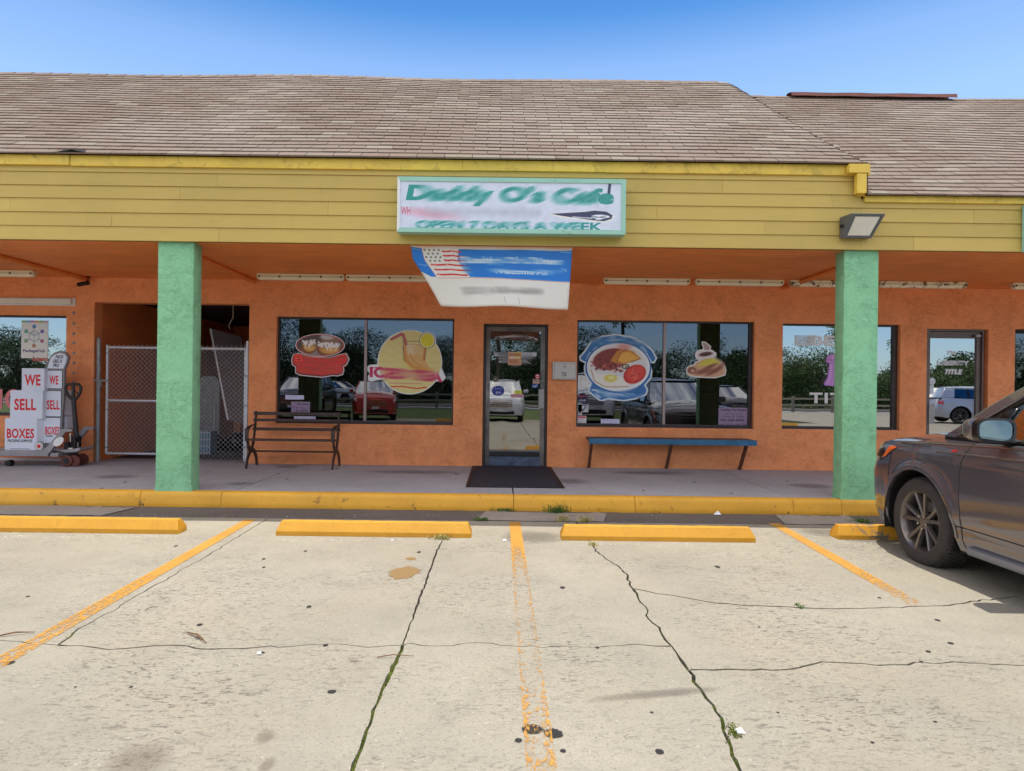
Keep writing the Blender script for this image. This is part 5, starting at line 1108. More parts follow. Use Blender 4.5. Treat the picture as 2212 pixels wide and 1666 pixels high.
# fluorescent fixtures under the soffit
def tube_light(u0, u1, vm, label, rusty=False):
    Yt = 9.72; xa = P(u0, vm, Yt)[0]; xb = P(u1, vm, Yt)[0]; t = thing('tube_light', label, 'light', ((xa + xb) / 2, Yt, ZC - .001), 'tube lights along the soffit')
    b = MB(); b.add([(xa, Yt - .05, ZC - .045), (xb, Yt - .05, ZC - .045), (xb, Yt + .05, ZC - .045), (xa, Yt + .05, ZC - .045), (xa + .01, Yt - .045, ZC - .003), (xb - .01, Yt - .045, ZC - .003), (xb - .01, Yt + .045, ZC - .003), (xa + .01, Yt + .045, ZC - .003)], [(0,3,2,1),(4,5,6,7),(0,1,5,4),(1,2,6,5),(2,3,7,6),(3,0,4,7)]); b.build('housing', 'fixture_rusty' if rusty else 'fixture', t, bevel=.006)
    b = MB(); prof = [(-.046, -.049), (-.044, -.075), (-.03, -.096), (.03, -.096), (.044, -.075), (.046, -.049)]; rows = []
    for x, k_ in ((xa + .004, .3), (xa + .03, .9), (xa + .05, 1), (xb - .05, 1), (xb - .03, .9), (xb - .004, .3)): rows.append([(x, Yt + p[0] * (.7 + .3 * k_), ZC - .049 + (p[1] + .049) * k_) for p in prof])
    b.grid(rows); b.build('diffuser', 'fixture_rusty' if rusty else 'fixture', t, smooth=True)
    n = 4
    for i in range(n + 1):
        x = xa + .04 + (xb - xa - .08) * i / n; MB().box(x - .012, x + .012, Yt - .056, Yt - .045, ZC - .062, ZC - .034).build('clip', 'clip', t)
    MB().box(xa + .002, xb - .002, Yt - .052, Yt - .0505, ZC - .050, ZC - .046).build('gasket', 'clip', t)
tube_light(-113, 77, 590, 'white tube light at the far left above the package shop window'); tube_light(556, 745, 595, 'tube light above the left end of the left diner window')
tube_light(748, 937, 597, 'tube light with its right end behind the hanging banner'); tube_light(1303, 1490, 604, 'tube light above the mailbox side of the right diner window')
tube_light(1501, 1692, 608, 'tube light above the right end of the blue bench'); tube_light(1704, 1890, 610, 'rusty stained tube light passing behind the right pillar', True)
tube_light(1898, 2088, 614, 'rusty tube light just right of the right pillar', True); tube_light(2184, 2374, 620, 'tube light cut off by the right edge', True)
for u0, u1 in ((1290, 1430),): MB().box(P(u0, 0, 10)[0], P(u1, 0, 10)[0], YW - .03, YW - .002, ZC - .03, ZC - .004).build('wood_strip', 'soffit', bld)
q = RC(-120, 643, 159, 657, YW - .06); sl_ = thing('strip_light', 'slim white strip light over the package shop window', 'light', ((q[0] + q[1]) / 2, YW, q[2])); MB().box(q[0], q[1], YW - .02, YW - .001, q[2] - .01, q[3] + .01).build('backplate', 'white', sl_); MB().box(q[0] + .02, q[1] - .04, YW - .08, YW - .021, q[2] + .006, q[3] - .004).build('diffuser', 'lens', sl_, bevel=.012)
# security camera
q = P(180, 612, YW - .2); sc = thing('security_camera', 'small black security camera at the soffit above the package shop window', 'security camera', (q[0], YW - .2, ZC - .002))
MB().lathe([(-.01, 0), (-.01, .035), (0, .035)], (q[0] + .03, YW - .12, ZC - .003), 'z', 14).build('base', 'blackgloss', sc); MB().tube([(q[0] + .03, YW - .12, ZC - .01), (q[0] + .02, YW - .15, q[2] + .01)], .008, 8).build('arm', 'blackgloss', sc)
MB().tube([(q[0] + .05, YW - .13, q[2] + .02), (q[0] - .06, YW - .24, q[2] - .03)], .032, 14).build('camera_body', 'blackgloss', sc, smooth=True); MB().tube([(q[0] - .061, YW - .241, q[2] - .0305), (q[0] - .066, YW - .246, q[2] - .033)], .022, 12).build('lens', 'black', sc)
# letter box 722
Ym = YW - .09; q = RC(1194, 782, 1245, 820, Ym); mb = thing('letter_box', 'grey wall mounted letter box numbered 722 beside the diner door', 'mailbox', ((q[0] + q[1]) / 2, YW, q[2]))
MB().box(q[0], q[1], Ym, YW - .001, q[2], q[3]).build('box', 'mail_grey', mb, bevel=.006); x0, x1, z0, z1 = q
MB().box(x0 + .028, x1 - .014, Ym - .006, Ym - .001, z0 + .02, z1 - .03).build('door_panel', 'mail_grey', mb, bevel=.003)
for r_ in ((x0 + .025, x1 - .011, z0 + .017, z0 + .0195), (x0 + .025, x1 - .011, z1 - .0295, z1 - .027), (x0 + .025, x0 + .0275, z0 + .0195, z1 - .0295), (x1 - .0135, x1 - .011, z0 + .0195, z1 - .0295)): MB().box(r_[0], r_[1], Ym - .0015, Ym - .0005, r_[2], r_[3]).build('door_gap', 'clip', mb)
xc, zc = P(1219.7, 792, Ym)[0], P(1219.7, 792, Ym)[2]; MB().lathe([(-.014, 0), (-.014, .009), (-.009, .014), (-.006, .016)], (xc, Ym, zc), 'y', 16).build('lock', 'steel', mb, smooth=True)
q = RC(1213, 804.5, 1223.5, 813, Ym); lettering('722', q[0], q[1], q[2], q[3], Ym - .0065, 'black_print', mb, .02)

# ================================================================ furniture on the sidewalk
# metal bench
def B_(cx, cy, Y): return P(516.2 + .239 * cx, 648.9 + .239 * cy, Y)
yf, yb_b, ybt = 9.78, 10.02, 10.2
be = thing('metal_bench', 'brown metal slatted park bench against the orange wall', 'bench', (B_(500, 1500, 9.9)[0], 9.95, ZS))
xl0, xr0 = B_(110, 1400, 9.9)[0], B_(875, 1400, 9.9)[0]
def flat(pts, w_, t_): # flat bar side frame in the yz plane at x
    return pts
for xx in (xl0, xr0):
    sgn = 0
    def bar(name, yz, w_=.030, par=be):
        pts = [(xx, y, z) for y, z in yz]; sm2 = []
        for i in range(len(pts) - 1):
            for k in range(6):
                t = k / 6; p0, p1, p2, p3 = pts[max(0, i - 1)], pts[i], pts[i + 1], pts[min(len(pts) - 1, i + 2)]
                sm2.append(tuple(.5 * (2 * b1 + (c1 - a1) * t + (2 * a1 - 5 * b1 + 4 * c1 - d1) * t * t + (-a1 + 3 * b1 - 3 * c1 + d1) * t ** 3) for a1, b1, c1, d1 in zip(p0, p1, p2, p3)))
        sm2.append(pts[-1]); return MB().tube(sm2, w_, 8, flat=(1.35, .55)).build(name, 'bench_metal', par, smooth=True)
    g0 = ZS
    bar('leg', [(9.70, g0), (9.76, g0 + .14), (9.86, g0 + .235), (9.95, g0 + .31), (10.0, g0 + .42), (10.04, g0 + .58), (10.09, g0 + .83)])
    bar('leg', [(10.14, g0), (10.10, g0 + .14), (10.0, g0 + .235), (9.86, g0 + .26), (9.78, g0 + .33), (9.74, g0 + .43), (9.72, g0 + .40)])
    bar('armrest', [(10.05, g0 + .62), (9.93, g0 + .625), (9.78, g0 + .60), (9.715, g0 + .53), (9.72, g0 + .40)], .023)
def slat(y, z, a_, b_, h_, d_, tilt=0.): MB().box(a_, b_, y - d_ / 2, y + d_ / 2, z - h_ / 2, z + h_ / 2).build('slat', 'bench_metal', be, bevel=.004)
for y, z, h_, d_ in ((10.085, ZS + .80, .05, .018), (10.07, ZS + .70, .042, .018), (10.045, ZS + .565, .046, .018)): slat(y - .018, z, xl0 - .03, xr0 + .03, h_, d_)
for i in range(4): slat(9.74 + i * .082, ZS + .42 - i * .004, xl0 - .02, xr0 + .02, .026, .06)
MB().tube([(xl0, 9.93, ZS + .235), (xr0, 9.93, ZS + .235)], .014, 8).build('stretcher', 'bench_metal', be)
# blue bench fixed to the wall
q = RC(1273, 949.5, 1635.5, 961.5, YW - .42); x0, x1, z0, z1 = q
bb = thing('blue_bench', 'long blue edged wall bench on three diagonal brackets under the right diner window', 'bench', ((x0 + x1) / 2, YW - .2, ZS))
MB().box(x0, x1, YW - .42, YW - .38, z0, z1).build('front_board', 'bench_blue', bb, bevel=.004)
for i in range(3): MB().box(x0 + .004, x1 - .004, YW - .378 + i * .125, YW - .378 + i * .125 + .12, z1 - .035, z1 - .004 + .001 * i).build('seat_board', 'bench_top', bb, bevel=.003)
for cx_ in (x0 + .05, (x0 + x1) / 2 - .0, x1 - .12):
    b = MB(); b.hexa([(cx_ - .02, YW - .06, ZS + .005), (cx_ + .02, YW - .06, ZS + .005), (cx_ + .02, YW - .012, ZS + .005), (cx_ - .02, YW - .012, ZS + .005), (cx_ - .02, YW - .365, z1 - .06), (cx_ + .02, YW - .365, z1 - .06), (cx_ + .02, YW - .30, z1 - .06), (cx_ - .02, YW - .30, z1 - .06)]); b.build('bracket', 'rust', bb); MB().box(cx_ - .02, cx_ + .02, YW - .37, YW - .004, z1 - .058, z1 - .037).build('bearer', 'rust', bb)
# door mat
xa, ya = G(1006, 1053, ZS); xb, _ = G(1219, 1054, ZS); _, yt = G(1113, 1008, ZS)
dm = thing('door_mat', 'dark ribbed rubber mat in front of the diner door', 'door mat', ((xa + xb) / 2, (ya + yt) / 2, ZS))
b = MB(); n = 44; rows = []
for i in range(n * 2 + 1): x = xa + .05 + (xb - xa - .1) * i / (n * 2); rows.append([(x, ya + .05, ZS + .009 + .002 * (i % 2)), (x, yt - .09, ZS + .009 + .002 * (i % 2))])
b.grid(rows); b.f = [f_[::-1] for f_ in b.f]; b.build('ribbed_field', 'mat_rubber', dm)
b = MB()
for r_ in ((xa, xb, ya, ya + .05), (xa, xb, yt - .09, yt - .04), (xa, xa + .05, ya + .05, yt - .09), (xb - .05, xb, ya + .05, yt - .09)): b.box(r_[0], r_[1], r_[2], r_[3], ZS + .002, ZS + .010)
b.build('border', 'black', dm)
# ---- chain link gate
Yg_ = YW + .06
def C1(cx, cy, Y=Yg_): return P(.3275 * cx, 501.3 + .3275 * cy, Y)
gt = thing('chain_link_gate', 'galvanised chain link double gate across the dark passage opening', 'gate', (C1(1100, 1490)[0], Yg_, ZS))
xL, xR, xM = C1(706, 1000)[0], C1(1618, 1000)[0], C1(1180, 1000)[0]; zT, zB, zM = C1(1100, 766)[2], C1(1100, 1465)[2], C1(900, 1113)[2]
pl = C1(661, 705); MB().tube([(pl[0], Yg_ - .03, ZS - .01), (pl[0], Yg_ - .03, pl[2])], .03, 16).build('gate_post', 'galv_dull', gt, smooth=True); MB().lathe([(0, .031), (.012, .03), (.03, .0)], (pl[0], Yg_ - .03, pl[2]), 'z', 16).build('post_cap', 'galv_dull', gt, smooth=True)
pr = C1(1634, 720); MB().tube([(pr[0], Yg_, ZS), (pr[0], Yg_, pr[2])], .024, 14).build('gate_post', 'galv', gt, smooth=True)
for nm, a_, b_ in (('stile', (xL, zB), (xL, zT + .04)), ('stile', (xM - .03, zB), (xM - .03, zT)), ('rail', (xL, zT), (xM - .03, zT)), ('rail', (xL, zB), (xM - .03, zB)), ('rail', (xL, zM), (xM - .03, zM)), ('rail', (xM + .03, zT), (xR, zT)), ('stile', (xR, ZS + .03), (xR, zT + .02)), ('stile', (xM + .03, ZS + .03), (xM + .03, zT))):
    MB().tube([(a_[0], Yg_, a_[1]), (b_[0], Yg_, b_[1])], .019, 12).build(nm, 'galv', gt, smooth=True)
for cy in (980, 1170, 1420, 800): q = C1(712, cy); MB().lathe([(-.012, .024), (.012, .024)], (xL, Yg_, q[2]), 'z', 14).build('band', 'galv_dull', gt)
for cy in (950, 1145, 1300, 1418): q = C1(1618, cy); MB().box(xR - .03, pr[0] + .03, Yg_ - .028, Yg_ - .02, q[2] - .012, q[2] + .012).build('hinge', 'galv_dull', gt)
q = C1(680, 980); MB().box(pl[0] - .05, xL + .03, Yg_ - .066, Yg_ - .058, q[2] - .014, q[2] + .014).build('latch', 'galv_dull', gt); MB().box(q[0] - .015, q[0] + .015, Yg_ - .075, Yg_ - .05, q[2] - .1, q[2] - .015).build('padlock', 'galv_dull', gt)
wire = MB(); dw, dh = .037, .070
def wires(xa, xb, za, zb):
    n = int((xb - xa) / dw); dwx = (xb - xa) / n; nz = int((zb - za) / dh); 
    for i in range(-nz, n + nz):
        pass
    k = 0
    for c_ in range(n + 1):
        # vertical zigzag wires, neighbours interlock
        pts = []; x = xa + c_ * dwx; s_ = 1 if c_ % 2 == 0 else -1
        for r_ in range(2 * nz + 1):
            off = (dwx / 2) * (1 if (r_ % 2 == 0) else -1); px = min(xb, max(xa, x + off * s_)); pts.append((px, Yg_ - .005 + (.003 if r_ % 2 else -.003), za + r_ * (zb + .04 - za) / (2 * nz)))
        wire.tube(pts, .0023, 4)
        e_ = pts[-1]; wire.tube([e_, (e_[0] + .012, e_[1], e_[2] + .022)], .0019, 4); wire.tube([e_, (e_[0] - .012, e_[1], e_[2] + .022)], .0019, 4)
wires(xL + .02, xM - .04, zB - .01, zT); wires(xM + .04, xR - .01, ZS + .06, zT)
wire.build('chain_link_mesh', 'galv', gt, kind='stuff')
# clutter in the passage
dp = thing('leaning_panel', 'pale door panel leaning behind the chain link gate', 'panel', (-4.6, 12.0, ZS))
A_, B2 = C1(1405, 640, 11.6), C1(1560, 1230, 11.6); 
b = MB(); a0, a1 = C1(1395, 638, 11.7), C1(1590, 690, 11.9); b0, b1 = C1(1510, 1240, 11.2), C1(1700, 1290, 11.3)
b.hexa([(b0[0], 11.2, b0[2]), (b1[0], 11.3, b1[2]), (b1[0], 11.34, b1[2]), (b0[0], 11.24, b0[2]), (a0[0], 11.7, a0[2]), (a1[0], 11.9, a1[2]), (a1[0], 11.94, a1[2]), (a0[0], 11.74, a0[2])]); b.build('panel', 'door_panel', dp)
b = MB(); b.hexa([(b0[0] - .03, 11.19, b0[2]), (b0[0] - .002, 11.19, b0[2]), (b0[0] - .002, 11.25, b0[2]), (b0[0] - .03, 11.25, b0[2]), (a0[0] - .03, 11.69, a0[2]), (a0[0] - .002, 11.69, a0[2]), (a0[0] - .002, 11.75, a0[2]), (a0[0] - .03, 11.75, a0[2])]); b.build('edge_strip', 'white', dp)
q = C1(1370, 950, 12.2); q2 = C1(1370, 1500, 12.2)
cb = thing('folded_table', 'grey folded table standing on edge in the passage', 'table', (q[0], 12.2, ZS)); MB().prism([(q[0] - .16, ZS + .02), (q[0] + .22, ZS + .02), (q[0] + .22, q[2] - .1), (q[0] + .14, q[2]), (q[0] - .1, q[2]), (q[0] - .16, q[2] - .08)], 12.2, 12.26).build('table_top', 'galv_dull', cb, bevel=.01); MB().tube([(q[0] - .1, 12.17, ZS + .2), (q[0] + .15, 12.17, ZS + .2), (q[0] + .15, 12.17, ZS + .9), (q[0] - .1, 12.17, ZS + .9)], .014, 8).build('leg_frame', 'galv', cb)
q = C1(1560, 950, 12.4); ob = thing('orange_board', 'narrow orange brown board leaning in the passage', 'board', (q[0], 12.4, ZS)); b = MB(); b.hexa([(q[0], 12.3, ZS), (q[0] + .12, 12.3, ZS), (q[0] + .12, 12.33, ZS), (q[0], 12.33, ZS), (q[0] - .12, 12.7, q[2] + .05), (q[0], 12.7, q[2] + .05), (q[0], 12.73, q[2] + .05), (q[0] - .12, 12.73, q[2] + .05)]); b.build('board', 'wood_orange', ob)
q = C1(1350, 1330, 11.6); tb = thing('storage_crate', 'white and teal wire crate on the passage floor', 'crate', (q[0], 11.6, ZS))
b = MB()
for i in range(6): b.box(q[0] - .12 + i * .05, q[0] - .112 + i * .05, 11.5, 11.508, ZS, ZS + .42)
for j in range(4): b.box(q[0] - .12, q[0] + .14, 11.509, 11.515, ZS + .02 + j * .12, ZS + .028 + j * .12)
b.build('wire_front', 'white', tb, kind='stuff'); MB().box(q[0] - .12, q[0] + .14, 11.52, 11.8, ZS + .01, ZS + .4).build('liner', 'teal_bin', tb, bevel=.01)
p0, p1 = C1(1535, 520, 11.5), C1(1518, 640, 11.5); cb = MB().tube([(p0[0], 11.5, ZC - .12), (p0[0] + .01, 11.5, (p0[2] + p1[2]) / 2 + .05), (p1[0] - .03, 11.5, p1[2] + .05), (p1[0], 11.5, p1[2])], .008, 6).build('hanging_cable', 'cable'); tag(cb, 'pale cable hanging from the passage ceiling', 'cable')
for i, (cx, cy, s_) in enumerate(((1420, 1400, .16), (1500, 1430, .13), (1560, 1360, .18))):
    q = C1(cx, cy, 12.0); t = thing('rubbish_bag', ('black lumpy bag beside the storage crate', 'smaller black bag in the middle of the passage', 'black bag below the orange board')[i], 'bag', (q[0], 12, ZS)); b = MB(); rows = []
    for a_ in range(9):
        th = a_ / 8 * math.pi; rows.append([(q[0] + s_ * math.sin(th) * math.cos(p) * (1 + .2 * math.sin(p * 3 + a_)), 12 + s_ * math.sin(th) * math.sin(p), ZS + s_ * 1.1 * (1 - math.cos(th)) * .9) for p in np.linspace(0, 6.283, 13)])
    b.grid(rows); b.build('bag', 'blackgloss', t, smooth=True)
# ---- boxes display and pallet jack
def J(cx, cy, Y): return P(.168 * cx, 737.4 + .168 * cy, Y)
def jr(cx0, cy0, cx1, cy1, Y): return (J(cx0, 0, Y)[0], J(cx1, 0, Y)[0], J((cx0 + cx1) / 2, cy1, Y)[2], J((cx0 + cx1) / 2, cy0, Y)[2])
Yb = 9.72
ds = thing('box_display', 'tall cardboard display of stacked white boxes with red lettering on a pallet jack', 'display', (J(400, 1410, Yb)[0], Yb + .1, J(400, 1410, Yb)[2]))
for (r_, txt, tr_) in (((285, 347, 575, 635), 'WE', (322, 428, 527, 570)), ((140, 632, 558, 998), 'SELL', (193, 738, 474, 888)), ((76, 990, 555, 1412), 'BOXES', (102, 1122, 453, 1248))):
    x0, x1, z0, z1 = jr(*r_, Yb); MB().box(x0, x1 if txt != 'BOXES' else jr(0, 0, 490, 10, Yb)[1], Yb, Yb + .30, z0 + .002, z1).build('white_box', 'box_white', ds, bevel=.003)
    if txt == 'BOXES': b = MB(); xx = jr(0, 0, 490, 10, Yb)[1]; b.hexa([(xx + .001, Yb + .002, z0 + .002), (x1, Yb + .10, z0 + .002), (x1, Yb + .30, z0 + .002), (xx + .001, Yb + .30, z0 + .002), (xx + .001, Yb + .002, z1), (x1, Yb + .10, z1), (x1, Yb + .30, z1), (xx + .001, Yb + .30, z1)]); b.build('box_side', 'box_white', ds)
    q = jr(*tr_, Yb - .002); lettering(txt, *q, Yb - .002, 'red', ds, .03, spacing=1.06)
q = jr(116, 1262, 432, 1298, Yb - .002); lettering('PACKING SUPPLIES', *q, Yb - .002, 'black_print', ds, .02)
q = jr(145, 1383, 400, 1387, Yb - .002); MB().box(q[0], q[1], Yb - .002, Yb - .001, q[2], q[3] + .002).build('printed_rule', 'black_print', ds)
Yh = 9.80
hp = [J(*p, Yh) for p in [(575,350),(600,290),(650,190),(700,145),(770,122),(840,140),(885,195),(870,270),(830,360),(828,640),(800,980),(790,1300),(560,1410),(575,640)]]
MB().prism([(p[0], p[2]) for p in hp], Yh, Yh + .04).build('hand_truck_panel', 'frame_grey', ds)
hp = [J(*p, Yh) for p in [(608,348),(655,215),(700,175),(770,150),(830,165),(862,205),(852,260),(815,352)]]; MB().prism([(p[0], p[2]) for p in hp], Yh - .003, Yh - .001).build('top_label', 'box_white', ds)
for t_, r_ in (('PACK', (715, 178, 820, 222)), ('LIKE A', (682, 232, 798, 277)), ('PRO', (686, 288, 765, 332))): lettering(t_, *jr(*r_, Yh - .006), Yh - .006, 'black_print', ds, .02, .25)
for r_, t_, tr_ in (((598, 378, 806, 605), 'WE', (640, 442, 757, 557)), ((582, 640, 796, 965), 'SELL', (610, 757, 776, 880)), ((580, 985, 790, 1310), 'BOXES', (595, 1098, 780, 1203))):
    x0, x1, z0, z1 = jr(*r_, Yh); MB().box(x0 - .006, x1 + .006, Yh - .003, Yh - .001, z0 - .006, z1 + .006).build('panel_outline', 'black_print', ds); MB().box(x0, x1, Yh - .006, Yh - .0035, z0, z1).build('white_panel', 'box_white', ds); lettering(t_, *jr(*tr_, Yh - .008), Yh - .008, 'red', ds, .03, spacing=1.06)
lettering('PACKING', *jr(604, 1208, 690, 1232, Yh - .008), Yh - .008, 'black_print', ds, .02)
for r_ in ((832, 965, 868, 1125), (812, 632, 832, 960)): x0, x1, z0, z1 = jr(*r_, Yh + .08); MB().box(x0 - .1, x1, Yh + .08, Yh + .3, z0, z1).build('white_box', 'box_white', ds, bevel=.003)
q = J(530, 1345, Yb); 
for rad, mt, yy in ((.068, 'black', .012), (.060, 'white', .016), (.048, 'black_print', .018), (.044, 'white', .020), (.028, 'red', .022)): MB().lathe([(-yy, 0), (-yy, rad), (0, rad)], (q[0], Yb - .03, q[2]), 'y', 24).build('wheel_disc', mt, ds)
# pallet jack
pj = thing('pallet_jack', 'grey pallet jack with a dark pump handle parked along the wall', 'pallet jack', (J(700, 1500, 9.9)[0], 9.9, ZS))
Yj = 9.55; x0, x1, z0, z1 = jr(-500, 1412, 632, 1478, Yj)
MB().box(x0, x1, Yj, Yj + .18, z0, z1).build('fork', 'jack_grey', pj, bevel=.008); MB().box(x0, x1, Yj + .38, Yj + .56, z0, z1).build('fork', 'jack_grey', pj, bevel=.008)
pts = [J(*p, Yj) for p in [(500,1415),(600,1360),(800,1128),(830,1125),(930,1132),(925,1160),(840,1170),(630,1440)]]
MB().prism([(p[0], p[2]) for p in pts], Yj - .004, Yj + .014).build('side_plate', 'jack_grey', pj, bevel=.003); MB().prism([(p[0], p[2]) for p in pts], Yj + .5, Yj + .56).build('side_plate', 'jack_grey', pj)
pe = [J(690 + 60 * math.cos(t) * (1), 1290 + 62 * math.sin(t), Yj) for t in np.linspace(0, 6.28, 20)[:-1]]; MB().prism([(p[0] + (p[2] - .4) * .5, p[2]) for p in pe], Yj - .007, Yj - .0045).build('oval_sticker', 'white', pj)
a_, b_ = J(632, 1440, Yj), J(735, 1490, Yj); MB().box(a_[0], b_[0], Yj + .02, Yj + .5, b_[2], a_[2]).build('toe_plate', 'jack_grey', pj, bevel=.004)
pts = [J(*p, Yj + .1) for p in [(650,1385),(900,1395),(1035,1365),(1040,1395),(1000,1420),(840,1430)]]; MB().prism([(p[0], p[2]) for p in pts], Yj + .08, Yj + .42).build('linkage_plate', 'jack_grey', pj, bevel=.004)
xa_, za = J(945, 770, 9.8)[0], J(945, 770, 9.8)[2]; xb_, zb_ = J(985, 1240, 9.8)[0], J(985, 1240, 9.8)[2]
MB().tube([(xa_, 9.8, za), (xb_, 9.8, zb_)], [.030, .036], 12).build('shaft', 'jack_dark', pj, smooth=True)
lp = [J(*p, 9.8) for p in [(945,765),(880,700),(845,640),(842,590),(870,556),(940,552),(1010,554),(1040,590),(1036,650),(1000,710),(955,765)]]; MB().tube([(p[0], 9.8, p[2]) for p in lp], .022, 10).build('handle_loop', 'jack_dark', pj, smooth=True)
MB().tube([(J(940, 560, 9.8)[0], 9.8, J(940, 560, 9.8)[2]), (xa_, 9.8, za)], .024, 10).build('grip_bar', 'jack_dark', pj, smooth=True); MB().tube([J(970, 640, 9.79), J(1005, 685, 9.79)], .008, 6).build('release_lever', 'jack_dark', pj)
b = MB(); x0, x1, z0, z1 = jr(880, 1290, 935, 1400, 9.78); b.box(x0, x1, 9.7, 9.86, z0, z1); b.build('pump_block', 'jack_dark', pj, bevel=.01); x0, x1, z0, z1 = jr(925, 1215, 1015, 1400, 9.8); MB().box(x0, x1, 9.74, 9.90, z0, z1).build('pump_housing', 'jack_dark', pj, bevel=.014)
MB().tube([J(905, 1180, 9.74), J(905, 1295, 9.74)], .011, 10).build('piston', 'chrome', pj); MB().tube([J(1000, 1300, 9.72), J(1000, 1360, 9.72)], .009, 8).build('spring', 'steel', pj); q = J(905, 1380, 9.69); MB().box(q[0] - .035, q[0] + .03, 9.69, 9.699, q[2] - .01, q[2] + .01).build('label_plate', 'white', pj)
for cx, Yw_, rr2 in ((868, 9.66, .085), (968, 9.86, .085)):
    q = J(cx, 1500, Yw_); tyre = MB().lathe([(-.03, 0), (-.03, rr2 * .45), (-.034, rr2 * .8), (-.028, rr2), (.028, rr2), (.034, rr2 * .8), (.03, 0)], (q[0], Yw_, ZS + rr2), 'y', 26).build('wheel', 'wheel_brown', pj, smooth=True); MB().lathe([(-.038, 0), (-.038, rr2 * .5), (-.032, rr2 * .55)], (q[0], Yw_, ZS + rr2), 'y', 20).build('hub', 'jack_dark', tyre)
    MB().lathe([(-.02, 0), (-.02, rr2), (.02, rr2), (.02, 0)], (q[0] + .1, Yw_ + .01, ZS + rr2), 'y', 24).build('wheel', 'wheel_brown', pj, smooth=True)
q = J(112, 1490, 9.62); MB().lathe([(-.04, 0), (-.04, .045), (.04, .045), (.04, 0)], (q[0], 9.64, ZS + .045), 'y', 20).build('load_wheel', 'black', pj, smooth=True)

# ================================================================ wheel stops and litter
def wheel_stop(u0, u1, v, label, mat='stoppaint'):
    x0, yy = G(u0, v[0]); x1, _ = G(u1, v[1]); yy = (G(u0, v[0])[1] + G(u1, v[1])[1]) / 2; x0 = P(u0, v[0], yy)[0]; x1 = P(u1, v[1], yy)[0]
    b = MB(); prof = [(0, .0), (.002, .040), (.055, .126), (.125, .128), (.17, .05), (.172, .0)]; n = 26; rows = []
    for i in range(n + 1):
        t = i / n; x = x0 + (x1 - x0) * t; e_ = min(t, 1 - t) * n
        ins = lambda k: (0, 0, .035, .035, 0, 0)[k]
        row = []
        for k, (py, pz) in enumerate(prof):
            xx = x + (ins(k) if i == 0 else (-ins(k) if i == n else 0)); chip = random.uniform(-.002, .002) if 0 < i < n else 0
            row.append((xx, yy + py + chip, pz + (chip if pz > .1 else 0)))
        rows.append(row)
    b.grid(rows); b.f = [f_[::-1] for f_ in b.f]; k = len(prof); b.f.append(tuple(range(k))); b.f.append(tuple(range(n * k, n * k + k))[::-1])
    o = b.build('wheel_stop', mat, None, bevel=.004); tag(o, label, 'wheel stop', 'yellow wheel stops at the head of the bays'); return o
wheel_stop(-52, 385, (1148, 1155), 'yellow concrete wheel stop at the left, cut off by the picture edge'); wheel_stop(595, 1018, (1158, 1161.5), 'yellow wheel stop left of the middle painted stripe')
wheel_stop(1213, 1633, (1169, 1171), 'yellow wheel stop right of the middle painted stripe'); wheel_stop(1811, 2240, (1167, 1170), 'chipped yellow wheel stop with grey patches by the front tyre', 'stopworn')
def tuft(u, v, n, h_, spread, label, z=0., mat='weed', depth=.05, leafy=False):
    x, y = G(u, v, z); b = MB()
    for _ in range(n):
        px, py = x + random.gauss(0, spread * .4), y + random.uniform(-depth, depth); an = random.uniform(0, 6.28); l_ = h_ * random.uniform(.4, 1.1); ln_ = random.uniform(.2, .9) * l_; w_ = random.uniform(.002, .0045)
        dx, dy = math.cos(an), math.sin(an); b.add([(px - dy * w_, py + dx * w_, z), (px + dy * w_, py - dx * w_, z), (px + dx * ln_ * .35 + dy * w_ * .7, py + dy * ln_ * .35 - dx * w_ * .7, z + l_ * .65), (px + dx * ln_, py + dy * ln_, z + l_ * .9), (px + dx * ln_ * .35 - dy * w_ * .7, py + dy * ln_ * .35 + dx * w_ * .7, z + l_ * .65)], [(0, 1, 2, 4), (4, 2, 3)])
        if leafy:
            for k in range(3):
                t = random.random(); cx, cy, cz = px + dx * ln_ * t * .6, py + dy * ln_ * t * .6, z + l_ * t; r_ = random.uniform(.006, .013); a2 = random.uniform(0, 6.28)
                b.add([(cx, cy, cz), (cx + r_ * math.cos(a2), cy + r_ * math.sin(a2), cz + r_ * .5), (cx + 2 * r_ * math.cos(a2 + .3), cy + 2 * r_ * math.sin(a2 + .3), cz + r_ * .3), (cx + r_ * math.cos(a2 + .7), cy + r_ * math.sin(a2 + .7), cz)], [(0, 1, 2, 3)])
    return tag(b.build('weed_tuft', mat), label, 'weed')
tuft(1205, 1108, 120, .11, .16, 'largest green weed tuft at the curb foot right of the middle stripe', leafy=True); tuft(1215, 1126, 70, .09, .09, 'pale grassy weed in front of the largest tuft', mat='weed_dry')
tuft(1085, 1104, 80, .045, .16, 'low green weeds at the curb foot above the middle stripe', leafy=True); tuft(1262, 1128, 70, .08, .07, 'yellow green weed by the left end of the third wheel stop', mat='weed_dry', leafy=True)
tuft(1292, 1104, 70, .05, .05, 'small weed at the curb below the letter box', leafy=True); tuft(1346, 1104, 70, .05, .05, 'small weed at the curb below the breakfast sticker', leafy=True)
tuft(163, 1088, 70, .05, .10, 'green weeds at the curb foot left of the left pillar', leafy=True); tuft(1862, 1128, 110, .06, .16, 'grass growing behind the chipped wheel stop')
tuft(955, 1164, 160, .05, .10, 'dry weeds under the right end of the second wheel stop', mat='weed_dry'); tuft(1280, 1178, 70, .035, .06, 'dry weeds in the crack below the third wheel stop', mat='weed_dry'); tuft(1726, 1311, 40, .02, .03, 'small weed in the long crack beyond the right stripe'); tuft(1582, 1582, 60, .02, .035, 'mossy weeds in the broken hole of the right crack', mat='moss')
tuft(1040, 1124, 70, .03, .10, 'thin moss at the gutter edge beside the middle stripe', leafy=True)
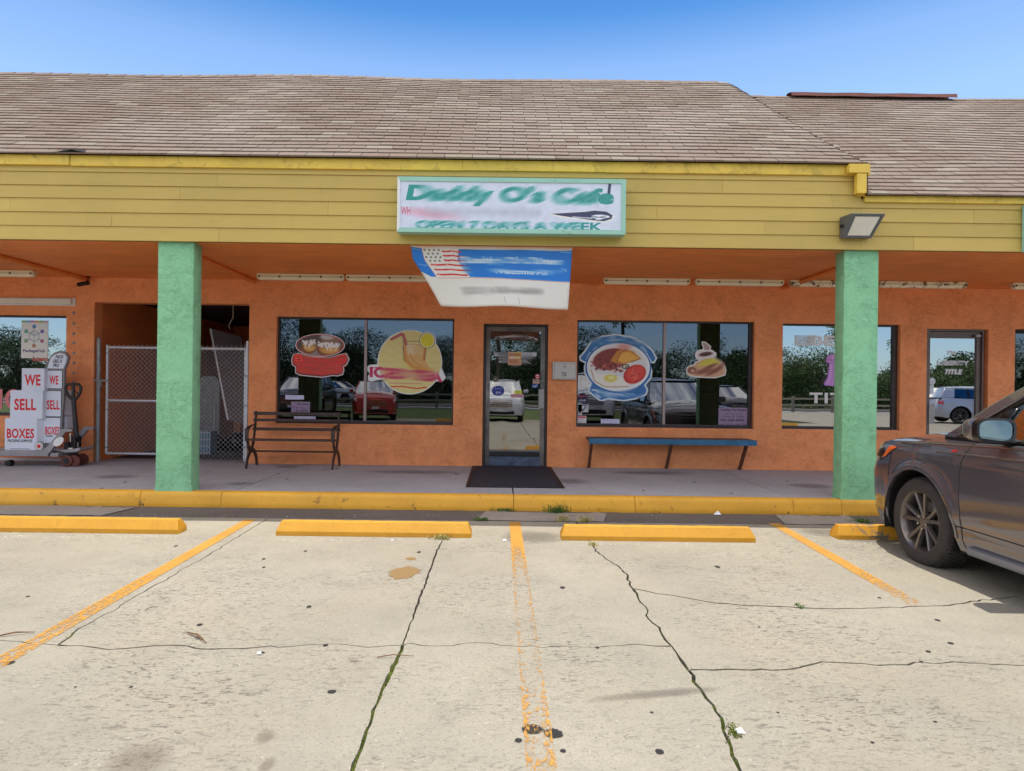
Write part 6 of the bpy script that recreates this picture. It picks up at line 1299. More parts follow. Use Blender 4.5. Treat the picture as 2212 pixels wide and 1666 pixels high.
def twig(u0, v0, u1, v1, label, r_=.0045):
    a_, b_ = G(u0, v0), G(u1, v1); p = [(a_[0], a_[1], .008), ((a_[0] * .6 + b_[0] * .4) + .004, a_[1] * .6 + b_[1] * .4 + .006, .016), (b_[0], b_[1], .007)]
    return tag(MB().tube(p, [r_, r_, r_ * .5], 6).build('twig', 'twig'), label, 'twig')
twig(405, 1369, 446, 1391, 'light brown twig lying above the long left crack'); twig(413, 1372, 440, 1384, 'second twig crossed over the light brown one')
twig(0, 1376, 75, 1368, 'thin dark twig at the left edge on the yellow stripe'); twig(815, 1423, 895, 1420, 'thin brown twig lying across the mossy joint', .003); twig(313, 1321, 339, 1313, 'short reddish twig right of the left stripe', .003)
def scrap(u, v, s_, label, z=0.): 
    x, y = G(u, v, z); b = MB(); b.add([(x - s_, y - s_ * .6, z + .004), (x + s_, y - s_ * .8, z + .006), (x + s_ * .3, y + s_ * .2, z + s_ * 1.1), (x - s_ * .7, y + s_ * .6, z + .01)], [(0, 1, 2), (0, 2, 3)]); return tag(b.build('paper_scrap', 'paper'), label, 'litter')
scrap(1549, 1112, .04, 'white crumpled paper scrap in the gutter'); scrap(1598, 1583, .02, 'small white scrap in the broken hole of the right crack'); scrap(561, 1413, .014, 'tiny white scrap below the long left crack'); scrap(848, 1168, .012, 'tiny white scrap below the second wheel stop'); scrap(1090, 1169, .02, 'white scrap at the right end of the second wheel stop')
b = MB()
for _ in range(420):
    us = random.choice([(0, 385, 1158), (595, 1020, 1166), (1213, 1633, 1175), (1811, 1900, 1172), (0, 2200, 1112)]); u = random.uniform(us[0], us[1]); v = us[2] + abs(random.gauss(0, 2.5)); x, y = G(u, v); r_ = random.uniform(.002, .007); z = .001
    b.add([(x - r_, y - r_, z), (x + r_, y - r_ * .5, z), (x + r_ * .6, y + r_, z), (x, y, z + r_)], [(0, 1, 3), (1, 2, 3), (2, 0, 3)])
mk('grit', srgb(210, 204, 194), .8, var=.3, scale=40); o = b.build('grit', 'grit', None); o['kind'] = 'stuff'

# ================================================================ vehicles
def make_car(name, label, cat, loc, rz, paint, plan=None, sc=(1, 1, 1), dark=True, detail=False, boxy=0., group=None):
    """front points to local +Y; l runs back from the nose. Parts are in local coordinates."""
    t = thing(name, label, cat, loc, group, rz); t.scale = sc
    LEN = 4.76; O = LEN / 2
    wtab = [(0, .74), (.06, .80), (.15, .85), (.25, .885), (.5, .93), (.9, .955), (2.4, .962), (3.9, .955), (4.4, .93), (4.62, .88), (4.72, .80), (4.76, .72)]
    ztab = [(0, .90), (.12, .96), (.35, 1.0), (.75, 1.02), (1.5, 1.06), (2.5, 1.09), (3.6, 1.12), (4.4, 1.14), (4.76, 1.10)]
    ctab = [(0, .93), (.1, 1.0), (.25, 1.06), (.6, 1.12), (1.0, 1.165), (1.35, 1.19), (1.6, 1.17), (4.2, 1.15), (4.76, 1.12)]
    WL, WR_, WZ, RA = .93, 3.77, .335, .455
    def zlo(l):
        z = .245 + .03 * smooth((.35 - l) / .35) + .05 * smooth((l - 4.3) / .4)
        for c_ in (WL, WR_):
            if abs(l - c_) < RA: z = max(z, WZ + math.sqrt(RA * RA - (l - c_) ** 2) * (1 if True else 1))
        return z
    def inset(l, z):
        q = lerp([(.2, .07), (.27, .035), (.34, .012), (.42, .016), (.46, .004), (.62, 0), (.86, .004), (.93, .0), (.965, .010), (1.02, .022), (1.08, .05), (1.14, .08)], z)
        for c_ in (WL, WR_):
            d = math.hypot(l - c_, (z - WZ)); q -= .020 * math.exp(-((d - RA - .02) / .05) ** 2)
        return q
    def lean(z): return lerp([(.2, .06), (.35, .0), (.7, -.01), (.85, .05), (.95, .12), (1.05, .16), (1.2, .22)], z)
    def gapbend(l, z): return lerp([(.25, .06), (.45, .02), (.65, 0), (.85, .0), (.96, .04), (1.06, .10)], z) * math.exp(-((l - 1.45) / .16) ** 2)
    def surf(l, z, off=0.):
        w_ = lerp(wtab, l) - inset(l, z) + off
        ll = l + lean(z) * (1 - smooth(l / 1.1)) - .10 * smooth((z - .6) / .6) * smooth((l - 4.2) / .5) + gapbend(l, z)
        return (w_, O - ll, z)
    Ls = sorted(set([0, .03, .06, .1, .15, .2, .27, .34, .41] + [round(c_ + RA * math.cos(a_), 4) for c_ in (WL, WR_) for a_ in np.linspace(0, math.pi, 25)] + [c_ + s_ * (RA + .002) for c_ in (WL, WR_) for s_ in (-1, 1)] + list(np.arange(1.45, 3.3, .1)) + [1.442, 1.45, 2.452, 2.46, 3.29] + [4.3, 4.4, 4.5, 4.6, 4.68, 4.73, 4.76]))
    ts = [0, .05, .11, .17, .22, .235, .3, .38, .46, .54, .62, .70, .78, .84, .88, .91, .95, .98, 1.]
    def column(l):
        z0, z1 = zlo(l), lerp(ztab, l); return [surf(l, z0 + (z1 - z0) * q) for q in ts]
    def crown(l):
        z1 = lerp(ztab, l); zc_ = lerp(ctab, l); a_ = surf(l, z1); out = []
        for k in range(1, 9):
            u = k / 8; out.append((a_[0] * (1 - u), a_[1] + (.10 * smooth(u * 1.5)) * (1 - smooth(l / .9)) , z1 + (zc_ - z1) * math.sin(u * math.pi / 2) ** .8 if zc_ > z1 else z1 + (zc_ - z1) * u))
        return out
    def flip(m, s_):
        m.v = [(x * s_, y, z) for x, y, z in m.v]
        if s_ < 0: m.f = [f_[::-1] for f_ in m.f]
        return m
    def region(a_, b_):  return [l for l in Ls if a_ - 1e-6 <= l <= b_ + 1e-6]
    for s_ in (-1, 1):
        for nm, a_, b_ in (('front_wing', .0, 1.442), ('front_door', 1.45, 2.452), ('rear_door', 2.46, 3.29), ('rear_wing', 3.2975, 4.76)):
            ll = region(a_, b_)
            if nm == 'rear_wing': ll = [3.2975] + [l for l in ll if l > 3.3]
            m = MB(); m.grid([column(l) for l in ll]); m.f = m.f if s_ > 0 else m.f; m.f = [f_[::-1] for f_ in m.f] if s_ > 0 else m.f; m.f = [f_[::-1] for f_ in m.f]
            m.v = [(x * s_, y, z) for x, y, z in m.v]
            o = m.build(nm, paint, t, smooth=True, local=True, angle=32)
            # turned-in edge so the panel has thickness
        # door handle
        if detail:
            for lc in (2.2, 3.1):
                p = surf(lc, .98, .03); MB().box(s_ * p[0] - .012, s_ * p[0] + .012, p[1] - .1, p[1] + .1, .965, 1.0).build('door_handle', paint, t, bevel=.01, local=True)
        # wheels
        for lc in (WL, WR_):
            yc = O - lc; xo = .94; R_ = .362
            prof = [(.0, R_ * .70), (.008, R_ * .74), (.012, R_ * .86), (.004, R_ * .95), (-.012, R_ * .985), (-.03, R_), (-.12, R_ + .003), (-.20, R_), (-.225, R_ * .97), (-.235, R_ * .85), (-.225, R_ * .70)]
            m = MB().lathe([(xo * s_ + a_ * s_ - .018 * s_, r_) for a_, r_ in prof], (0, yc, R_ - .004), 'x', 56)
            ty = m.build('tyre', 'rubber', t, smooth=True, local=True, angle=50)
            if detail and s_ < 0 and lc == WL:
                tr = MB()
                for k in range(64):
                    an = 2 * math.pi * k / 64
                    for (a0, a1, da) in ((-.028, -.075, .0), (-.082, -.118, .05), (-.126, -.162, .02), (-.170, -.215, .07)):
                        pts = []
                        for (aa, dd) in ((a0, -.018), (a1, -.018), (a1, .018), (a0, .018)):
                            th = an + da + dd; pts.append((aa, th))
                        base = len(tr.v)
                        for rr3 in (R_ - .004, R_ + .0085):
                            for aa, th in pts: tr.v.append((s_ * (xo - .018 + aa), yc + rr3 * math.cos(th), R_ - .004 + rr3 * math.sin(th)))
                        tr.f += [tuple(base + q_ for q_ in f4) for f4 in ((4, 5, 6, 7), (0, 1, 5, 4), (1, 2, 6, 5), (2, 3, 7, 6), (3, 0, 4, 7))]
                o = tr.build('tread', 'tread', ty, local=True); o['kind'] = 'stuff'
            rp = [(-.004, R_ * .715), (-.0, R_ * .70), (-.012, R_ * .67), (-.05, R_ * .63), (-.15, R_ * .62), (-.17, R_ * .5)]
            rimo = MB().lathe([(s_ * (xo - .016 + a_), r_) for a_, r_ in rp], (0, yc, R_ - .004), 'x', 48).build('rim', 'rim', t, smooth=True, local=True, angle=40)
            MB().lathe([(s_ * (xo - .16), 0), (s_ * (xo - .16), R_ * .60)], (0, yc, R_ - .004), 'x', 24).build('brake_shadow', 'black', rimo, local=True)
            if detail: MB().lathe([(s_ * (xo - .13), .04), (s_ * (xo - .11), .04), (s_ * (xo - .105), .165), (s_ * (xo - .13), .165)], (0, yc, R_ - .004), 'x', 32).build('brake_disc', 'steel', rimo, local=True)
            hub = R_ - .004; a0 = .23
            for k in range(5):
                for dd, tw in ((-.20, .0), (.20, .0)):
                    th = a0 + 2 * math.pi * k / 5; th1 = th + dd * (1.25 if True else 1); pr = []
                    r0, r1, rm = .040, R_ * .665, R_ * .36
                    def pt(rad, ang, w_, xo_, dpt):
                        ca, sa = math.cos(ang), math.sin(ang); return [(s_ * (xo + xo_ - dpt), yc + rad * ca - w_ * -sa * 1., hub + rad * sa - w_ * ca) for _ in (0,)][0]
                    m = MB(); rows = []
                    for (rad, ang, w_, xx) in ((r0, th + dd * 1.0, .013, -.062), (rm * .6, th + dd * 1.0, .0125, -.050), (rm, th + dd * 1.05, .013, -.044), (r1, th1 * 1.0, .016, -.030)):
                        ca, sa = math.cos(ang), math.sin(ang); nx, nz = -sa, ca; cx_, cz_ = yc + rad * ca, hub + rad * sa
                        rows.append([(s_ * (xo + xx - .030), cx_ - nx * w_ * 1.3, cz_ - nz * w_ * 1.3), (s_ * (xo + xx - .004), cx_ - nx * w_, cz_ - nz * w_), (s_ * (xo + xx), cx_ - nx * w_ * .5, cz_ - nz * w_ * .5), (s_ * (xo + xx - .005), cx_, cz_), (s_ * (xo + xx), cx_ + nx * w_ * .5, cz_ + nz * w_ * .5), (s_ * (xo + xx - .004), cx_ + nx * w_, cz_ + nz * w_), (s_ * (xo + xx - .030), cx_ + nx * w_ * 1.3, cz_ + nz * w_ * 1.3)])
                    m.grid(rows)
                    if detail or dd < 0 or True: m.build('spoke', 'rim', rimo, smooth=detail, local=True)
                    if not detail: pass
            MB().lathe([(s_ * (xo - .095), .07), (s_ * (xo - .062), .066), (s_ * (xo - .055), .036), (s_ * (xo - .045), .032), (s_ * (xo - .043), 0)], (0, yc, hub), 'x', 24).build('hub_cap', 'rim', rimo, smooth=True, local=True)
            if detail:
                for k in range(5):
                    th = a0 + .63 + 2 * math.pi * k / 5; MB().lathe([(s_ * (xo - .06), .013), (s_ * (xo - .036), .011), (s_ * (xo - .032), 0)], (0, yc + .054 * math.cos(th), hub + .054 * math.sin(th)), 'x', 8).build('lug_nut', 'chrome', rimo, smooth=True, local=True)
            # wheel arch liner
            m = MB(); rows = []
            for th in np.linspace(-.25, math.pi + .25, 22): rows.append([(s_ * (.945 if detail else .93), yc + (RA + .004) * math.cos(th), WZ + (RA + .004) * math.sin(th)), (s_ * .60, yc + (RA + .004) * math.cos(th), WZ + (RA + .004) * math.sin(th))])
            m.grid(rows); m.add([(s_ * .60, yc + (RA + .004) * math.cos(th), WZ + (RA + .004) * math.sin(th)) for th in np.linspace(-.25, math.pi + .25, 22)], [tuple(range(22))]); m.build('wheel_liner', 'black', t, local=True)
        # sill strip
        m = MB(); rows = []
        for l in np.arange(1.50, 3.26, .1): p = surf(l, .29); rows.append([(s_ * (p[0] - .02), p[1], .305), (s_ * (p[0] + .035), p[1], .292), (s_ * (p[0] + .04), p[1], .262), (s_ * (p[0] + .02), p[1], .238), (s_ * (p[0] - .10), p[1], .225)])
        m.grid(rows); m.f.append(tuple(range(5))); m.f.append(tuple(range(len(m.v) - 5, len(m.v)))[::-1]); m.build('sill_trim', 'sill_alu' if detail else 'plastic_dark', t, smooth=True, local=True)
    # bonnet, cowl, tail
    m = MB(); rows = []
    for l in [q for q in Ls if q <= 1.45]:
        c1 = crown(l); z1 = lerp(ztab, l); a_ = surf(l, z1); row = [a_] + c1; row = [(-x, y, z) for x, y, z in row][:-1] + row[::-1]; rows.append(row)
    m.grid(rows); m.build('bonnet', paint, t, smooth=True, local=True, angle=35)
    m = MB(); rows = []
    for l in [q for q in Ls if q >= 1.442]:
        c1 = crown(l); z1 = lerp(ztab, l); a_ = surf(l, z1); row = [a_] + c1; row = [(-x, y, z) for x, y, z in row][:-1] + row[::-1]; rows.append(row)
    m.grid(rows); m.build('belt_deck', 'plastic_dark' if detail else 'black', t, smooth=True, local=True)
    for l, nm in ((0, 'front_panel'), (4.76, 'tailgate')):
        m = MB(); c0 = column(l) + crown(l); rows = []
        for (x, y, z) in column(l): rows.append([(x * q_, y + (.10 if l == 0 else -.05) * (1 - q_ ** 2), z) for q_ in (-1, -.66, -.33, 0, .33, .66, 1)])
        m.grid(rows); m.build(nm, paint, t, smooth=True, local=True)
    yfr = surf(0, .6)[1] + .11
    gm = MB()
    for k in range(4): gm.box(-.45, .45, yfr - .02, yfr + .012, .62 + k * .065, .65 + k * .065)
    gm.build('grille', 'chrome' if not detail else 'black', t, local=True, kind='stuff'); MB().box(-.55, .55, yfr - .03, yfr + .0, .32, .45).build('lower_intake', 'black', t, local=True, bevel=.02); MB().box(-.16, .16, yfr, yfr + .012, .48, .57).build('number_plate', 'white', t, local=True)
    MB().box(-.84, .84, -O + .35, O - .35, .20, .44).build('underbody', 'black', t, local=True)
    # lamps as surface patches
    def patch(nm, poly, mat, off=.004, s_=-1, par=t, side=True):
        cx_, cz_ = sum(p[0] for p in poly) / len(poly), sum(p[1] for p in poly) / len(poly); m = MB(); n = len(poly); m.v.append(surf(cx_, cz_, off)); K = 5
        for k in range(1, K + 1):
            for p in poly: m.v.append(surf(cx_ + (p[0] - cx_) * k / K, cz_ + (p[1] - cz_) * k / K, off))
        m.f += [(0, 1 + i, 1 + (i + 1) % n) for i in range(n)]
        for k in range(K - 1): m.f += [(1 + k * n + i, 1 + (k + 1) * n + i, 1 + (k + 1) * n + (i + 1) % n, 1 + k * n + (i + 1) % n) for i in range(n)]
        m.v = [(x * s_, y, z) for x, y, z in m.v]; return m.build(nm, mat, par, smooth=True, local=True)
    for s_ in (-1, 1):
        hl = patch('headlight', [(.02, .80), (.12, .79), (.25, .80), (.40, .85), (.50, .91), (.58, .955), (.45, .965), (.30, .955), (.15, .92), (.04, .88)], 'lamp_clear' if detail else 'lens', .006, s_)
        if detail:
            patch('amber_lens', [(.33, .835), (.41, .86), (.50, .915), (.59, .955), (.50, .962), (.42, .952)], 'amber', .012, s_, hl); patch('lamp_shadow', [(.05, .81), (.30, .815), (.36, .90), (.30, .93), (.15, .90)], 'blackgloss', .009, s_, hl)
        patch('tail_light', [(4.45, .86), (4.70, .86), (4.72, 1.0), (4.5, 1.02)], 'red', .006, s_)
    # cabin
    zr = 1.62 - .0 * boxy
    A0, A1 = (1.20, 1.10), (2.06, 1.60); RB = 4.15
    def gs(l, z, off=0.):
        w_ = lerp([(1.0, .885), (1.10, .865), (1.35, .775), (1.6, .655)], z) + off - .05 * smooth((l - 3.6) / 1.) - .04 * smooth((1.6 - l) / .6); return (w_, O - l, z)
    def gquad(nm, pts, mat, off=0., s_=1, N_=6, thick=0):
        A_, B_, C_, D_ = pts; m = MB(); rows = []
        for i in range(N_ + 1):
            u = i / N_; r0 = (A_[0] + (B_[0] - A_[0]) * u, A_[1] + (B_[1] - A_[1]) * u); r1 = (D_[0] + (C_[0] - D_[0]) * u, D_[1] + (C_[1] - D_[1]) * u)
            rows.append([gs(r0[0] + (r1[0] - r0[0]) * v / N_, r0[1] + (r1[1] - r0[1]) * v / N_, off) for v in range(N_ + 1)])
        m.grid(rows); m.v = [(x * s_, y, z) for x, y, z in m.v]; o = m.build(nm, mat, t, smooth=True, local=True)
        if thick: q_ = o.modifiers.new('thickness', 'SOLIDIFY'); q_.thickness = thick; q_.offset = 0
        return o
    gm_ = 'carglass' if detail else 'darkglass'
    zt_ = 1.56
    for s_ in (-1, 1):
        gquad('quarter_window', [(1.30, 1.095), (1.60, 1.10), (1.72, 1.30), (1.60, 1.285)], gm_, -.004, s_)
        gquad('side_window', [(1.66, 1.10), (2.46, 1.11), (2.46, zt_), (2.06, zt_)], gm_, -.004, s_); gquad('side_window', [(1.66, 1.10), (2.06, zt_), (1.9, 1.42), (1.72, 1.20)], gm_, -.0042, s_)
        gquad('side_window', [(2.56, 1.11), (3.36, 1.13), (3.36, zt_), (2.56, zt_)], gm_, -.004, s_); gquad('side_window', [(3.44, 1.13), (4.05, 1.20), (3.95, zt_ - .03), (3.44, zt_)], gm_, -.004, s_)
        mt_ = M[paint] if isinstance(paint, str) else paint
        gquad('pillar_front', [(1.13, 1.085), (1.27, 1.085), (2.08, 1.575), (2.02, 1.64)], paint, .006, s_, 8, .03)
        gquad('pillar_front_inner', [(1.27, 1.085), (1.33, 1.09), (2.12, 1.555), (2.08, 1.575)], 'blackgloss', .002, s_, 8, .02)
        gquad('mirror_pillar', [(1.58, 1.09), (1.67, 1.09), (1.80, 1.33), (1.70, 1.33)], 'blackgloss', .003, s_, 4, .02)
        gquad('pillar_middle', [(2.46, 1.09), (2.56, 1.09), (2.56, 1.58), (2.46, 1.58)], 'blackgloss', .004, s_, 6, .02); gquad('pillar_rear', [(3.36, 1.1), (3.44, 1.1), (3.44, 1.58), (3.36, 1.58)], 'blackgloss', .004, s_, 6, .02)
        gquad('pillar_tail', [(4.0, 1.12), (4.62, 1.12), (4.32, 1.60), (3.9, 1.60)], paint, .004, s_, 6, .03); gquad('roof_rail', [(2.02, 1.56), (4.3, 1.56), (4.3, 1.62), (2.02, 1.635)], paint, .006, s_, 8, .03)
        gquad('window_base', [(1.13, 1.05), (4.6, 1.08), (4.6, 1.14), (1.13, 1.10)], 'blackgloss', .004, s_, 8, .02)
        gquad('belt_trim', [(1.3, 1.092), (4.2, 1.122), (4.2, 1.135), (1.3, 1.105)], 'chrome' if detail else 'blackgloss', .012, s_, 8, .008)
        # wing mirror
        sh = surf(1.86, 1.06); ym, zm = O - 1.86, 1.185
        if detail:
            m = MB(); rows = []
            for a_ in range(11):
                th = a_ / 10 * math.pi; yy = ym - .075 + .16 * (1 - math.cos(th)) / 2 * 1.15; rr4 = math.sin(th) ** .45 if 0 < a_ < 10 else 0.0
                if a_ == 0: rr4 = .0
                rows.append([(s_ * (1.055 + .135 * rr4 * (abs(math.cos(p)) ** .6 * (1 if math.cos(p) > 0 else -1))), yy, zm + .082 * rr4 * (abs(math.sin(p)) ** .6 * (1 if math.sin(p) > 0 else -1))) for p in np.linspace(0, 2 * math.pi, 29)])
            m.grid(rows); mi = m.build('wing_mirror', paint, t, smooth=True, local=True, angle=0)
            def sq(rx, rz, y_, n=28): return [(s_ * (1.055 + rx * (abs(math.cos(p)) ** .55 * (1 if math.cos(p) > 0 else -1))), y_, zm + rz * (abs(math.sin(p)) ** .55 * (1 if math.sin(p) > 0 else -1))) for p in np.linspace(0, 2 * math.pi, n + 1)[:-1]]
            m = MB(); a1_, a2_ = sq(.135, .085, ym - .035), sq(.135, .085, ym - .088); a3_ = sq(.118, .07, ym - .088); a4_ = sq(.118, .07, ym - .07)
            m.grid([r_ + [r_[0]] for r_ in (a1_, a2_, a3_, a4_)]); m.build('mirror_rim', 'blackgloss', mi, smooth=True, local=True)
            m = MB(); g_ = sq(.119, .071, ym - .080); m.v = g_; m.f = [tuple(range(len(g_)))]; m.build('mirror_glass', 'mirror', mi, local=True)
            m = MB(); m.hexa([(s_ * .84, ym - .04, 1.085), (s_ * 1.0, ym - .04, 1.10), (s_ * 1.0, ym + .06, 1.10), (s_ * .84, ym + .07, 1.085), (s_ * .84, ym - .03, 1.12), (s_ * 1.0, ym - .03, 1.145), (s_ * 1.0, ym + .05, 1.145), (s_ * .84, ym + .06, 1.12)]); m.build('mirror_stalk', 'blackgloss', mi, local=True, bevel=.01)
        else: MB().box(s_ * 1.0 - .09, s_ * 1.0 + .09, ym - .04, ym + .05, 1.12, 1.25).build('wing_mirror', paint, t, bevel=.03, local=True)
    # windscreen, roof, rear glass
    def cross(l, z, bulge=.0, n=9):
        g_ = gs(l, z); return [(g_[0] * q_, g_[1] + bulge * (1 - q_ * q_), z + .0) for q_ in np.linspace(-1, 1, n)]
    m = MB(); m.grid([[(x, y, z) for x, y, z in cross(1.20 + .86 * u, 1.10 + .52 * u, .20 * (1 - u * .4))] for u in np.linspace(0, 1, 7)]); m.build('windscreen', 'darkglass' if not detail else 'carglass', t, smooth=True, local=True)
    m = MB(); rows = []
    for l, zc_, bl in ((2.02, 1.635, .12), (2.15, 1.66, .05), (2.6, 1.69, 0), (3.3, 1.69, 0), (3.9, 1.67, 0), (4.32, 1.63, -.02)):
        g_ = gs(l, 1.60); rows.append([(g_[0] * q_, g_[1] + bl * (1 - q_ * q_), 1.615 + (zc_ - 1.615) * (1 - abs(q_) ** 3)) for q_ in np.linspace(-1, 1, 13)])
    m.grid(rows); m.build('roof', paint, t, smooth=True, local=True)
    m = MB(); m.grid([cross(4.32 + .28 * u, 1.60 - .44 * u, -.04) for u in np.linspace(0, 1, 5)]); m.build('rear_window', 'darkglass', t, smooth=True, local=True)
    # interior
    for s_ in (-1, 1):
        for ls in (2.55, 3.45):
            m = MB(); m.box(s_ * .38 - .24, s_ * .38 + .24, O - ls, O - ls + .5, .5, .72); m.hexa([(s_ * .38 - .23, O - ls - .12, .6), (s_ * .38 + .23, O - ls - .12, .6), (s_ * .38 + .23, O - ls + .04, .6), (s_ * .38 - .23, O - ls + .04, .6), (s_ * .38 - .2, O - ls - .28, 1.3), (s_ * .38 + .2, O - ls - .28, 1.3), (s_ * .38 + .2, O - ls - .17, 1.3), (s_ * .38 - .2, O - ls - .17, 1.3)])
            if detail: m.build('seat', 'seat_grey', t, local=True, bevel=.03, kind='stuff')
    if detail:
        MB().box(-.82, .82, O - 1.95, O - 1.35, .9, 1.13).build('dashboard', 'seat_grey', t, local=True, bevel=.04)
        MB().tube([(-.38 + .18 * math.cos(a_), O - 2.02 + .06 * math.sin(a_), 1.12 + .17 * math.sin(a_)) for a_ in np.linspace(0, 6.283, 25)], .014, 8).build('steering_wheel', 'blackgloss', t, local=True)
        m = MB(); b_ = [surf(l, .972 + (l - 1.2) * .02, .004) for l in np.arange(1.18, 4.3, .12)]
        MB().tube([(-x, y, z) for x, y, z in b_], .007, 6).build('body_crease', paint, t, smooth=True, local=True)
        MB().tube([(-x, y, z) for x, y, z in [surf(l, lerp(ztab, l) - .012, .0015) for l in np.arange(.62, 4.3, .1)]], .0035, 6).build('shoulder_line', 'chrome', t, smooth=True, local=True)
        MB().tube([(-x, y, z) for x, y, z in [surf(l, .425, .002) for l in np.arange(1.40, 3.3, .1)]], .004, 6).build('lower_seam', 'black', t, smooth=True, local=True)
        for l in (1.446, 2.456, 3.294): MB().tube([(-x, y, z) for x, y, z in [surf(l, z, -.002) for z in np.arange(.27, lerp(ztab, l), .04)]], .005, 6).build('door_gap', 'black', t, smooth=True, local=True)
        MB().tube([(-x, y, z) for x, y, z in [surf(.50, z, .001) for z in (.90, .84, .78, .72)] + [surf(.545, .68, .001)]], .002, 6).build('bumper_seam', 'black', t, smooth=True, local=True)
        MB().tube([(-x, y, z) for x, y, z in [surf(l, .985 + .015 * l, .002) for l in np.arange(.62, 1.16, .06)]], .003, 6).build('bonnet_seam', 'black', t, smooth=True, local=True)
        bd = patch('badge', [(1.315, .985), (1.41, .99), (1.43, 1.008), (1.335, 1.004)], 'chrome', .006, -1); patch('badge_red', [(1.315, .986), (1.355, .989), (1.37, 1.003), (1.33, 1.001)], 'red', .009, -1, bd)
        m = MB(); rows = []
        for th in np.linspace(.0, math.pi, 30):
            q = surf(WL - (RA + .0) * math.cos(th), max(.25, WZ + (RA + .0) * math.sin(th)), .004); q2 = surf(WL - (RA + .022) * math.cos(th), max(.25, WZ + (RA + .022) * math.sin(th)), .002); rows.append([(-q[0] + .03, q[1], q[2] - .0), (-q[0], q[1], q[2]), (-q2[0], q2[1], q2[2])])
        m.grid(rows); m.build('arch_trim', paint, t, smooth=True, local=True)
    return t
mk('seat_grey', srgb(104, 110, 116), .8)
make_car('parked_car', 'dark grey brown metallic suv with black alloy wheels, nose towards the right pillar', 'car', (4.455, 6.42 - 2.38, -.012), 0, 'suv_paint', detail=True)

# ================================================================ what stands behind the viewpoint (seen mirrored in the glass)
car2 = [
 ('parked_car', 'red orange hatchback facing the shops, mirrored in the left diner window', 'car', (-5.3, -5.2 - 2.2, 0), R(-12), 'red_paint', (.93, .92, .98)),
 ('parked_car', 'dark suv mirrored at the left edge of the left diner window', 'car', (-8.1, -7.0, 0), R(-4), 'black_paint', (1., 1, 1.06)),
 ('parked_car', 'white van mirrored beside the breakfast sticker', 'car', (3.9, -7.4, 0), R(4), 'white_paint', (.98, 1, 1.22)),
 ('parked_car', 'dark blue suv mirrored across the right diner window', 'car', (6.7, -7.2, 0), R(3), 'navy_paint', (1, 1, 1.12)),
 ('parked_car', 'dark grey car mirrored right of the blue suv', 'car', (9.6, -7.4, 0), R(0), 'black_paint', (1, 1, .95)),
 ('parked_car', 'white car on the far road mirrored above the red hatchback', 'car', (-12.6, -31, 0), R(-65), 'white_paint', (1, 1, 1)),
 ('parked_car', 'silver suv mirrored in the office door at the right', 'car', (22.5, -9.6, 0), R(-80), 'silver_paint', (1, 1, 1)),
 ('parked_car', 'white pickup mirrored low in the diner door', 'car', (.2, -7.6, 0), R(2), 'white_paint', (1, 1.05, 1.02)),
]
for nm, lb, ct, lc, rz, pt_, s_ in car2: make_car(nm, lb, ct, lc, rz, pt_, sc=s_)
struct(MB().box(-200, 200, -34, -27, -.11, -.06).build('road', 'asphalt')); struct(MB().box(-200, 200, -24.5, -23, -.11, -.05).build('path', 'walk'))
struct(MB().box(14, 60, -22, -7.21, -.11, -.03).build('drive', 'lot'))
# rail fence
fe = thing('rail_fence', 'weathered two rail wooden fence beyond the lawn', 'fence', (0, -22.4, 0))
for i in range(24): x = -30 + i * 2.6; MB().box(x - .08, x + .08, -22.4, -22.25, -.12, 1.0).build('post', 'fence_wood', fe, bevel=.01)
for i in range(23):
    for z in (.45, .85): x = -30 + i * 2.6; MB().box(x, x + 2.58, -22.25, -22.2, z - .06, z + .06).build('rail', 'fence_wood', fe)
# trees
def leafmat(name, c):
    m, nt, b = mat_new(name); p = wpos(nt); col = mixc(nt, ramp(nt, noise(nt, p, 1.6, 4), .3, .7), [x * .55 for x in c], [x * 1.35 for x in c]); nt.links.new(col, b.inputs['Base Color']); b.inputs['Roughness'].default_value = .6; return m
M['leaf'] = leafmat('tree_leaves', srgb(74, 98, 42)); M['leaf2'] = leafmat('darker_tree_leaves', srgb(52, 72, 36)); M['frond'] = leafmat('palm_fronds', srgb(96, 116, 58))
def tree(label, loc, h_, r_, mat, seed):
    rs = np.random.RandomState(seed); t = thing('tree', label, 'tree', loc, 'trees beyond the road'); x, y, z = loc; tr = MB()
    tr.tube([(x, y, z), (x + .1, y, z + h_ * .3), (x, y + .1, z + h_ * .6)], [.2, .15, .08], 8); tr.build('trunk', 'bark', t)
    for k in range(4):
        a_ = k * 1.6 + rs.rand(); MB().tube([(x + .05, y, z + h_ * .3), (x + r_ * .4 * math.cos(a_), y + r_ * .4 * math.sin(a_), z + h_ * .6)], [.1, .04], 6).build('limb', 'bark', t)
    cr = MB(); cl = [(x + rs.randn() * r_ * .45, y + rs.randn() * r_ * .4, z + h_ * (.12 + .80 * rs.rand()), r_ * rs.uniform(.25, .5)) for _ in range(26)]
    for _ in range(12000):
        c_ = cl[rs.randint(len(cl))]; d = rs.randn(3); d /= np.linalg.norm(d); q = c_[3] * rs.uniform(.45, 1.08); p = np.array([c_[0] + d[0] * q, c_[1] + d[1] * q, max(z + .1, c_[2] + d[2] * q * .8)])
        a_ = rs.randn(3); a_ /= np.linalg.norm(a_); b_ = np.cross(a_, rs.randn(3)); b_ /= np.linalg.norm(b_) + 1e-6; s_ = rs.uniform(.045, .10)
        cr.add([tuple(p - a_ * s_), tuple(p + b_ * s_ * .5), tuple(p + a_ * s_), tuple(p - b_ * s_ * .5)], [(0, 1, 2, 3)])
    cr.build('crown', mat, t); return t
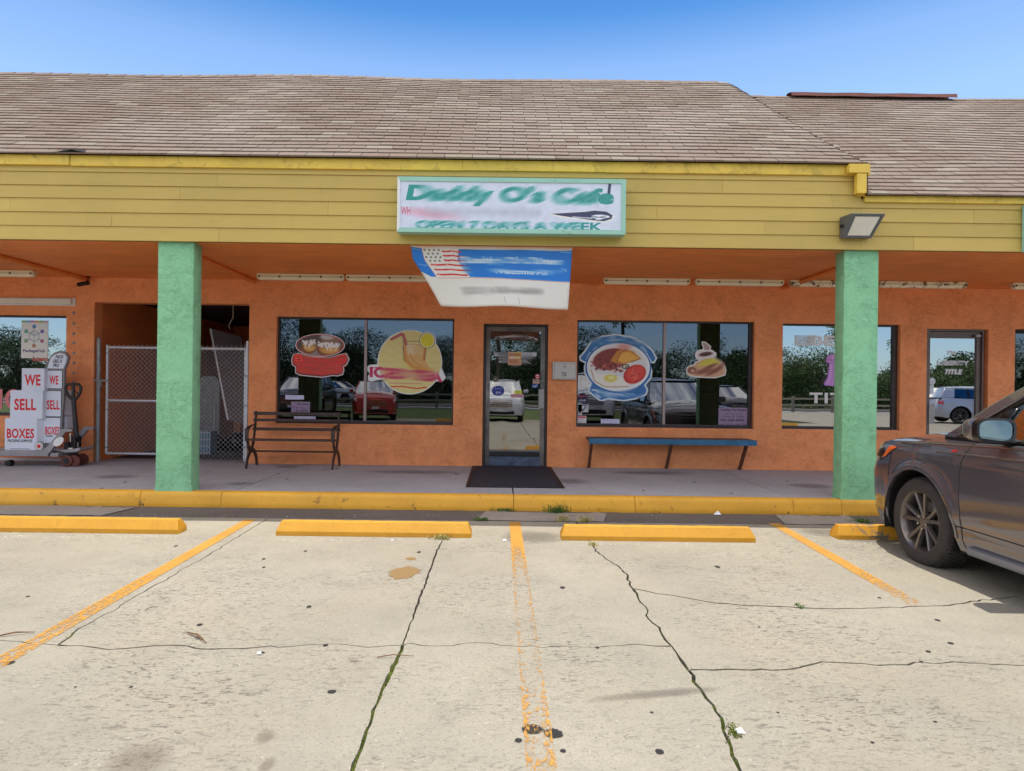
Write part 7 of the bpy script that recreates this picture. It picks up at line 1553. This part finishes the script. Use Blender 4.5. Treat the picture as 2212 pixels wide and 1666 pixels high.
ta = tree('bushy green tree opposite the left diner window', (-16, -37, -.1), 6.0, 3.0, 'leaf2', 1); tb2 = tree('taller green tree at the middle of the tree line', (4, -38, -.1), 7.0, 3.2, 'leaf2', 2); tc = tree('bright green low tree opposite the bright window', (24, -36, -.1), 5.0, 3.2, 'leaf', 3)
k = 0
where = ['behind the viewpoint, mirrored at the far left of the package shop window', 'mirrored left of the package poster', 'mirrored behind the package poster', 'mirrored right of the package poster', 'beyond the road opposite the orange pier with bolts', 'beyond the road opposite the chain link gate', 'beyond the road opposite the left pillar', 'mirrored at the left edge of the left diner window', 'mirrored behind the bun sticker', 'mirrored between the two left window stickers', 'mirrored behind the iced drink sticker', 'mirrored at the right edge of the left diner window', 'mirrored in the diner door', 'beyond the road opposite the letter box', 'mirrored behind the breakfast plate sticker', 'mirrored right of the breakfast sticker', 'mirrored behind the pie sticker', 'mirrored at the right edge of the right diner window', 'mirrored at the left of the bright window', 'mirrored beside the purple bell', 'mirrored right of the right pillar', 'mirrored in the office door']
for i in range(22):
    x = -46 + i * 4.6 + random.uniform(-.8, .8); src = (tc if x > 16 else (ta if i % 2 else tb2))
    if min(abs(x + 16), abs(x - 4), abs(x - 24)) < 1.2: continue
    zs = random.uniform(.75, 1.15); clone(src, (x, src.location[1] + random.uniform(-2, 1.5), -.1), ('bushy green tree ' + where[i]), rz=random.uniform(0, 6), scale=(1.1, 1.1, zs))
wd = MB(); rs = np.random.RandomState(5)
for _ in range(60000):
    x = rs.uniform(-75, 75); top = 3.4 + 1.3 * math.sin(x * .31) + .8 * math.sin(x * .83 + 1); z = top * rs.rand() ** .7; y = -43 + rs.randn() * .8 + (z - 2) * -.3
    a_ = rs.randn(3); a_ /= np.linalg.norm(a_); b_ = np.cross(a_, rs.randn(3)); b_ /= np.linalg.norm(b_) + 1e-6; s_ = rs.uniform(.07, .2); p = np.array([x, y, z])
    wd.add([tuple(p - a_ * s_), tuple(p + b_ * s_ * .6), tuple(p + a_ * s_), tuple(p - b_ * s_ * .6)], [(0, 1, 2, 3)])
xs5 = np.arange(-80, 81, 1.); wd.grid([[(x, -44.6, -.2) for x in xs5]] + [[(x, -44.6 + .4 * math.sin(x * 2 + k), (3.0 + 1.3 * math.sin(x * .31) + .8 * math.sin(x * .83 + 1)) * k / 4) for x in xs5] for k in (1, 2, 3, 4)])
wo = wd.build('woodland', 'leaf2'); wo['kind'] = 'stuff'
def palm(x, y, h_, label):
    t = thing('palm_tree', label, 'tree', (x, y, -.1), 'palms in the tree line'); MB().tube([(x, y, -.1), (x + .1, y, h_ * .5), (x, y, h_)], [.22, .18, .16], 10).build('trunk', 'bark', t)
    for k in range(34):
        a_ = k * 2.4; el = random.uniform(-.7, 1.1); L_ = 1.25; m = MB(); pts = []
        for s_ in np.linspace(0, 1, 6): pts.append((x + math.cos(a_) * L_ * s_ * math.cos(el * (1 - .3 * s_)), y + math.sin(a_) * L_ * s_ * math.cos(el), h_ + L_ * s_ * math.sin(el) - .5 * s_ * s_))
        for i_, p in enumerate(pts[1:]):
            for s2 in (-1, 1):
                w_ = .28 * math.sin((i_ + 1) / 6 * 3.0) + .05; m.add([pts[i_], p, (p[0] - math.sin(a_) * w_ * s2, p[1] + math.cos(a_) * w_ * s2, p[2] - .12)], [(0, 1, 2)])
        m.build('frond', 'frond', t)
palm(28.5, -34, 6.4, 'tall palm opposite the bright window'); palm(35, -36, 5.8, 'shorter palm right of the tall palm'); palm(11.5, -40, 8.2, 'distant palm seen in the right diner window')
# power lines
for i, (z, y) in enumerate(((7.6, -26), (8.3, -26.6), (9.0, -26.2))):
    pts = [(x, y, z - .7 * math.sin(math.pi * ((x + 60) % 30) / 30)) for x in np.arange(-60, 61, 2.5)]; tag(MB().tube(pts, .02, 5).build('power_line', 'wire'), ('lowest power line along the road', 'middle power line along the road', 'highest power line along the road')[i], 'power line')
for x in (-30, 0, 30): tag(MB().tube([(x, -26.3, -.1), (x, -26.3, 9.6)], [.16, .11], 10).build('utility_pole', 'bark'), 'wooden utility pole on the road verge, %s of three' % {-30: 'leftmost', 0: 'middle', 30: 'rightmost'}[x], 'pole')
for i, (x, w_) in enumerate(((-2.4, 'left'), (9.9, 'right'))):
    b = MB().prism([(-5.0, 0), (-5.0, .045), (-4.965, .13), (-4.885, .13), (-4.85, .045), (-4.85, 0)], x, x + 1.85, 'x').build('wheel_stop', 'stoppaint'); tag(b, 'wheel stop at the lawn edge, mirrored in the %s diner window' % w_, 'wheel stop')
